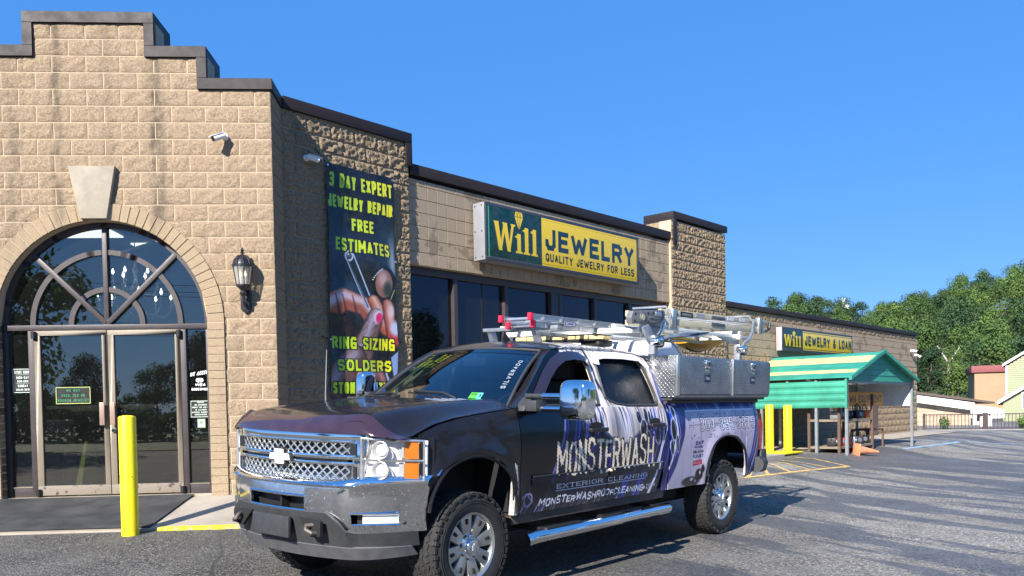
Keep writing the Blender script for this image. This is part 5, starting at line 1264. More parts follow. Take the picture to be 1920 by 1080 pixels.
    for nm, w_, par, gm in (('front_side_glass', w1_, d1o, None), ('rear_side_glass', w2_, d2o, M_glsR)):
        if gm: TP(fill_holes([w_], -.022), nm, gm, par, smooth=60)
        m = MB(); m.tube([(x, sd*(YS(x, z)+.001), z) for x, z in w_], .014, 6, closed=True); TP(m, 'window_seal', M_trim, par)
    # rain visors
    def visor(P, depth, mat, out=.035):
        m = MB(); n = len(P)
        vs = [(x, sd*(YS(x, z)+.008), z) for x, z in P] + [(x+(.006), sd*(YS(x, z)+out), z-depth*.35) for x, z in P] + [(x+dx, sd*(YS(x+dx, z+dz)+out+.004), z+dz) for (x, z), (dx, dz) in zip(P, depth_dirs(P, depth))]
        m.add(vs, [(j*n+i, j*n+i+1, (j+1)*n+i+1, (j+1)*n+i) for j in range(2) for i in range(n-1)]); return m
    def depth_dirs(P, d):
        out = []
        for i in range(len(P)):
            a = P[max(i-1, 0)]; b = P[min(i+1, len(P)-1)]; dx, dz = b[0]-a[0], b[1]-a[1]; L = math.hypot(dx, dz); out.append((dz/L*d, -dx/L*d))
        return out
    P = [(.80, 1.47), (.90, 1.56), (1.05, 1.69), (1.20, 1.79), (1.36, 1.853), (1.52, 1.872), (1.66, 1.868), (1.74, 1.83), (1.765, 1.78)]
    m = visor(P, .075, None); TP(m, 'rain_visor', simple('smoked_visor', (.022, .015, .024), .12, coat=.5), d1o, solid=.004)
    P = [(1.83, 1.79), (1.865, 1.865), (2.0, 1.885), (2.3, 1.89), (2.6, 1.878), (2.69, 1.82)]
    m = visor(P, .062, None); TP(m, 'rain_visor', M_white if sd > 0 else M_trim, d2o, solid=.004)
    # A pillar outer skin between windscreen edge and cab side
    A_, B_ = [(.60, .815, 1.402), (.80, .775, 1.535), (1.0, .725, 1.68), (1.15, .675, 1.79), (1.26, .630, 1.865)], [(.553, .93, 1.393), (.80, .862, 1.545), (1.0, .802, 1.70), (1.15, .752, 1.81), (1.28, .716, 1.877)]
    m = MB(); m.add([(x, sd*(y-.0), z) for x, y, z in A_] + [(x, sd*(YS(x, z)), z) for x, y, z in B_], [(i, i+1, 5+i+1, 5+i) for i in range(4)]); TP(m, 'windscreen_pillar', M_blk, solid=.01, smooth=60)
    # mirror
    mr = MB(); bx = lambda: None
    def rbox(cx, cy, cz, sx, sy, sz, p=4, n=14):
        m = MB(); vs = []
        for j in range(n+1):
            ph = -math.pi/2 + math.pi*j/n
            for i in range(2*n):
                th = math.pi*i/n
                f = lambda c: math.copysign(abs(c)**(2/p), c)
                vs.append((cx+sx*f(math.cos(ph))*f(math.cos(th)), cy+sy*f(math.cos(ph))*f(math.sin(th)), cz+sz*f(math.sin(ph))))
        m.add(vs, [(j*2*n+i, j*2*n+(i+1) % (2*n), (j+1)*2*n+(i+1) % (2*n), (j+1)*2*n+i) for j in range(n) for i in range(2*n)]); return m
    mo_ = 0.0 if sd > 0 else -.34
    hd = TP(rbox(.66-mo_*.5, sd*(1.44+mo_), 1.462 if sd > 0 else 1.54, .085, .128 if sd > 0 else .06, .148, 4.5), 'mirror_head', M_chrome, smooth=80)
    m = MB(); m.box(.735-mo_*.5, sd*(1.36+mo_*1.0), 1.36, .750-mo_*.5, sd*(1.52+mo_), 1.585); TP(m, 'mirror_glass', M_chrome, hd, bevel=.01)
    m = MB(); m.box(.570-mo_*.5, sd*(1.38+mo_), 1.405, .59-mo_*.5, sd*(1.50+mo_), 1.415); TP(m, 'mirror_crease', M_chrome, hd, bevel=.003)
    for z in (1.487, 1.392):
        m = MB(); m.cyl((.66, sd*(1.12 if sd > 0 else .98), z), (.66, sd*(1.34+mo_), z), .024, n=14); TP(m, 'mirror_arm', M_chrome, hd)
        m = MB(); m.cyl((.67, sd*.95, z-.0), (.66, sd*(1.13 if sd > 0 else .99), z), .020, n=12); TP(m, 'arm_base', M_trim, hd)
    m = MB(); m.prism([(.58, 1.37), (.84, 1.37), (.80, 1.50), (.72, 1.50), (.60, 1.42)], sd*.90, sd*1.0, 'xz'); m.box(.60, sd*.95, 1.37, .73, sd*1.10, 1.455); TP(m, 'mirror_foot', M_trim, bevel=.012)
    # step tube
    st = MB(); st.tube([(.60, sd*1.03, .385), (.66, sd*1.055, .40), (2.70, sd*1.055, .415), (2.78, sd*1.02, .41)], .052, 16); so = TP(st, 'side_step', M_chrome, smooth=60)
    for x0 in (.78, 1.55, 2.20): m = MB(); m.box(x0, sd*1.02, .445, x0+.50, sd*1.085, .462); TP(m, 'tread_pad', M_black, so, bevel=.006)
    for x in (.8, 1.7, 2.6): m = MB(); m.box(x, sd*.70, .42, x+.06, sd*1.04, .45); TP(m, 'step_bracket', M_dark, so)
    # rocker panel
    m = MB(); m.box(.50, sd*.82, .50, 2.82, sd*.955, .60); TP(m, 'rocker_panel', simple('dirty_rocker', (.07, .055, .045), .7, var=.3), bevel=.01)
    # tail lamp, head lamp
    m = MB(); m.add([(5.06-.02*0, sd*(YS(4.97, z)+.004), z) if k == 1 else (4.965, sd*(YS(4.965, z)+.004), z) if k == 0 else (5.095, sd*.86, z) for z in (.86, 1.0, 1.15, 1.28) for k in range(3)], [(j*3+i, j*3+i+1, (j+1)*3+i+1, (j+1)*3+i) for j in range(3) for i in range(2)])
    TP(m, 'tail_lamp', simple('red_lamp_lens', (.45, .02, .015), .12, coat=.6), solid=.02)
    hx = lambda y: -.785 + .33*max(0, (y-.70)/.29)**1.3
    def hl(off): 
        mm = MB(); mm.grid(lambda u, v: (hx(.715+.27*u)+off, sd*(.715+.27*u-off*.3), .915+.29*v - .02*u*v), 16, 8); return mm
    lens = TP(hl(0), 'headlight', glass_mat('headlight_lens', (.93, .93, .92), .06), smooth=60)
    TP(hl(.045), 'reflector', simple('headlight_reflector', (.88, .88, .88), .30, .15, .15, 25, .5, 30), lens, smooth=60)
    M_sat = simple('satin_lamp_metal', (.62, .62, .63), .25, .35) if sd > 0 else bpy.data.materials['satin_lamp_metal']
    for z in (1.125, .99):
        m = MB(); c = Vector((hx(.80)+.030, sd*.80, z)); dv = Vector((-1, sd*.35, 0)).normalized()
        m.lathe([(.050, 0), (.062, .034), (.058, .036), (.046, .006)], Matrix.Translation(c) @ dv.to_track_quat('Z', 'Y').to_matrix().to_4x4(), 24, caps=False); TP(m, 'lamp_bowl', M_sat, lens)
        m = MB(); m.cyl(c+dv*.004, c+dv*.030, .044, .034, 20); TP(m, 'lamp_bulb', simple('lamp_lens', (.75, .76, .76), .05, .2), lens, bevel=.008)
        m = MB(); m.grid(lambda u, v: (hx(.875+.02*u)+.02, sd*(.875+.02*u), z-.052+.104*v), 3, 3); m.box(hx(.90)+.02, sd*.895, z-.055, hx(.90)+.09, sd*.899, z+.055); TP(m, 'lamp_divider', M_sat, lens)
        m = MB(); m.grid(lambda u, v: (hx(.905+.055*u)+.006, sd*(.905+.055*u), z-.060+.120*v), 6, 4); TP(m, 'amber_marker', simple('amber_lens', (.62, .17, .004), .2, coat=.3), lens, solid=.012)
    m = MB()
    for a, b in (((0, 0), (1, 0)), ((1, 0), (1, 1)), ((1, 1), (0, 1)), ((0, 1), (0, 0)), ((0, .5), (1, .5))):
        m.tube([(hx(.715+.27*(a[0]+(b[0]-a[0])*t))-.004, sd*(.715+.27*(a[0]+(b[0]-a[0])*t)), .915+.29*(a[1]+(b[1]-a[1])*t)-.02*(a[0]+(b[0]-a[0])*t)*(a[1]+(b[1]-a[1])*t)) for t in lin(0, 1, 10)], .008, 6)
    TP(m, 'headlight_bezel', M_alu, lens)
    m = MB(); m.grid(lambda u, v: (hx(.70+.28*u)+.105, sd*(.70+.28*u), .885+.32*v), 8, 4); TP(m, 'lamp_surround', M_blk, smooth=60, solid=.01)
    # fender logo badge and fender vent near hood
    m = MB(); m.prism([(.36, 1.235), (.52, 1.235), (.50, 1.26), (.35, 1.26)], sd*.985, sd*1.0, 'xz') ; None

# hood
zsd = lambda x: ftop(x)-.004
zcn = pt([(-.84,1.272),(-.78,1.312),(-.6,1.366),(-.4,1.395),(-.1,1.425),(.2,1.445),(.6,1.462)])
xfr = lambda y: -.845 + .17*(abs(y)/.9)**2.2
def hoodz(x, y):
    a = abs(y); zs = ftop(max(x, -.5)) - (.0 if x > -.5 else (-.5-x)*.10) + .002
    t = min(1, max(0, (.905-a)/.25)); p = t*t*(3-2*t)
    z = zs + (zcn(x)-zs)*p
    if .28 < a < .42: z -= 0.0
    return z - .012*max(0, 1-abs(a-.50)/.07)*(1 if x > -.5 else .3)
wb = lambda y: .50 + .10*(abs(y)/.8)**2
m = MB(); m.grid(lambda u, v: (lambda y: (lambda x: (x, y, hoodz(x, y)))(xfr(y) + v*(wb(y)-xfr(y))))(-.905+1.81*u), 72, 36)
hood = TP(m, 'hood', M_blk, solid=.012, smooth=60)
m = MB(); m.grid(lambda u, v: (lambda y: (xfr(y)-.006, y, 1.215 + v*(hoodz(xfr(y), y)-1.215)))(-.88+1.76*u), 40, 2); TP(m, 'hood_lip', M_blk, hood, smooth=60)
# tinted bug deflector
m = MB()
def defl(u, v):
    y = -.94 + 1.88*u; a = abs(y); xx = xfr(min(a, .90)) + max(0, a-.80)*.55
    z1 = hoodz(xfr(min(a, .9))+.06, min(a, .9)) + .03*(1-(a/.94)**6); z0 = 1.228 - .03*max(0, (a-.72)/.22)
    t = v; return (xx - .045 + .10*t*t, y, z0 + (z1-z0)*t)
m.grid(defl, 60, 8); TP(m, 'bug_deflector', simple('smoked_plum_acrylic', (.035, .018, .026), .14, var=.25, coat=.6), hood, solid=.005, smooth=60)
for sd in (1,):
    m = MB()
    for i in range(5): m.tube([(.18+.055*i, .34+.035*i, hoodz(.2, .4)+.012), (.24+.055*i, .50+.03*i, hoodz(.24, .5)+.008)], .006, 6)
    TP(m, 'hood_louvre', M_alu, hood, kind='stuff')
    m = MB(); m.box(.20, .62, 1.405, .38, .65, 1.43, T(0, 0, 0)); TP(m, 'hood_badge', simple('blue_badge', (.08, .12, .35), .3), hood, bevel=.004)
# cowl and wipers
m = MB(); m.grid(lambda u, v: (lambda y: (wb(y)+v*.12, y, 1.425-.035*(y/.8)**2 - .01*v))(-.84+1.68*u), 30, 3); TP(m, 'cowl', M_trim, solid=.02)
# windscreen
def ws(u, v):
    y0 = (-1+2*u); yb, yt = .815*y0, .630*y0; y = yb+(yt-yb)*v
    x = (.455+.145*y0*y0)*(1-v) + (1.19+.07*y0*y0)*v; z = (1.452-.050*y0*y0)*(1-v) + (1.893-.028*y0*y0)*v
    z += .030*math.sin(math.pi*v); x -= .012*math.sin(math.pi*v); return (x, y, z)
m = MB(); m.grid(ws, 28, 16); wsh = TP(m, 'windscreen', glass_mat('windscreen_glass', (.42, .50, .46), .14), smooth=60)
m = MB(); m.tube([ws(0, t) for t in lin(0, 1, 14)] + [ws(t, 1) for t in lin(0, 1, 20)][1:] + [ws(1, 1-t) for t in lin(0, 1, 14)][1:] , .014, 6); TP(m, 'windscreen_seal', M_trim, wsh)
m = MB(); m.grid(lambda u, v: (lambda p: (p[0]-.003, p[1], p[2]+.002))(ws(u, .88+.115*v)), 24, 3); TP(m, 'sun_band', glass_mat('tinted_band', (.10, .13, .14), .10), wsh)
for ys, ye in ((-.20, -.72), (.42, -.06)):
    m = MB(); a = Vector(ws((ys/.815+1)/2, .0))+Vector((-.05, 0, .02)); b = Vector(ws((ye/.8+1)/2, .05))+Vector((-.035, 0, .035)); m.tube([a, a.lerp(b, .25)+Vector((-.02, 0, .03)), b], .012, 8)
    m.box(*(min(a[i], b[i])-.0 for i in range(3)), *(min(a[i], b[i])+.01 for i in range(3))) if False else None
    wo_ = TP(m, 'wiper', M_black); m = MB(); m.tube([a+Vector((.01, -.04, -.01)), b+Vector((.01, -.08, -.01))], .009, 6); TP(m, 'wiper_blade', M_black, wo_)
def decal():
    im = Img(0, 0, .62, .075, 900, (.0, .0, .0)); text(im, 'SILVERADO', .01, .01, .055, .05, .012, (1, 1, 1), gap=.45, fit=.60)
    n = NT('silver_decal'); u = n.n('ShaderNodeUVMap'); it = n.n('ShaderNodeTexImage', image=im.image('windscreen_lettering')); n.l(u.outputs[0], it.inputs[0])
    n.set(Base_Color=(.30, .34, .38), Roughness=.4, Metallic=.2, Alpha=n.ramp(it.outputs[0], [(.3, 0), (.6, 1)])); return n.m
def uvgrid(fn, nu, nv, name, mat, parent):
    m = MB(); m.grid(fn, nu, nv); me = bpy.data.meshes.new(name); me.from_pydata([(v[0], -v[1], v[2]) for v in m.v], [], m.f); uv = me.uv_layers.new(name='UVMap')
    for p in me.polygons:
        for li in p.loop_indices:
            vi = me.loops[li].vertex_index; uv.data[li].uv = ((vi % (nu+1))/nu, (vi//(nu+1))/nv)
    me.materials.append(mat); return inst(name, me, parent)
uvgrid(lambda u, v: (lambda p: (p[0]-.006, p[1], p[2]+.004))(ws(.955-.036*v, .22+.52*u)), 14, 3, 'windscreen_lettering', decal(), wsh)
def sticker_im():
    im = Img(0, 0, .12, .065, 900, (.30, .68, .22)); im.poly([(.075, 0), (.12, 0), (.12, .065), (.075, .065)], (.35, .72, .70)); text(im, '226', .01, .036, .02, .02, .005, (.03, .05, .03), gap=.3, fit=.05); text(im, '3', .09, .016, .032, .02, .008, (.03, .05, .05)); n = NT('inspection_sticker'); u = n.n('ShaderNodeUVMap'); it = n.n('ShaderNodeTexImage', image=im.image('inspection_sticker')); n.l(u.outputs[0], it.inputs[0]); n.set(Base_Color=it.outputs[0]); return n.m
uvgrid(lambda u, v: (lambda p: (p[0]-.005, p[1], p[2]+.003))(ws(.79+.065*u, .045+.085*v+.01*u)), 3, 2, 'inspection_sticker', sticker_im(), wsh)
# roof
rz = pt([(1.16,1.885),(1.28,1.900),(1.45,1.918),(1.7,1.928),(2.1,1.930),(2.45,1.922),(2.68,1.900),(2.80,1.86)])
def roof(u, v):
    yy = -1+2*u; xf = 1.185+.075*yy*yy; x = xf + v*(2.80-xf); w = interp(x, [1.18, 1.3, 1.6, 2.4, 2.8], [.640, .708, .712, .712, .690])
    z = rz(x) + .052*(1-yy**2)*min(1, (x-1.12)/.3)*min(1, (2.95-x)/.3) - .018*abs(yy)**8
    return (x, w*yy, z)
m = MB(); m.grid(roof, 30, 26)
rfn = NT('roof_two_tone'); sp_ = rfn.n('ShaderNodeSeparateXYZ'); rfn.l(rfn.coords(), sp_.inputs[0]); ff = rfn.ramp(rfn.math('MULTIPLY', sp_.outputs[0], .25), [(.3725, 0), (.3735, 1)])
ff = rfn.math('MULTIPLY', ff, rfn.ramp(rfn.math('MULTIPLY', sp_.outputs[1], -1.0), [(.50, 0.0), (.52, 1.0)]))
wst = rfn.ramp(rfn.noise(rfn.coords('Object', (9, 1.2, 1)), 2.6, 3), [(.52, 0), (.60, .85)])
rfn.set(Base_Color=rfn.mix(ff, (.012, .012, .018), rfn.mix(wst, (.80, .78, .76), (.12, .10, .13))), Roughness=.22, Coat_Weight=.7, Coat_Roughness=.03)
rf = TP(m, 'roof', rfn.m, solid=.015, smooth=60)
for sd in (1, -1):
    m = MB(); m.add([(x, sd*w, z) for x, w, z in [(1.26, .640, 1.866), (1.30, .700, 1.885), (1.5, .712, 1.90), (2.1, .712, 1.912), (2.6, .70, 1.893), (2.78, .690, 1.845)]] + [(x, sd*YS(x, z), z) for x, z in [(1.28, 1.877), (1.30, 1.882), (1.5, 1.905), (2.1, 1.922), (2.6, 1.898), (2.77, 1.845)]], [(i, i+1, 7+i, 6+i) for i in range(5)]); TP(m, 'drip_rail', M_wrap if sd > 0 else M_blk, rf, solid=.006)
m = MB(); m.prism([(0, 0), (.13, 0), (.10, .03), (.05, .075), (.03, .105), (.01, .105), (.0, .05)], -.012, .012, 'xz', T(1.50, .0, 1.965)); TP(m, 'roof_antenna', M_black, rf, bevel=.004)
m = MB(); m.box(2.79, -.68, 1.05, 2.83, .68, 1.40); m.box(2.74, -.66, 1.80, 2.80, .66, 1.89); TP(m, 'cab_back', M_blk, bevel=.01)
m = MB(); m.add([(2.86, -.84, 1.40), (2.86, .84, 1.40), (2.80, .70, 1.86), (2.80, -.70, 1.86)], [(0, 1, 2, 3)]); TP(m, 'rear_window', M_glsR, solid=.006)
m = MB(); m.tube([(.20, -.90, 1.30), (.205, -.90, 1.55), (.215, -.90, 1.86)], .005, 6, radii=[.007, .005, .003]); TP(m, 'radio_mast', M_alu)

# grille
GX = lambda y: -.885 + .13*(abs(y)/.72)**2.4
def gbar(m, z0, z1, y0, y1, dep=.03, n=24, off=0.0):
    m.grid(lambda u, v: (GX(y0+(y1-y0)*u)+off, y0+(y1-y0)*u, z0+(z1-z0)*v), n, 1)
gr = empty('grille', None, truck)
def ysl(y, z): return y*(1 - .055*(1.2-z)/.3)
bars = MB()
def gb(name, z0, z1, y0, y1, off, mat, dep=.035, n=28):
    m = MB(); vs = []
    for i in range(n+1):
        y = y0+(y1-y0)*i/n
        for (dx, z) in ((0, z0), (0, z1), (dep, z1), (dep, z0)): yy = ysl(y, z); vs.append((GX(yy)+off+dx, yy, z))
    m.add(vs, [(i*4+k, i*4+(k+1) % 4, (i+1)*4+(k+1) % 4, (i+1)*4+k) for i in range(n) for k in range(4)] + [(0, 1, 2, 3), tuple(n*4+k for k in range(4))])
    return TP(m, name, mat, gr, bevel=.006)
gb('top_bar', 1.185, 1.228, -.745, .745, -.01, M_chrome); gb('upper_frame', 1.165, 1.187, -.66, .66, 0, M_chr); gb('middle_bar', 1.055, 1.088, -.70, .70, -.006, M_chr); gb('middle_bar', 1.013, 1.040, -.70, .70, -.006, M_chr)
gb('slot_liner', 1.038, 1.057, -.60, .60, .02, M_black); gb('bottom_bar', .872, .915, -.70, .70, -.006, M_chr)
for s in (-1, 1): gb('side_bar', .872, 1.19, s*.655, s*.745, -.004, M_chr, n=6)
for (z0, z1) in ((1.088, 1.165), (.915, 1.013)):
    m = MB(); pitch = .074; h = z1-z0; nn = int(1.34/pitch)+4
    for i in range(nn):
        yb = -.70 + i*pitch
        for s in (1, -1):
            a, b = yb, yb + s*h*1.25
            ps = []; ta, tb = sorted(((-.665-a)/(b-a), (.665-a)/(b-a))); ta, tb = max(0, ta), min(1, tb)
            if tb - ta < .12: continue
            for t in (ta, (ta+tb)/2, tb):
                y = a+(b-a)*t; yy = ysl(y, z0+h*t); ps.append((GX(yy)+.012, yy, z0+h*t))
            if len(ps) > 1: m.tube(ps, .0058, 5)
    TP(m, 'grille_mesh', simple('satin_chrome_mesh', (.62, .62, .58), .25, .85, .1, 9), gr, kind='stuff')
    m = MB(); m.box(-.79, -.67, z0, -.74, .67, z1); TP(m, 'radiator_screen', M_black, gr)
m = MB(); bw, bh = .115, .052
P = [(-bw, -.022), (-bw*.42, -.022), (-bw*.42, -bh), (bw*.42, -bh), (bw*.42, -.022), (bw, -.022), (bw*.86, .022), (bw*.36, .022), (bw*.36, bh), (-bw*.48, bh), (-bw*.48, .022), (-bw*.90, .022)]
P2_ = [(y*1.16, z*1.28) for y, z in P]
MB().prism([(y, z+1.052) for y, z in P2_], -.908, -.88, 'yz').build('emblem_surround', M_black, gr, flipy=True, bevel=.004)
MB().prism([(y, z+1.052) for y, z in P], -.920, -.90, 'yz').build('emblem', simple('bright_emblem', (.88, .88, .84), .25, .15), gr, flipy=True, bevel=.004)

# bumper
BX = lambda y: -.955 + .075*(abs(y)/.55)**2 if abs(y) < .55 else (-.88 + .46*((abs(y)-.55)/.45)**1.7)
bp_ = empty('front_bumper', None, truck)
ytap = lambda y, z: y*(1 - .075*max(0, (abs(y)-.60)/.4)**1.5*max(0, (.93-z)/.38))
yl = [-1.0+2.0*i/80 for i in range(81)]
rows = [(.985, .115), (.945, .085), (.950, .025), (.925, -.012), (.885, -.018), (.868, .004), (.80, .0), (.70, .006), (.625, .018), (.565, .040)]
def inhole(y, z): return (abs(y) < .315 and .70 < z < .80) or (.66 < abs(y) < .885 and .625 < z < .70)
yl = sorted(set([round(y, 4) for y in yl] + [.315, -.315, .66, -.66, .885, -.885]))
m = MB(); vs = []; n = len(yl)
for z, dx in rows:
    for y in yl:
        zz = z + (-.02*0 if abs(y) > .6 else 0) + (.0 if z < .9 else -.035*(1 - min(1, (abs(y)/.75)**4)))
        vs.append((BX(y)+dx, ytap(y, z), zz))
fs = []
for j in range(len(rows)-1):
    for i in range(n-1):
        if not inhole((yl[i]+yl[i+1])/2, (rows[j][0]+rows[j+1][0])/2): fs.append((j*n+i, j*n+i+1, (j+1)*n+i+1, (j+1)*n+i))
m.add(vs, fs); bface = TP(m, 'bumper_face', M_chr, bp_, smooth=50, solid=.012)
def lip(pts, r=.010): m = MB(); m.tube(pts, r, 6, closed=True); TP(m, 'opening_lip', M_chrome, bp_)
def loop(y0, y1, z0, z1, k=8):
    P = [(y0+(y1-y0)*i/k, z1) for i in range(k)] + [(y1, z1+(z0-z1)*i/3) for i in range(3)] + [(y1+(y0-y1)*i/k, z0) for i in range(k)] + [(y0, z0+(z1-z0)*i/3) for i in range(3)]
    return [(BX(y)+interp(z, [.58, .625, .7, .8], [.034, .018, .006, 0])-.004, y, z) for y, z in P]
lip(loop(-.315, .315, .70, .80)); m = MB(); m.box(-.86, -.33, .69, -.78, .33, .81); m.box(-.93, .03, .70, -.80, .05, .80); TP(m, 'intake', M_black, bp_)
for s in (-1, 1):
    lip(loop(s*.66, s*.885, .625, .70), .008)
    m = MB(); m.grid(lambda u, v: (BX(.66+.225*u)+.07, s*(.66+.225*u), .62+.085*v), 6, 2); TP(m, 'fog_recess', M_black, bp_)
    m = MB(); m.grid(lambda u, v: (BX(.715+.16*u)+.025, s*(.715+.16*u), .633+.060*v), 8, 3); TP(m, 'fog_lamp', simple('fog_lamp_lens', (.74, .76, .72), .12, .3, .15, 30), bp_, solid=.02, bevel=.004)
# black valance with tow hooks, and the grey skirt
zt_ = lambda y: interp(abs(y), [0, .50, .60, .66, 1.0], [.690, .700, .635, .566, .568])
m = MB(); m.grid(lambda u, v: (lambda y: (BX(y)*(.995) + .006 + .03*v + (.02 if abs(y) > .66 else -.028*(1-v)), ytap(y, .55-.08*v), zt_(y) + (.465-zt_(y))*v))(-.97+1.94*u), 72, 8)
val = TP(m, 'valance', M_trim, bp_, smooth=40, solid=.02)
m = MB(); m.grid(lambda u, v: (lambda y: (BX(y)+.035+.07*v, ytap(y, .44-.08*v), .465 - .10*v*(1-.35*abs(y)**3)))(-.95+1.9*u), 60, 3); TP(m, 'skirt', simple('faded_grey_skirt', (.11, .11, .115), .6, var=.2, vscale=12), bp_, smooth=40, solid=.015)
m = MB(); m.box(-.995, -.21, .505, -.965, .21, .655); TP(m, 'plate_panel', M_trim, val, bevel=.012)
for s in (-1, 1):
    m = MB(); m.prism([(s*.27, .655), (s*.50, .645), (s*.50, .545), (s*.40, .53)], -.972+.02, -.93, 'yz'); TP(m, 'hook_recess', M_dark, val)
    m = MB(); m.tube([(-.93, s*.43, .615), (-.985, s*.39, .610), (-1.0, s*.41, .585), (-.985, s*.45, .565), (-.93, s*.46, .560)], .016, 8); TP(m, 'tow_hook', simple('rusty_hook', (.12, .10, .09), .6, .5), val)

# wheels
def wheel(x, sd):
    Y = sd*.865; r = .405
    t = MB(); t.lathe([(.245, -.118), (.300, -.132), (.352, -.128), (.385, -.108), (.393, -.06), (.395, 0), (.393, .06), (.385, .108), (.352, .128), (.300, .132), (.245, .118)], T(x, Y, ZW+.004), 56, 'y', caps=False)
    wroot = empty('wheel', None, truck)
    ty = TP(t, 'tyre', M_rub, wroot, smooth=40)
    tr = MB(); rr = random.Random(int(x*10)+sd)
    N = 50
    for k in range(N):
        a = 2*math.pi*k/N
        for j, yc in enumerate((-.098, -.052, 0.0, .052, .098)):
            aa = a + (j % 2)*math.pi/N + rr.uniform(-.01, .01)
            hw = .021 if j in (0, 4) else .019; L = .0205 if j in (0, 4) else .0185; dep = .396 if j in (0, 4) else .402
            M_ = T(x, Y, ZW+.004) @ RY(-aa) @ T(0, yc, dep-.012) @ RZ(rr.choice((-.5, .35)))
            tr.box(-L, -hw, -.012, L, hw, .010, M_)
        M_ = T(x, Y, ZW+.004) @ RY(-a)
        if k % 2:
            tr.box(-.014, .112, .360, .014, .1335, .390, M_); tr.box(-.014, -.1335, .360, .014, -.112, .390, M_)
        else:
            tr.box(-.022, .112, .372, .022, .131, .392, M_); tr.box(-.022, -.131, .372, .022, -.112, .392, M_)
    TP(tr, 'tread', M_rub, wroot, kind='stuff')
    for rg in (.318, .338): m = MB(); m.lathe([(rg, .1335), (rg+.003, .1355), (rg+.006, .1335)], T(x, Y, ZW+.004) @ (SC(1, sd, 1)), 56, 'y', caps=False); TP(m, 'sidewall_rib', M_rub, ty)
    o = sd
    Mx = T(x, Y, ZW+.004) @ SC(1, o, 1)
    b = MB(); b.lathe([(.10, .0), (.10, -.09), (.225, -.10), (.222, .08), (.232, .112), (.248, .122), (.250, .112), (.238, .0), (.240, -.118)], Mx, 48, 'y', caps=False)
    rim = TP(b, 'rim', M_rim, wroot, smooth=40)
    m = MB(); m.cyl((x, Y+o*.02, ZW+.004), (x, Y+o*.03, ZW+.004), .222, n=40); TP(m, 'brake_backing', M_dark, wroot)
    NS = 8
    for k in range(NS):
        a = 2*math.pi*k/NS + .2
        sp = MB(); y0, y1, y2 = .055, .078, .104
        P = [(.070, -.036), (.228, -.060), (.228, .060), (.070, .036)]
        vs = []
        for yy, sc in ((y0, 1.12), (y1+.012, 1.0)):
            for rr_, ww in P: vs.append((rr_*math.cos(a) - ww*sc*math.sin(a), yy + (.012 if rr_ > .2 else 0), rr_*math.sin(a) + ww*sc*math.cos(a)))
        sp.hexa([Mx @ Vector(v) for v in vs])
        # window between the twin legs of a spoke
        so = TP(sp, 'spoke', M_rim, rim, bevel=.006)
        m = MB(); vs = []
        for yy in (.085, .1065):
            for rr_, ww in ((.165, -.010), (.208, -.014), (.208, .014), (.165, .010)): vs.append((rr_*math.cos(a)-ww*math.sin(a), yy + (.006 if rr_ > .2 else 0) , rr_*math.sin(a)+ww*math.cos(a)))
        m.hexa([Mx @ Vector(v) for v in vs]); TP(m, 'spoke_pocket', M_dark, rim, bevel=.008)
        m = MB(); an = a + math.pi/NS; c = Vector((.078*math.cos(an), .092, .078*math.sin(an))); m.cyl(Mx @ c, Mx @ (c+Vector((0, .018, 0))), .013, .010, 10); TP(m, 'lug_nut', M_chrome, rim)
        m = MB(); c = Vector((.078*math.cos(an), .088, .078*math.sin(an))); m.cyl(Mx @ c, Mx @ (c+Vector((0, .006, 0))), .020, n=12); TP(m, 'lug_hole', M_dark, rim)
    m = MB(); m.lathe([(.100, .070), (.100, .090), (.060, .100), (.056, .128), (.048, .136), (.002, .138)], Mx, 32, 'y'); TP(m, 'hub_cap', M_chrome, rim, smooth=40)
    m = MB(); m.prism([(-.030, -.006), (-.012, -.006), (-.012, -.014), (.012, -.014), (.012, -.006), (.030, -.006), (.026, .006), (.010, .006), (.010, .014), (-.012, .014), (-.012, .006), (-.027, .006)], .134, .142, 'xz', Mx @ RY(-1.2)); TP(m, 'hub_emblem', M_alu, rim)
for x in (FX, RXW):
    for sd in (1, -1): wheel(x, sd)
# dark inner structure
m = MB(); m.box(-.70, -.60, .36, 4.95, .60, .58); TP(m, 'chassis', M_dark, bevel=.01)
m = MB(); m.box(-.42, -.80, 1.06, .52, .80, 1.20); m.box(-.60, -.58, .5, .55, .58, 1.1); TP(m, 'engine_bay', M_dark)
m = MB(); m.box(2.85, -.90, 1.04, 5.0, .90, 1.10); m.box(2.85, -.58, .5, 5.0, .58, 1.1); m.box(2.85, -.92, 1.1, 2.90, .92, 1.40); TP(m, 'bed_floor', M_dark)
m = MB(); m.box(.50, -.93, .56, 2.83, .93, .64); m.box(.48, -.93, .6, .55, .93, 1.36); TP(m, 'cab_floor', M_dark)
m = MB(); m.box(5.03, -.88, .80, 5.09, .88, 1.42); TP(m, 'tailgate', M_blk, bevel=.012)
m = MB(); m.tube([(4.86, -1.0, .70), (5.12, -.94, .70), (5.22, -.80, .70), (5.24, 0, .70), (5.22, .80, .70), (5.12, .94, .70), (4.86, 1.0, .70)], .09, 10); o = TP(m, 'rear_bumper', M_trim, smooth=60)
m = MB(); m.box(5.04, .86, .60, 5.20, .985, .86); TP(m, 'bumper_end', M_trim, o, bevel=.02)
m = MB(); m.tube([(4.5, .55, .42), (4.62, .75, .42)], .07, 12); TP(m, 'exhaust', M_dark)
m = MB(); m.box(3.2, .5, .42, 3.5, .72, .56); TP(m, 'battery_tray', M_dark, bevel=.01)
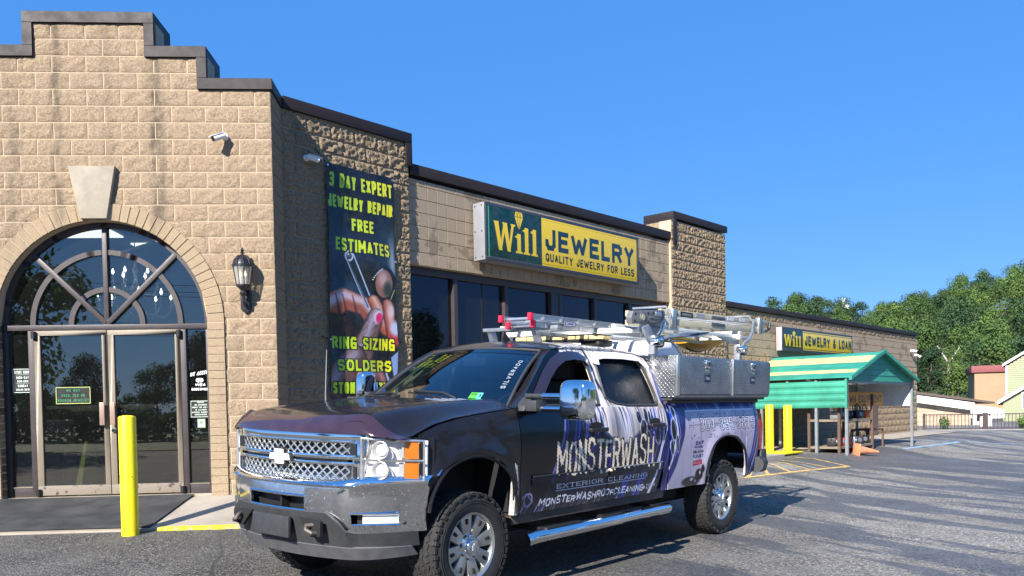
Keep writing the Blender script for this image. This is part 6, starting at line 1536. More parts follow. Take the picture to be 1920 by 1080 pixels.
# cabin
M_seat = simple('dark_grey_seat', (.045, .045, .048), .8); M_dash = simple('grey_green_dash', (.16, .17, .15), .75)
m = MB(); m.grid(lambda u, v: (.50+.45*v, -.84+1.68*u, 1.40-.05*(2*u-1)**2+.035*math.sin(math.pi*v)), 12, 6); m.box(.85, -.84, 1.05, 1.0, .84, 1.40); TP(m, 'dashboard', M_dash, smooth=50, solid=.01)
for y in (-.42, .42):
    s_ = empty('seat', None, truck)
    m = MB(); m.box(1.35, y-.26, .85, 1.85, y+.26, 1.02); TP(m, 'cushion', M_seat, s_, bevel=.05); m = MB(); m.box(1.78, y-.25, 1.0, 1.93, y+.25, 1.62, T(0, 0, 0)); TP(m, 'backrest', M_seat, s_, bevel=.06)
    m = MB(); m.box(1.80, y-.13, 1.63, 1.90, y+.13, 1.80); TP(m, 'headrest', M_seat, s_, bevel=.04)
m = MB(); m.box(2.40, -.65, .85, 2.78, .65, 1.05); m.box(2.66, -.65, 1.0, 2.78, .65, 1.60); TP(m, 'rear_bench', M_seat, bevel=.05)
m = MB(); m.tube([(1.12+.06*math.cos(t), .42+.19*math.sin(t), 1.33+.17*math.cos(t)) for t in lin(0, 2*math.pi, 28)[:-1]], .013, 8, closed=True); m.cyl((1.05, .42, 1.30), (1.13, .42, 1.33), .05, n=12); TP(m, 'steering_wheel', M_black)
m = MB(); m.tube([(.95, -.72, 1.56), (1.05, -.70, 1.62), (1.15, -.67, 1.70)], .014, 8); TP(m, 'grab_handle', simple('beige_green_trim', (.30, .34, .24), .7)); 
m = MB(); m.box(1.12, -.13, 1.74, 1.15, .13, 1.81); m.cyl((1.13, 0, 1.80), (1.16, 0, 1.88), .01, n=8); TP(m, 'rear_view_mirror', M_black, bevel=.01)
m = MB(); m.box(1.30, -.62, 1.868, 2.70, .62, 1.885); TP(m, 'headliner', simple('beige_headliner', (.28, .29, .24), .9))
for sd in (-1, 1):
    m = MB(); m.add([(x, sd*(YS(x, z)-.03), z) for x, z in ((.62, 1.40), (.80, 1.53), (1.0, 1.68), (1.25, 1.85))] + [(x-.0, sd*(YS(x, z)-.13), z) for x, z in ((.66, 1.39), (.84, 1.52), (1.04, 1.67), (1.28, 1.84))], [(i, i+1, 5+i, 4+i) for i in range(3)]); TP(m, 'pillar_trim', simple('pillar_trim_green', (.20, .23, .16), .8), solid=.01)
# ---------------------------------------------------------------- gear carried by the truck
def TH(name, x, y, z, **k): 
    e = empty(name, MT @ T(x, -y, z), **k); e['_o'] = 0; del e['_o']; _off[e.name] = T(-x, y, -z); return e
_off = {}
def GP(mb, name, mat, root, parent=None, **k):
    return mb.build(name, mat, parent or root, _off[root.name] if parent is None else None, flipy=True, **k)
def diamond_plate():
    n = NT('aluminium_diamond_plate'); tc = n.n('ShaderNodeTexCoord')
    hs = []
    for ang, off in ((R(45), 0.0), (R(-45), .5)):
        mp = n.n('ShaderNodeMapping'); mp.inputs['Location'].default_value = (off*.03, off*.03, off*.03); n.l(tc.outputs['Object'], mp.inputs[0])
        sp = n.n('ShaderNodeSeparateXYZ'); n.l(mp.outputs[0], sp.inputs[0])
        # x along the box, z up (side); fall back on y for the end face
        u = n.math('ADD', sp.outputs[0], n.math('MULTIPLY', sp.outputs[1], 1.0)); w = sp.outputs[2]
        a = n.math('ADD', n.math('MULTIPLY', u, math.cos(ang)*32), n.math('MULTIPLY', w, math.sin(ang)*32))
        b = n.math('ADD', n.math('MULTIPLY', u, -math.sin(ang)*32), n.math('MULTIPLY', w, math.cos(ang)*32))
        fa = n.math('SUBTRACT', n.math('FRACT', a), .5); fb = n.math('SUBTRACT', n.math('FRACT', b), .5)
        d = n.math('ADD', n.math('POWER', n.math('MULTIPLY', fa, 2.2), 2.0), n.math('POWER', n.math('MULTIPLY', fb, 6.0), 2.0))
        hs.append(n.math('MAXIMUM', n.math('SUBTRACT', 1.0, d), 0.0))
    chk = n.n('ShaderNodeTexNoise'); h = n.math('MAXIMUM', hs[0], n.math('MULTIPLY', hs[1], .0))
    f = n.noise(n.coords(), 8, 5)
    n.set(Base_Color=n.mix(h, n.ramp(f, [(.3, (.25, .25, .255)), (.7, (.36, .36, .365))]), (.70, .70, .70)), Metallic=.9, Roughness=n.mix(h, n.ramp(f, [(.3, .30), (.7, .42)]), (.16, .16, .16)), Normal=n.bump(h, .9, .006)); return n.m
M_dp = diamond_plate()
tb = TH('toolbox', 2.84, .80, 1.45, label='long diamond plate toolbox with two doors along the driver side bed rail', cat='toolbox')
GP(MB().box(2.84, .56, 1.475, 5.06, 1.045, 1.88), 'body', M_dp, tb, bevel=.006)
GP(MB().box(2.86, .60, 1.445, 5.04, 1.0, 1.475), 'plinth', M_trim, tb)
for k, (a, b) in enumerate(((2.905, 4.05), (4.085, 5.05))):
    d = GP(MB().hexa([(a, 1.047, 1.50), (b, 1.047, 1.50), (b, 1.060, 1.505), (a, 1.060, 1.505), (a, 1.047, 1.872), (b, 1.047, 1.872), (b, 1.066, 1.868), (a, 1.066, 1.868)]), 'door', M_dp, tb, bevel=.004)
    m_ = (a+b)/2
    GP(MB().box(m_-.045, 1.062, 1.77, m_+.045, 1.080, 1.845), 'latch', M_chrome, tb, bevel=.006); GP(MB().box(m_-.018, 1.078, 1.785, m_+.02, 1.087, 1.83), 'latch_paddle', M_black, tb, bevel=.003)
    m = MB(); m.prism([(m_-.04, 1.74), (m_, 1.715), (m_+.04, 1.74), (m_, 1.76)], 1.060, 1.072, 'xz'); GP(m, 'keyhole_plate', M_alu, tb)
    im = Img(0, 0, .12, .075, 500, (.03, .06, .25)); text(im, 'TOOLS', .028, .024, .028, .03, .007, (.7, .75, .8), gap=.2, fit=.075); im.stroke([(.015, .02), (.02, .055), (.035, .06)], .006, (.7, .75, .85))
    pm = img_mat('toolbox_badge_print', im.image('toolbox_badge_print'), 0, 0, .12, .075, rough=.3)
    mb = MB().box(0, -.004, 0, .12, .0, .075); mb.build('badge', pm, tb, _off[tb.name] @ T(m_-.06, -1.0635, 1.625), smooth=0)
GP(MB().box(4.055, 1.046, 1.49, 4.08, 1.072, 1.875), 'door_trim', M_alu, tb, bevel=.003); GP(MB().box(2.842, 1.046, 1.49, 2.90, 1.068, 1.878), 'door_trim', M_alu, tb, bevel=.003)
GP(MB().hexa([(2.88, .98, 1.452), (5.05, .98, 1.452), (5.05, 1.058, 1.498), (2.88, 1.058, 1.498), (2.88, .97, 1.478), (5.05, .97, 1.478), (5.05, 1.05, 1.502), (2.88, 1.05, 1.502)]), 'lower_flange', simple('dull_aluminium', (.30, .30, .30), .45, .7), tb)
# white tanks
M_tank = simple('white_polythene_tank', (.80, .81, .82), .45, var=.04)
r = TH('water_tank', 3.0, .3, 1.45, label='large white plastic tank standing in the bed behind the cab', cat='tank'); GP(MB().box(2.92, -.62, 1.12, 3.55, .70, 2.035), 'body', M_tank, r, bevel=.05); GP(MB().box(2.97, .10, 1.99, 3.2, .45, 2.03), 'lid', M_tank, r, bevel=.02)
r = TH('water_tank', 3.9, .2, 1.45, label='smaller white tank behind the ladder rack post', cat='tank'); GP(MB().box(3.93, -.25, 1.12, 4.12, .30, 2.055), 'body', M_tank, r, bevel=.03)
# ladder rack
M_gal = simple('grey_galvanised_steel', (.33, .35, .37), .42, .6, .2, 14); M_wp = simple('pale_rack_paint', (.66, .66, .62), .4, .1)
rk = TH('ladder_rack', 3.6, 0, 1.45, label='grey and white drop-down ladder rack standing over the cab and bed', cat='ladder rack')
for x in (2.67, 4.54):
    GP(MB().box(x-.035, .86, 1.88, x+.035, .93, 2.06), 'post', M_gal, rk, bevel=.006); GP(MB().box(x-.035, -.93, 1.43, x+.035, -.86, 2.12), 'post', M_gal, rk, bevel=.006)
    m = MB(); m.cyl((x-.02, .90, 2.0), (x-.02, 1.0, 2.0), .042, n=20); pv = GP(m, 'pivot', M_chrome, rk, bevel=.006); m = MB(); m.cyl((x+.04, .86, 2.0), (x+.04, .97, 2.0), .055, n=16); GP(m, 'pivot_drum', M_black, rk, bevel=.008)
GP(MB().box(2.50, -.85, 2.085, 2.56, .84, 2.135), 'crossbar', M_wp, rk, bevel=.004); GP(MB().box(4.56, -.9, 2.12, 4.63, .9, 2.175), 'crossbar', M_wp, rk, bevel=.004)
GP(MB().box(4.72, .05, 2.18, 4.80, .82, 2.225), 'crossbar', M_wp, rk, bevel=.004)
m = MB(); m.prism([(2.50, 2.13), (2.60, 2.16), (2.78, 2.0), (2.76, 1.94), (2.62, 1.99)], .86, .89, 'xz'); m.prism([(2.70, 2.20), (2.98, 2.21), (2.90, 2.10), (2.78, 2.06)], .80, .82, 'xz'); GP(m, 'gusset_plate', M_gal, rk, bevel=.004, kind='stuff')
m = MB(); m.prism([(4.10, 2.13), (4.60, 2.14), (4.62, 2.06), (4.40, 2.07)], .84, .87, 'xz'); GP(m, 'gusset_plate', M_gal, rk, bevel=.004)
m = MB(); m.tube([(2.62, .95, 2.0), (2.85, .95, 2.05), (3.25, .92, 2.11), (3.6, .9, 2.13)], .018, 8); GP(m, 'drop_arm', M_gal, rk); m = MB(); m.tube([(4.52, .95, 2.02), (4.60, .94, 2.08), (4.75, .93, 2.13), (4.90, .9, 2.22)], .018, 8); GP(m, 'drop_arm', M_gal, rk)
m = MB(); m.tube([(2.70, .93, 2.02), (2.78, .93, 2.12), (2.86, .92, 2.22)], .012, 6); GP(m, 'drop_arm', M_chrome, rk)
for y, x0, x1 in ((.80, 2.6, 4.95), (.55, 2.5, 5.0), (-.6, 2.2, 5.0)): GP(MB().box(x0, y-.02, 2.14, x1, y+.02, 2.175), 'side_rail', M_wp, rk, bevel=.003)
m = MB(); m.hexa([(1.76, .12, 2.11), (1.83, .12, 2.11), (1.83, .17, 2.11), (1.76, .17, 2.11), (1.80, .14, 1.96), (1.87, .14, 1.96), (1.87, .19, 1.96), (1.80, .19, 1.96)]); GP(m, 'front_leg', M_alu, rk)
GP(MB().box(1.74, -.45, 2.085, 1.80, .45, 2.118), 'crossbar', M_gal, rk, bevel=.004); m = MB(); m.hexa([(1.76, -.42, 2.11), (1.83, -.42, 2.11), (1.83, -.37, 2.11), (1.76, -.37, 2.11), (1.80, -.40, 1.96), (1.87, -.40, 1.96), (1.87, -.35, 1.96), (1.80, -.35, 1.96)]); GP(m, 'front_leg', M_alu, rk)
for x in (1.84,): GP(MB().box(x, .12, 2.04, x+.9, .16, 2.075), 'front_brace', M_gal, rk, bevel=.003)
# aluminium extension ladder, two nested sections
M_lad = simple('ladder_aluminium', (.56, .58, .60), .32, .75, .08, 6); M_red = simple('red_end_cap', (.75, .02, .05), .4)
la = TH('extension_ladder', 2.4, .15, 2.12, label='aluminium extension ladder with red end caps lying over the cab', cat='ladder')
for (x0, x1, z, yy, yb, cl) in ((1.45, 4.9, 2.178, .37, -.05, 0), (1.52, 4.95, 2.118, .345, -.025, 1)):
    for y, xo in ((yy, 0.0), (yb, .10)):
        m = MB(); a, b = x0+xo+(.0), x1
        P = [(y-.013, z-.026), (y+.013, z-.026), (y+.013, z-.020), (y+.003, z-.020), (y+.003, z+.022), (y+.013, z+.022), (y+.013, z+.028), (y-.013, z+.028)]
        m.prism(P, a, b, 'yz'); GP(m, 'rail', M_lad, la); GP(MB().box(a-.03, y-.018, z-.031, a+.02, y+.018, z+.033), 'end_cap', M_red, la, bevel=.006)
    x = x0+.17
    while x < x1-.1: m = MB(); m.cyl((x, yb, z), (x, yy+.004, z), .016, n=10); GP(m, 'rung', M_lad, la); m = MB(); m.cyl((x, yy+.003, z), (x, yy+.009, z), .021, n=14); GP(m, 'rung_flange', simple('bright_flange', (.74, .74, .72), .3, .6) if cl == 0 and x < x0+.2 else bpy.data.materials['bright_flange'], la); x += .275
im = Img(0, 0, .19, .055, 700, (.60, .62, .64)); im.ell(.095, .027, .085, .023, (.05, .08, .35)); im.ell(.095, .027, .076, .018, (.85, .87, .9)); text(im, 'WERNER', .045, .018, .018, .02, .006, (.04, .06, .3), gap=.2, fit=.10)
MB().box(0, -.002, 0, .19, 0, .055).build('oval_badge', img_mat('oval_badge_print', im.image('oval_badge_print'), 0, 0, .19, .055), la, _off[la.name] @ T(1.93, -.386, 2.12), smooth=0)
# fibreglass step ladder, its end caps and labels
M_fg = simple('tan_fibreglass', (.50, .45, .31), .5, var=.12, vscale=8)
fl = TH('fibreglass_ladder', 4.2, .8, 2.2, label='tan fibreglass ladder strapped on its side over the toolbox', cat='ladder')
tilt = lambda x: .022*(x-3.0)
for y in (.80, .42):
    m = MB(); P = lambda x, zo: [(x, y-.016, 2.275+zo+tilt(x)), (x, y+.016, 2.275+zo+tilt(x))]
    for zo0, zo1 in ((.012, .072), (-.085, -.020)):
        m = MB(); a, b = 2.95, 5.52
        m.hexa([(a, y-.016, 2.27+zo0), (b, y-.016, 2.27+zo0+.06), (b, y+.016, 2.27+zo0+.06), (a, y+.016, 2.27+zo0), (a, y-.016, 2.27+zo1), (b, y-.016, 2.27+zo1+.055), (b, y+.016, 2.27+zo1+.055), (a, y+.016, 2.27+zo1)]); GP(m, 'rail', M_fg, fl, bevel=.003)
for i in range(8): x = 3.15+i*.30; GP(MB().box(x, .43, 2.29+tilt(x), x+.07, .79, 2.315+tilt(x)), 'step', M_lad, fl)
for x0, x1, dz in ((3.155, 3.235, 0), (5.235, 5.31, .055)): GP(MB().box(x0, .78, 2.165+dz, x1, .835, 2.355+dz), 'end_bracket', M_alu, fl, bevel=.004); GP(MB().box(x1, .775, 2.165+dz, x1+.02, .83, 2.35+dz), 'rubber_pad', M_black, fl)
im = Img(0, 0, .26, .055, 600, (.02, .02, .02)); text(im, 'LOUISVILLE', .03, .018, .022, .02, .006, (.8, .8, .78), gap=.2, fit=.20)
MB().box(0, -.002, 0, .26, 0, .055).build('name_plate', img_mat('name_plate_print', im.image('name_plate_print'), 0, 0, .26, .055), fl, _off[fl.name] @ T(3.34, -.818, 2.290), smooth=0)
for x, w, c in ((3.68, .20, (.30, .30, .33)), (4.42, .16, (.60, .62, .66)), (4.74, .14, (.52, .54, .60))): GP(MB().box(x, .815, 2.292+tilt(x)*1.1, x+.0+w, .818, 2.335+tilt(x)*1.1), 'warning_label', simple('label_print', c, .5, var=.35, vscale=60), fl)
for z, a in ((2.315, 4.03), (2.245, 4.03)): GP(MB().box(a, .800, z, a+.32, .825, z+.035), 'hinge_bar', simple('dark_grey_bar', (.10, .11, .13), .5, .3), fl, bevel=.004)
m = MB(); m.tube([(5.45, .80, 2.26), (5.60, .80, 2.30), (5.62, .80, 2.38)], .02, 8); GP(m, 'rubber_foot', M_black, fl)
for x in (3.07, 5.02): m = MB(); m.tube([(x, .84, 2.15), (x+.01, .85, 2.30+tilt(x)), (x, .80, 2.37+tilt(x)), (x, .42, 2.37+tilt(x))], .012, 6); GP(m, 'strap', M_gal, fl)
# grey cast step ladder top
lt = TH('step_ladder_top', 2.6, .85, 2.12, label='pitted grey moulded ladder top with a round hole beside the front rack post', cat='ladder top')
M_lt = simple('dark_grey_moulding', (.14, .145, .15), .5, .1, .2, 20, .3)
m = MB(); m.prism([(2.34, 2.155), (2.87, 2.19), (2.94, 2.235), (2.95, 2.285), (2.93, 2.325), (2.36, 2.275), (2.32, 2.21)], .80, .865, 'xz'); GP(m, 'casting', M_lt, lt, bevel=.012)
m = MB(); m.cyl((2.52, .866, 2.225), (2.52, .874, 2.225), .052, n=24); GP(m, 'boss_ring', M_lt, lt, bevel=.004); m = MB(); m.cyl((2.52, .874, 2.225), (2.52, .877, 2.225), .030, n=20); GP(m, 'hole', M_fg, lt)
for (x, z) in ((2.38, 2.185), (2.39, 2.25), (2.63, 2.19), (2.72, 2.225), (2.72, 2.28), (2.88, 2.30), (2.88, 2.235), (2.62, 2.27)): m = MB(); m.cyl((x, .862, z), (x, .868, z), .012, n=10); GP(m, 'screw_hole', M_black, lt)
GP(MB().box(2.76, .864, 2.255, 2.87, .870, 2.295), 'recess', M_alu, lt, bevel=.003); GP(MB().box(2.64, .864, 2.225, 2.84, .871, 2.240), 'rib', M_lt, lt, bevel=.003)
m = MB(); m.tube([(2.30, .80, 2.13), (2.45, .80, 2.12), (2.9, .80, 2.15)], .012, 6); GP(m, 'edge_wire', M_gal, lt)
# amber light bar across the roof
lb = TH('light_bar', 2.4, 0, 1.98, label='amber warning light bar across the back of the cab roof', cat='light bar')
GP(MB().box(2.30, -.52, 2.005, 2.62, .47, 2.022), 'base', M_black, lb, bevel=.004)
M_amb = simple('clear_amber_lens', (.66, .50, .22), .2, var=.25, vscale=30, coat=.4)
for i in range(6): GP(MB().box(2.305, -.50+i*.15, 2.024, 2.60, -.50+i*.15+.138, 2.062), 'lens', M_amb, lb, bevel=.006)
GP(MB().hexa([(2.31, .405, 2.024), (2.61, .405, 2.024), (2.52, .52, 2.024), (2.38, .52, 2.024), (2.31, .405, 2.06), (2.61, .405, 2.06), (2.52, .52, 2.055), (2.38, .52, 2.055)]), 'end_lens', M_amb, lb, bevel=.004)
GP(MB().box(2.32, -.53, 2.062, 2.6, .48, 2.072), 'top_cover', M_black, lb, bevel=.004); GP(MB().box(2.34, .28, 1.955, 2.58, .50, 2.004), 'foot', M_black, lb, bevel=.02); GP(MB().box(2.34, -.5, 1.955, 2.58, -.30, 2.004), 'foot', M_black, lb, bevel=.02)
# yellow ribbed sledge hung beneath the rack
yb = TH('yellow_scoop', 4.7, .1, 2.0, label='yellow plastic scoop with black rim hanging under the ladder rack', cat='scoop')
M_yp = simple('yellow_polythene', (.80, .40, .004), .4, var=.12, vscale=9)
def sc(u, v):
    a = math.pi*(.05+.90*u); x = 4.58+.95*v; hw = .26*math.sin(math.pi*min(1, .25+.62*v))**.6
    d = .17*(math.sin(math.pi*(.12+.80*v))**.8); return (x, .15+hw*math.cos(a), 2.175+.05*v-d*1.05*math.sin(a))
m = MB(); m.grid(sc, 18, 20); GP(m, 'shell', M_yp, yb, solid=.008, smooth=60)
m = MB(); m.tube([sc(1, v) for v in lin(0, 1, 18)] + [sc(0, 1-v) for v in lin(0, 1, 18)], .016, 8); GP(m, 'rim', M_black, yb)
m = MB(); m.tube([sc(.5, v) for v in lin(.15, 1, 12)], .014, 8); GP(m, 'keel', M_black, yb); GP(MB().box(4.80, .02, 2.06, 5.20, .24, 2.14), 'raised_panel', M_yp, yb, bevel=.03)
GP(MB().box(3.9, -.1, 2.11, 4.5, .40, 2.14), 'flat_panel', simple('cream_yellow_board', (.70, .50, .06), .5), yb, bevel=.004)
cb = TH('strap_bundle', 3.1, .9, 1.88, label='silver strap and hose bundle looped round the front rack post', cat='strap')
for k in range(5):
    rr = random.Random(k); m = MB(); m.tube([(2.62+rr.uniform(0, .1), .94, 2.0+rr.uniform(-.03, .05)), (2.9, .95+rr.uniform(-.02, .02), 2.06+rr.uniform(-.02, .04)), (3.3+rr.uniform(-.1, .2), .93, 2.10+rr.uniform(-.02, .03)), (3.8, .9, 2.15)], .009, 6); GP(m, 'strap', M_gal if k % 2 else M_black, cb)
m = MB(); m.tube([(2.95, .92, 2.03), (3.07, .92, 1.97), (3.2, .93, 1.89)], .012, 6); GP(m, 'tail', M_gal, cb)

# ---------------------------------------------------------------- the green carport with the lawn equipment
def carport():
    M_gr = simple('green_ribbed_steel', (.035, .26, .175), .5, .05, .28, 1.6); M_yr = simple('yellow_roof_sheet', (.66, .56, .20), .55, var=.16, vscale=1.8); M_post = simple('galvanised_post', (.34, .37, .40), .4, .6); M_wht = simple('white_liner_sheet', (.62, .63, .64), .5)
    S0, S1, SM, D0, D1 = 12.66, 17.20, 14.75, 0.35, 2.62   # local: x along wall (s), y into wall, so outward = -y
    root = empty('carport', M2 @ T(14.9, -1.5, -1.14), label='green steel carport with yellow roof stripes standing against the rear wall', cat='carport'); O = T(-14.9, 1.5, 1.14)
    def CP(m, n, mt, par=None, **k): return m.build(n, mt, par or root, O if par is None else None, **k)
    ze, zr, zb = .56, 1.21, -.10
    def sheet(name, s0, z0, s1, z1, mat, ribs, y0=-D1-.12, y1=-D0+.35):
        m = MB(); N = ribs*4; vs = []; L = math.hypot(s1-s0, z1-z0); nx, nz = -(z1-z0)/L, (s1-s0)/L
        for i in range(N+1):
            t = i/N; h = .016*(1 if i % 4 in (1, 2) else 0); vs += [(s0+(s1-s0)*t+nx*h, y0, z0+(z1-z0)*t+nz*h), (s0+(s1-s0)*t+nx*h, y1, z0+(z1-z0)*t+nz*h)]
        m.add(vs, [(2*i, 2*i+1, 2*i+3, 2*i+2) for i in range(N)]); return CP(m, name, mat, solid=.004, smooth=0)
    fr = [(0, .20, M_gr), (.20, .32, M_yr), (.32, .60, M_gr), (.60, .86, M_yr), (.86, 1.0, M_gr)]
    for a, b, mt in fr: sheet('roof_sheet', S0-.06+(SM-S0+.06)*a, ze+(zr-ze)*a, S0-.06+(SM-S0+.06)*b, ze+(zr-ze)*b, mt, max(1, int((b-a)*8)))
    sheet('roof_sheet', SM, zr, S1+.08, ze, M_gr, 8)
    # side walls hung from the eaves, ribs horizontal
    def side(s, name, mat, inner):
        m = MB(); N = 16; vs = []
        for i in range(N+1):
            h = .016*(1 if i % 4 in (1, 2) else 0); z = zb+(ze-.06-zb)*i/N; vs += [(s-h*(1 if s < SM else -1), -D1, z), (s-h*(1 if s < SM else -1), -D0, z)]
        m.add(vs, [(2*i, 2*i+1, 2*i+3, 2*i+2) for i in range(N)]); CP(m, name, mat, solid=.004, smooth=0)
        m = MB(); o = .02 if s < SM else -.02; m.box(min(s+o, s+o*1.6), -D1+.02, zb, max(s+o, s+o*1.6), -D0, ze-.06); CP(m, 'liner', M_wht)
    side(S0, 'side_wall', M_gr, 1); side(S1, 'side_wall', M_gr, -1)
    for s in (S0, S1): CP(MB().box(s-.03, -D1-.03, zb-.01, s+.03, -D1+.01, ze), 'corner_trim', M_gr)
    # gable end: green siding boards with horizontal laps
    nb = 5
    for i in range(nb):
        z0 = .50 + i*(zr-.50)/nb; z1 = .50+(i+1)*(zr-.50)/nb-.004
        f = lambda z: max(0, min(1, (z-ze)/(zr-ze)))
        a0, a1 = S0+(SM-S0)*f(z0), S0+(SM-S0)*f(z1); b0, b1 = S1-(S1-SM)*f(z0), S1-(S1-SM)*f(z1)
        m = MB(); m.hexa([(a0, -D1-.012, z0), (b0, -D1-.012, z0), (b0, -D1+.01, z0), (a0, -D1+.01, z0), (a1, -D1, z1), (b1, -D1, z1), (b1, -D1+.01, z1), (a1, -D1+.01, z1)]); CP(m, 'gable_board', M_gr)
    for (a, b) in (((S0-.08, ze-.02), (SM, zr)), ((SM, zr), (S1+.10, ze-.02))):
        m = MB(); m.hexa([(a[0], -D1-.16, a[1]-.03), (b[0], -D1-.16, b[1]-.03), (b[0], -D1-.10, b[1]-.03), (a[0], -D1-.10, a[1]-.03), (a[0], -D1-.16, a[1]+.05), (b[0], -D1-.16, b[1]+.05), (b[0], -D1-.10, b[1]+.05), (a[0], -D1-.10, a[1]+.05)]); CP(m, 'verge_trim', M_gr)
    for s, d in ((S0+.03, D1), (S0+.03, 1.93), (S0+.03, 1.25), (S0+.03, .6), (S1-.04, D1), (S1-.04, 1.2), (15.6, .5), (13.9, .5), (13.5, D1-.2)):
        if (s, d) == (13.5, D1-.2): continue
        p = P2 + d2*s + n2*d; zg = G(p.x, p.y)-CZ; CP(MB().box(s-.032, -d-.03, zg-.02, s+.032, -d+.03, ze-.02), 'post', M_post)
    CP(MB().box(S0, -D1+.02, .44, S1, -D1+.07, .50), 'tie_beam', M_post); CP(MB().box(14.0, -1.5, .3, 14.05, -1.45, 1.0), 'king_post', M_post)
    m = MB(); m.tube([(S0+1.2, -D1+.3, .45), (14.5, -D1+.3, .36), (14.9, -D1+.3, .48)], .012, 6); CP(m, 'conduit', M_post)
    # hanging sign inside
    w, h = 3.6, .34; im = Img(0, 0, w, h, 300, (.98, .62, .06)); text(im, 'OPEN LAWN EQUIPMENT', .10, .085, .18, .12, .036, (.03, .03, .03), gap=.25, fit=w-.22)
    sm = img_mat('lawn_sign_print', im.image('lawn_sign_print'), 0, 0, w, h, rough=.5)
    MB().box(0, 0, 0, w, .02, h).build('hanging_sign', sm, None, M2 @ T(11.95+.78, -D1+.45, -.085) @ SC(1, 1, 1), label='ochre lawn equipment sign hanging inside the carport', cat='sign', bevel=.004)
carport()
def lawn_gear():
    M_or = simple('orange_plastic', (.62, .13, .02), .45); M_rd = simple('red_enamel', (.45, .03, .03), .4); M_gy = simple('grey_casting', (.25, .26, .28), .5, .5); M_ru = simple('rusty_perforated_upright', (.12, .075, .05), .8, .2, .3, 30); M_wd = simple('weathered_plank', (.20, .16, .12), .85, var=.25, vscale=10)
    sh = empty('equipment_rack', M2 @ T(12.95, -1.9, -1.14), label='rusty two tier rack loaded with lawn machines under the carport', cat='rack')
    for z in (.10, .72): MB().box(-.1, -.5, z, 2.05, .25, z+.05).build('shelf', M_wd, sh)
    hole = MB()
    for x in (-.08, 2.0):
        for y in (-.48, .22):
            u = MB().box(x-.03, y-.03, 0, x+.03, y+.03, 1.35).build('upright', M_ru, sh)
            for k in range(12): 
                if y < 0: MB().box(x-.010, y-.034, .08+k*.1, x+.012, y-.029, .10+k*.1).build('hole', M_black, u, smooth=0)
    names = ('leftmost', 'second', 'third', 'fourth', 'fifth', 'sixth', 'rightmost')
    for tier, zz in ((0, .155), (1, .775)):
        for k in range(7):
            rr = random.Random(k*7+tier*3); col = [M_black, M_or, M_gy, M_rd, M_black, M_trim, M_or][(k*3+tier*2) % 7]; cn = {'black_plastic': 'black', 'orange_plastic': 'orange', 'grey_casting': 'grey', 'red_enamel': 'red', 'grey_black_plastic': 'dark grey'}[col.name]
            x = .08 + k*.30; y = -.30+rr.uniform(-.08, .08)
            e = empty('lawn_machine', M2 @ T(12.95+x, -1.9+y, -1.14+zz) @ RZ(rr.uniform(-.5, .5)), label='%s engine machine, %s on the %s shelf of the rack' % (cn, names[k], ('lower', 'upper')[tier]), cat='lawn machine', group='machines on the equipment rack')
            MB().box(-.12, -.10, .0, .13, .10, .19).build('engine', col, e, bevel=.025); m = MB(); m.cyl((.0, -.09, .10), (0, -.12, .10), .055, n=14); m.build('starter', M_gy, e, bevel=.006)
            m = MB(); m.tube([(-.10, 0, .08), (-.14, 0, .27), (.0, 0, .34), (.13, 0, .26), (.12, 0, .10)], .012, 8); m.build('handle', M_black, e); MB().box(.09, -.02, .05, .20, .02, .10).build('guide_bar', M_gy, e, bevel=.004)
    cr = empty('folding_barrow', M2 @ T(15.2, -1.9, -1.15), label='low brown metal bench standing right of the equipment rack', cat='bench')
    MB().box(-.1, -.35, .45, .95, .1, .49).build('seat', M_ru, cr, bevel=.005)
    for x in (-.08, .92):
        for y in (-.33, .07): MB().box(x-.02, y-.02, 0, x+.02, y+.02, .45).build('leg', M_ru, cr)
    # orange cone lying on its side
    p = w2p(12.95, 2.75); z = G(p[0], p[1]); M_cone = simple('faded_orange_cone', (.62, .24, .12), .7, var=.2)
    c = empty('traffic_cone', T(p[0], p[1], z+.12) @ RZ(R(10)) @ RY(R(97)) @ SC(.82, .82, .82), label='faded orange traffic cone lying on its side before the carport', cat='traffic cone')
    m = MB(); m.lathe([(.135, .0), (.13, .02), (.035, .62), (.03, .64)], None, 20); m.build('cone', M_cone, c); MB().box(-.17, -.17, -.035, .17, .17, .0).build('base', M_cone, c, bevel=.02)
lawn_gear()

# ---------------------------------------------------------------- painted markings
def px_ground(x, y, zoff=0.004):
    q = Vector(((x-PX)/F_PX, 1, -(y-PY)/F_PX)); Mr = cam_matrix().to_3x3(); v = Mr @ Vector((q.x, q.z, -q.y)); lo = 1.0
    for t in [i*.05 for i in range(20, 3000)]:
        p = v*t; 
        if CZ+p.z <= G(p.x, p.y): return (p.x, p.y)
    return (v.x*100, v.y*100)
M_line = NT('worn_orange_line'); _v = M_line.coords('World'); M_line.set(Base_Color=M_line.mix(M_line.ramp(M_line.noise(_v, 9, 5, .7), [(.45, 0), (.62, .8)]), (.66, .42, .13), (.16, .14, .12)), Roughness=.8)
M_blueline = simple('worn_blue_line', (.22, .34, .46), .8, var=.3, vscale=3, kind='World')
M_whiteline = simple('worn_white_line', (.50, .50, .48), .8, var=.3, vscale=5, kind='World')
def stripe(name, a, b, w, mat, n=14):
    a, b = Vector((*a, 0)), Vector((*b, 0)); d = (b-a).normalized(); s = Vector((-d.y, d.x, 0))*w/2; m = MB(); vs = []
    for i in range(n+1):
        p = a.lerp(b, i/n)
        for q in (p-s, p+s): vs.append((q.x, q.y, max(G(q.x, q.y), gz_mesh(q.x, q.y))+.005))
    m.add(vs, [(2*i, 2*i+1, 2*i+3, 2*i+2) for i in range(n)]); m.build(name, mat, kind='structure', smooth=0)
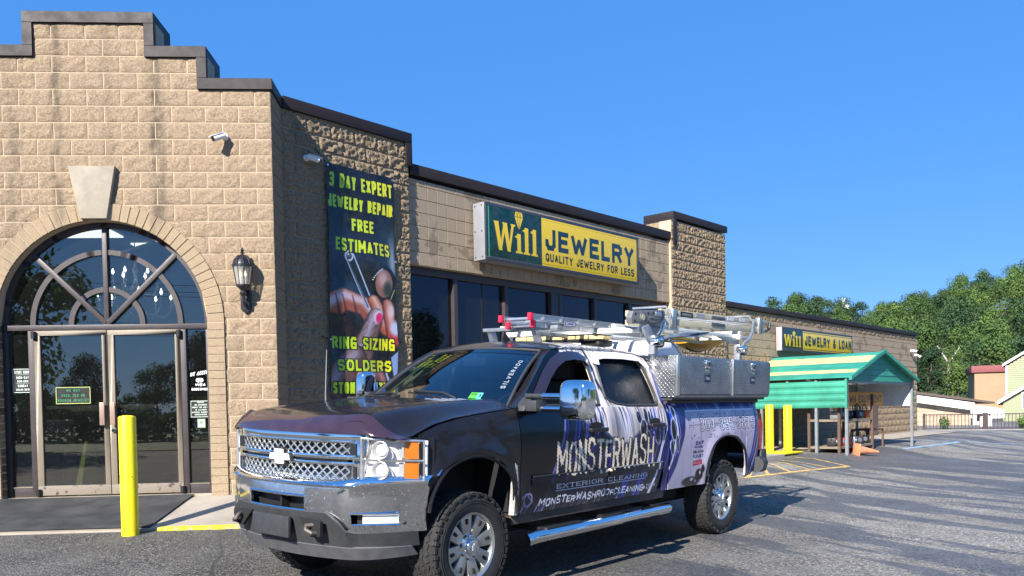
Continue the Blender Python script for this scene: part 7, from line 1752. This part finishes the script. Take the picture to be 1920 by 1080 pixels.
def gz_mesh(x, y):
    fx, fy = math.floor(x*2)/2, math.floor(y*2)/2; u, v = (x-fx)*2, (y-fy)*2
    return (G(fx, fy)*(1-u)+G(fx+.5, fy)*u)*(1-v) + (G(fx, fy+.5)*(1-u)+G(fx+.5, fy+.5)*u)*v
A_ = px_ground(1490, 858); B_ = px_ground(1592, 875); C_ = px_ground(1392, 897)
stripe('parking_line', A_, B_, .10, M_line.m); stripe('parking_line', B_, C_, .10, M_line.m)
for t in (.18, .38, .58, .78, .95):
    p = tuple(B_[i]+(C_[i]-B_[i])*t for i in (0, 1)); e = px_ground(1478-70*t, 862+12*t); stripe('hatch_line', p, e, .07, M_line.m)
for (a, b) in (((1693, 842), (1800, 829)), ((1800, 829), (1640, 826)), ((1810, 828), (1915, 833))): stripe('blue_parking_line', px_ground(*a), px_ground(*b), .12, M_blueline)
# ---------------------------------------------------------------- hill, trees, far houses
def pxd(x, y, Y):
    q = Vector(((x-PX)/F_PX, 1, -(y-PY)/F_PX)); v = cam_matrix().to_3x3() @ Vector((q.x, q.z, -q.y)); v = v*(Y/v.y); return Vector((v.x, v.y, CZ+v.z))
RID = [(-1.2, 4), (-.6, 7), (0, 10), (.20, 15), (.27, 16.5), (.33, 18), (.38, 16), (.42, 16.5), (.46, 19), (.50, 21), (.545, 23), (.60, 23.5), (.75, 23), (1.3, 20)]
def HZ(x, y):
    d = math.hypot(x, y); th = math.atan2(x, max(y, 1e-3)) if y > 0 else 1.4*(1 if x > 0 else -1)
    r = interp(th, [a for a, b in RID], [b for a, b in RID]); t = min(1, max(0, (d-88)/(225-88))); t = t*t*(3-2*t)
    return -.12 + r*t + 1.2*t*mnoise.noise(Vector((x*.02, y*.02, 0)))
m = MB(); NA, ND = 90, 26
vs = []
for j in range(ND+1):
    for i in range(NA+1):
        th = -1.15+2.5*i/NA; d = 80+280*(j/ND)**1.2; vs.append((d*math.sin(th), d*math.cos(th), HZ(d*math.sin(th), d*math.cos(th))-.02))
m.add(vs, [(j*(NA+1)+i, j*(NA+1)+i+1, (j+1)*(NA+1)+i+1, (j+1)*(NA+1)+i) for j in range(ND) for i in range(NA)])
m.build('hillside', simple('hillside_undergrowth', (.035, .055, .018), .95, var=.4, vscale=.2, kind='World'), kind='structure')
def foliage(name, a, b):
    n = NT(name); oi = n.n('ShaderNodeObjectInfo'); g = n.n('ShaderNodeNewGeometry'); v = n.coords('World')
    c = n.mix(n.ramp(n.noise(v, .8, 4, .7), [(.35, 0), (.68, 1)]), a, b)
    c = n.mix(n.math('MULTIPLY', g.outputs['Random Per Island'], .55), c, tuple(x*1.6 for x in b))
    c = n.mix(n.ramp(oi.outputs['Random'], [(0, 0), (.5, .15), (1, .75)]), c, tuple((a[i]*.55, a[i]*.62, a[i]*.7)[i] for i in range(3)))
    n.set(Base_Color=c, Roughness=.65, Specular_IOR_Level=.25)
    tr = n.n('ShaderNodeBsdfTranslucent'); n.l(c, tr.inputs[0]); mx = n.n('ShaderNodeMixShader'); mx.inputs[0].default_value = .30; n.l(n.b.outputs[0], mx.inputs[1]); n.l(tr.outputs[0], mx.inputs[2]); n.l(mx.outputs[0], n.out.inputs[0]); return n.m
M_leaf = [foliage('leaf_green', (.048, .088, .024), (.10, .165, .045)), foliage('leaf_yellow_green', (.072, .118, .03), (.13, .205, .05)), foliage('leaf_deep_green', (.030, .062, .028), (.06, .112, .045))]
M_bark = simple('bark', (.14, .11, .085), .9, var=.3, vscale=8, bump=.5)
def crown_mesh(seed, mat, n=1500, size=.34, H=8.0, Rr=3.2):
    rr = random.Random(seed); m = MB()
    lob = []
    for k in range(16):
        t = rr.random(); a = rr.uniform(0, 2*math.pi); r0 = Rr*(.25+.60*math.sin(math.pi*min(1, .18+t*.78)))*rr.uniform(.35, 1.0)
        lob.append((Vector((r0*math.cos(a), r0*math.sin(a), H*(.28+.62*t))), rr.uniform(.75, 1.45)*Rr/3.2))
    lob.append((Vector((0, 0, H*.90)), Rr*.36)); lob.append((Vector((0, 0, H*.55)), Rr*.55))
    for i in range(n):
        c, r = lob[rr.randrange(len(lob))]
        d = Vector((rr.gauss(0, 1), rr.gauss(0, 1), rr.gauss(0, 1)*.85+.25)).normalized()
        p = c + d*r*(rr.random()**.35)*Vector((1, 1, .8)).length/1.6
        nrm = (d*1.2 + Vector((rr.gauss(0, .5), rr.gauss(0, .5), rr.gauss(0, .5)+.35))).normalized(); u = nrm.orthogonal().normalized(); w = nrm.cross(u); an = rr.uniform(0, math.pi); u, w = u*math.cos(an)+w*math.sin(an), -u*math.sin(an)+w*math.cos(an)
        s = size*rr.uniform(.55, 1.3)
        m.add([p-u*s*.5, p+w*s*.38+nrm*s*.1, p+u*s*.5, p-w*s*.38+nrm*s*.1], [(0, 1, 2, 3)])
    return m.mesh('crown', mat, smooth=0, weld=False)
def trunk_mesh(seed, H=8.0, r=.16):
    rr = random.Random(seed); m = MB(); m.tube([(0, 0, -.5), (rr.uniform(-.1, .1), rr.uniform(-.1, .1), H*.35), (rr.uniform(-.3, .3), rr.uniform(-.3, .3), H*.75)], r, 7, radii=[r*1.3, r*.9, r*.3])
    for k in range(5):
        a = rr.uniform(0, 6.28); z = H*rr.uniform(.3, .6); m.tube([(0, 0, z), (math.cos(a)*.9, math.sin(a)*.9, z+.8), (math.cos(a)*1.9, math.sin(a)*1.9, z+H*.2)], .05, 5, radii=[r*.5, r*.35, r*.12])
    return m.mesh('trunk', M_bark, smooth=40)
CR = [crown_mesh(100+i, M_leaf[i % 3], 3400, .27, 8.0, rad) for i, rad in enumerate((3.2, 2.7, 3.6, 3.0, 3.4, 2.5, 3.1))]
TR = [trunk_mesh(i) for i in range(3)]
CRN = [crown_mesh(300+i, M_leaf[(i*2) % 3], 9000, .20, 8.0, rad) for i, rad in enumerate((3.3, 3.0))]
kinds = ['rounded mid green', 'yellow green', 'broad dark green', 'loose mid green', 'wide yellow green', 'slender dark green', 'full mid green']
def tree(x, y, z, s, k, label, group, rot=None, sz=1.0):
    t = empty('hill_tree' if group.startswith('trees on') else 'tree', T(x, y, z) @ RZ(rot if rot is not None else random.uniform(0, 6.28)) @ SC(s, s, s*sz), label=label, cat='tree', group=group)
    inst('trunk', TR[k % 3], t); inst('crown', CRN[k % 2] if group.startswith('trees across') else CR[k], t); return t
rr = random.Random(21); cnt = 0; spots = []
for row, d in enumerate((100, 110, 121, 133, 146, 160, 175, 190, 206, 222)):
    th = .225 + rr.uniform(0, .02)
    while th < .70:
        dd = d + rr.uniform(-5, 5); x, y = dd*math.sin(th), dd*math.cos(th); s = rr.uniform(.78, 1.18)*(.80 if row < 2 else (1.0 if row < 9 else 1.05)); spots.append((x, y, s, rr.randrange(7), row)); th += (4.1*s + rr.uniform(-.8, 1.0))/d
rows_ = ('bottom', 'second', 'third', 'fourth', 'fifth', 'sixth', 'seventh', 'eighth', 'ninth', 'top')
byrow = {}
for (x, y, s, k, row) in spots:
    byrow[row] = byrow.get(row, 0) + 1; nth = byrow[row]; sfx = 'th' if 10 < nth < 14 else {1: 'st', 2: 'nd', 3: 'rd'}.get(nth % 10, 'th')
    tree(x, y, HZ(x, y), s, k, '%s tree, %d%s from the left in the %s row of the wooded hill' % (kinds[k], nth, sfx, rows_[row]), 'trees on the wooded hill', sz=rr.uniform(.9, 1.15)); cnt += 1
print('hill trees', cnt)
# pale dead limb and small hilltop house
p = pxd(1778, 735, 97); m = MB(); m.tube([p+Vector((0, 0, -3)), p+Vector((.1, 0, 3.2)), p+Vector((-1.2, 0, 5.2))], .14, 6, radii=[.18, .14, .05]); m.tube([p+Vector((.1, 0, 3.2)), p+Vector((1.3, 0, 5.0))], .1, 6, radii=[.13, .04]); m.build('dead_tree', simple('bleached_wood', (.45, .40, .36), .8), label='bleached forked dead tree standing in front of the wooded hill', cat='tree')
M_sid = simple('white_siding', (.72, .72, .70), .6); M_rf = simple('brown_shingle', (.10, .075, .06), .85, bump=.3)
p = pxd(1578, 572, 214); h = empty('hilltop_house', T(p.x, p.y, p.z-1.6) @ SC(.55, .55, .5), label='tiny white house with a small tower showing on the wooded ridge', cat='house')
MB().box(-2.5, -2, -1, 2.5, 2, 3.6).build('wall', M_sid, h); m = MB(); m.prism([(-2.8, 3.6), (2.8, 3.6), (0, 5.0)], -2.2, 2.2, 'xz'); m.build('roof', M_rf, h); MB().box(-.7, -2.4, 3.6, .7, -1.2, 6.2).build('tower', M_sid, h)
p = pxd(1598, 575, 212); MB().box(-1.8, -1.5, 0, 1.8, 1.5, 1.6).build('hilltop_shed', M_sid, None, T(p.x, p.y, p.z-1.2) @ SC(.5, .5, .4), label='pale roof of a second small building right of the hilltop house', cat='shed')

# fence at the end of the lot
def fence():
    a, b = Vector((21.2, 45.2, 0)), Vector((30.5, 41.9, 0)); d = (b-a).normalized(); L = (b-a).length; z0 = -.13
    M_f = simple('brown_fence_paint', (.055, .035, .032), .5, .2); ang = math.atan2(d.y, d.x); root = empty('metal_fence', T(a.x, a.y, z0) @ RZ(ang), label='dark brown picket railing along the far end of the lot', cat='fence')
    MB().box(0, -.03, .78, L, .03, .83).build('top_rail', M_f, root); MB().box(0, -.03, .06, L, .03, .10).build('bottom_rail', M_f, root)
    for x, w in ((0.05, .06), (2.9, .12), (6.4, .06), (9.6, .12)): MB().box(x-w, -.07, -.05, x+w, .07, .88).build('post', M_f, root)
    pm = MB().box(-.014, -.014, .10, .014, .014, .78).mesh('picket', M_f, smooth=0); x = .16
    while x < L: inst('picket', pm, root, T(x, 0, 0)); x += .165
    ws_ = simple('kerb_stone', (.34, .31, .27), .9, var=.25, vscale=3); MB().box(-2, -.9, -.08, L+2, -.45, .07).build('planting_kerb', ws_, None, T(a.x, a.y, z0-.03) @ RZ(ang), label='low pale kerb running in front of the picket railing', cat='kerb')
    for x, k, l in ((.95, 0, 'small round shrub near the corner of the building by the railing'), (4.5, 1, 'small round shrub before the railing under the green sided house')):
        rr = random.Random(k); m = MB()
        for i in range(420):
            dv = Vector((rr.gauss(0, 1), rr.gauss(0, 1), rr.gauss(0, 1))).normalized(); q = Vector((0, 0, .40)) + Vector((dv.x*.30, dv.y*.30, dv.z*.36))*rr.random()**.4; u = dv.orthogonal().normalized()*.05; w = dv.cross(u); m.add([q-u, q+w*.6, q+u, q-w*.6], [(0, 1, 2, 3)])
        e = empty('shrub', T(a.x, a.y, z0) @ RZ(ang) @ T(x, -.55, 0), label=l, cat='shrub', group='shrubs along the railing'); m.build('foliage', M_leaf[k], e, smooth=0, weld=False); q = MB(); q.cyl((0, 0, 0), (0, 0, .3), .02, n=6); q.build('stem', M_bark, e)
fence()
def far_houses():
    # low building with white fascia
    Y = 54; A, B = pxd(1700, 744, Y), pxd(1810, 762, Y); z0 = -.2; e = empty('low_building', T(A.x, Y, z0) @ RZ(-R(12)), label='low tan panelled building with white sloping fascia behind the railing', cat='building')
    M_pan = simple('tan_stone_panel', (.42, .31, .22), .85, var=.2, vscale=4); x1 = B.x-A.x; za, zb = A.z-z0, B.z-z0
    m = MB(); m.prism([(0, 0), (x1, 0), (x1, zb-.15), (0, za-.15)], 0, 6, 'xz'); m.build('wall', simple('grout', (.50, .42, .33), .9), e, smooth=0)
    k = 0; z = .05
    while z < za-.5:
        x = .05 - (.6 if k % 2 else 0); k += 1
        while x < x1-.1:
            xa, xb = max(.02, x), min(x1-.03, x+1.12); zt = z+.27; 
            if xb-xa > .1 and zt < za+(zb-za)*xb/x1-.3: MB().box(xa, -.03, z, xb, .0, zt).build('panel', M_pan, e, smooth=0)
            x += 1.15
        z += .30
    m = MB(); m.hexa([(-.2, -.5, za-.25), (x1+.1, -.5, zb-.25), (x1+.1, -.4, zb-.25), (-.2, -.4, za-.25), (-.2, -.5, za+.22), (x1+.1, -.5, zb+.22), (x1+.1, -.4, zb+.22), (-.2, -.4, za+.22)]); m.build('fascia', M_white, e)
    m = MB(); m.hexa([(-.2, -.6, za+.24), (x1+1.2, -.6, zb+.14), (x1+1.2, 6, zb+.14), (-.2, 6, za+.24), (-.2, -.6, za+.42), (x1+1.2, -.6, zb+.26), (x1+1.2, 6, zb+.26), (-.2, 6, za+.42)]); m.build('roof', M_rf, e)
    MB().box(x1+.02, -.45, 0, x1+.14, -.3, zb-.2).build('post', M_white, e); MB().box(x1+.2, -.1, 0, x1+.75, 0, zb-.3).build('door', M_white, e); MB().box(x1+.32, -.12, .3, x1+.64, -.1, zb-.5).build('pane', M_glass2, e)
    # peach rendered block
    Y = 78; A, B = pxd(1827, 690, Y), pxd(1889, 690, Y); e = empty('peach_building', T(A.x, Y, -.3) @ RZ(-R(24)), label='tall peach rendered block with dark red parapet', cat='building'); w, h = B.x-A.x+.5, A.z+.3
    MB().box(0, 0, 0, w, 8, h).build('wall', simple('peach_render', (.33, .225, .13), .85, var=.08, vscale=.8, bump=.3), e, smooth=0); MB().box(-.25, -.2, h-.42, w, 8.1, h+.18).build('parapet', simple('dark_red_parapet', (.22, .06, .06), .7), e, bevel=.02)
    # green sided gabled house with a lower gable in front
    Y = 66; A = pxd(1886, 686, Y); e = empty('green_sided_house', T(A.x, Y, -.3) @ RZ(-R(40)), label='pale green clapboard house with white gable trim at the right edge', cat='house'); h = A.z+.3; M_gs = simple('pale_green_clapboard', (.27, .29, .17), .6, var=.05)
    z = .0; slope = .62
    while z < h+2.4:
        xa = 0 if z < h-.1 else (z-h+.1)/slope; 
        xb = 9-xa
        if xa < 4.3: MB().hexa([(xa, -.035, z), (xb, -.035, z), (xb, .1, z), (xa, .1, z), (xa, -.005, z+.155), (xb, -.005, z+.155), (xb, .1, z+.155), (xa, .1, z+.155)]).build('clapboard', M_gs, e, smooth=0)
        z += .16
    m = MB(); m.prism([(0.02, 0), (8.98, 0), (8.98, h-.12), (4.5, h+2.65), (0.02, h-.12)], .1, 8, 'xz'); m.build('wall', M_gs, e, smooth=0)
    m = MB(); m.hexa([(-.2, -.25, h-.05), (4.5, -.25, h+2.87), (4.5, -.12, h+2.87), (-.2, -.12, h-.05), (-.2, -.25, h+.15), (4.5, -.25, h+3.05), (4.5, -.12, h+3.05), (-.2, -.12, h+.15)]); m.build('verge', M_white, e); m = MB(); m.hexa([(-.2, -.12, h-.1), (4.5, -.12, h+2.8), (4.5, 8, h+2.8), (-.2, 8, h-.1), (-.2, -.12, h+.08), (4.5, -.12, h+2.98), (4.5, 8, h+2.98), (-.2, 8, h+.08)]); m.build('roof', M_rf, e)
    MB().box(-.02, -.08, 0, .12, .0, h).build('corner_board', M_white, e); MB().box(8.88, -.08, 0, 9.02, .0, h).build('corner_board', M_white, e)
    m = MB(); m.hexa([(4.5, -.25, h+2.87), (9.2, -.25, h-.05), (9.2, -.12, h-.05), (4.5, -.12, h+2.87), (4.5, -.25, h+3.05), (9.2, -.25, h+.15), (9.2, -.12, h+.15), (4.5, -.12, h+3.05)]); m.build('verge', M_white, e); m = MB(); m.hexa([(4.5, -.12, h+2.8), (9.2, -.12, h-.1), (9.2, 8, h-.1), (4.5, 8, h+2.8), (4.5, -.12, h+2.98), (9.2, -.12, h+.08), (9.2, 8, h+.08), (4.5, 8, h+2.98)]); m.build('roof', M_rf, e)
    B = pxd(1881, 754, 61); hb = B.z+.3; Bl = (W[e.name].inverted() @ B); B = Vector((A.x+Bl.x, 0, B.z)); FY = T(Bl.x, Bl.y+5.0, 0); m = MB(); m.prism([(-.0, 0), (7, 0), (7, hb), (3.5, hb+2.3), (0, hb)], -5, -.2, 'xz'); m.build('front_wall', M_gs, e, FY, smooth=0)
    
    for xs_, xe_ in ((-.3, 3.5), (7.3, 3.5)):
        for (ya, yb2, o_, nm_, mt_) in ((-5.3, -5.15, 0, 'front_verge', M_white), (-5.15, -.2, -.06, 'porch_roof', M_rf)):
            m = MB(); m.hexa([(xs_, ya, hb-.15+o_), (xe_, ya, hb+2.25+o_), (xe_, yb2, hb+2.25+o_), (xs_, yb2, hb-.15+o_), (xs_, ya, hb+.1+o_), (xe_, ya, hb+2.5+o_), (xe_, yb2, hb+2.5+o_), (xs_, yb2, hb+.1+o_)]); m.build(nm_, mt_, e, FY)
    MB().box(1.15, -5.06, 1.0, 1.25, -5.0, 2.2).build('window_frame', M_white, e, FY); MB().box(1.25, -5.05, 1.1, 2.1, -5.0, 2.1).build('pane', M_glass2, e, FY)
    Y = 60; A = pxd(1826, 764, Y); e = empty('camper_trailer', T(A.x, Y, -.25), label='white camper trailer with curved roof parked behind the railing', cat='trailer'); w = 2.1
    m = MB(); m.prism([(0, .35), (w, .35), (w+.10, .7), (w, .95), (w*.8, 1.08), (w*.3, 1.25), (0, 1.30)], 0, 1.6, 'xz'); m.build('body', M_white, e, bevel=.04); m = MB(); m.cyl((1.0, -.02, .25), (1.0, .15, .25), .25, n=20); m.build('wheel', M_black, e); MB().box(-.1, .1, .3, w, 1.5, .38).build('frame', M_black, e)
    for px_, wd in ((1842, 6), (1855, 10)):
        A = pxd(px_, 790, 50); g = empty('gas_cylinder', T(A.x, 50, -.22), label='white gas cylinder standing behind the railing, %s of the pair' % ('left' if px_ < 1850 else 'right'), cat='gas cylinder', group='gas cylinders behind the railing'); m = MB(); m.lathe([(.12, 0), (.14, .06), (.14, .55), (.10, .66), (.03, .70)], None, 14); m.build('body', M_white, g); m = MB(); m.cyl((0, 0, .70), (0, 0, .78), .04, n=8); m.build('valve', M_black, g)
far_houses()

# ---------------------------------------------------------------- across the road: what the glass and chrome reflect
REFL = ((-21.3, -20, 1.70, 2, 'tallest of them behind the camera'), (-31, -37, .85, 5, 'behind the tallest'), (-26, -39, .66, 0, 'first in the row opposite the door'), (-22, -38, .72, 3, 'second in the row opposite the door'), (-18, -40, .64, 6, 'third in the row opposite the door'), (-14.5, -38, .9, 1, 'fourth in the row opposite the door'), (-10, -39, .72, 0, 'fifth in the row opposite the door'),
 (-4, -40, .7, 2, 'sixth in the row opposite the door'), (4, -38, .8, 4, 'right of the middle pole'), (13, -34, .9, 3, 'before the road bend'), (22, -28, 1.0, 0, 'at the road bend'), (30, -18, 1.1, 6, 'beyond the road bend'), (36, -7, 1.1, 2, 'furthest right before the shop windows'), (39, 2, 1.25, 5, 'opposite the first shop window'), (42, 8, 1.2, 4, 'opposite the second shop window'), (41, 14, 1.0, 1, 'opposite the middle shop windows'), (46, 21, .75, 3, 'opposite the last shop windows'), (-36, -8, 1.3, 4, 'furthest left by the road'))
for i, (x, y, s, k, l_) in enumerate(REFL): tree(x, y, G(x, y)-.1, s, k, '%s tree across the road, %s' % (kinds[k], l_), 'trees across the road')
m = MB(); m.add([(x, y, G(x, y)+.03) for y in (-90, -60, -40, -25, -15.5) for x in (-60, -40, -28, -15, 0, 15, 29, 44, 64)], [(j*9+i, j*9+i+1, (j+1)*9+i+1, (j+1)*9+i) for j in range(4) for i in range(8)]); m.build('added_verge', simple('mown_grass', (.045, .075, .02), .95, var=.35, vscale=1.5, kind='World'), kind='structure', smooth=0)  # unseen dark ground, added to dim what the entrance glass reflects
hr = random.Random(5); m = MB()  # unseen hedge, added as a dark band for the door reflections
for i in range(26000):
    x = hr.uniform(-48, 34); y = -33 + hr.gauss(0, .8) + 2*math.sin(x*.3); z = -.1 + 3.0*hr.random()**.7*(.75+.25*math.sin(x*.9)*math.sin(x*.37+1)); q = Vector((x, y, z)); u = Vector((hr.gauss(0, 1), hr.gauss(0, 1), hr.gauss(0, 1))).normalized()*.16; w = u.orthogonal().normalized()*.12; m.add([q-u, q+w, q+u, q-w], [(0, 1, 2, 3)])
m.build('added_hedge', M_leaf[2], smooth=0, weld=False, kind='stuff', label='long unseen hedge added behind the camera to darken reflections', cat='hedge')
M_pole = simple('creosoted_pole', (.10, .075, .055), .9)
for i, (x, y) in enumerate(((-28, -26), (4, -29), (34, -27))):
    u = empty('utility_pole', T(x, y, G(x, y)), label='wooden utility pole across the road, %s' % ('left', 'middle', 'right')[i], cat='utility pole', group='utility poles across the road'); m = MB(); m.cyl((0, 0, 0), (0, 0, 9.5), .16, .11, 10); m.build('mast', M_pole, u); MB().box(-.06, -1.1, 8.6, .06, 1.1, 8.75).build('crossarm', M_pole, u)
for k, (dy, z) in enumerate(((-1.0, 8.8), (0, 9.3), (1.0, 8.8), (0, 7.2), (.1, 6.5))):
    m = MB(); pts = []
    for (xa, ya), (xb, yb_) in (((-60, -24), (-28, -26)), ((-28, -26), (4, -29)), ((4, -29), (34, -27)), ((34, -27), (66, -24))):
        for t in lin(0, 1, 8)[:-1]: pts.append((xa+(xb-xa)*t, ya+(yb_-ya)*t+dy, z-.14-1.0*4*t*(1-t)*.6))
    m.tube(pts, .016, 5); m.build('power_line', M_black, label=('overhead wire on the near end of the crossarms', 'topmost overhead wire across the road', 'overhead wire on the far end of the crossarms', 'thick overhead cable below the crossarms', 'lowest overhead cable across the road')[k], cat='wire', group='overhead wires across the road')
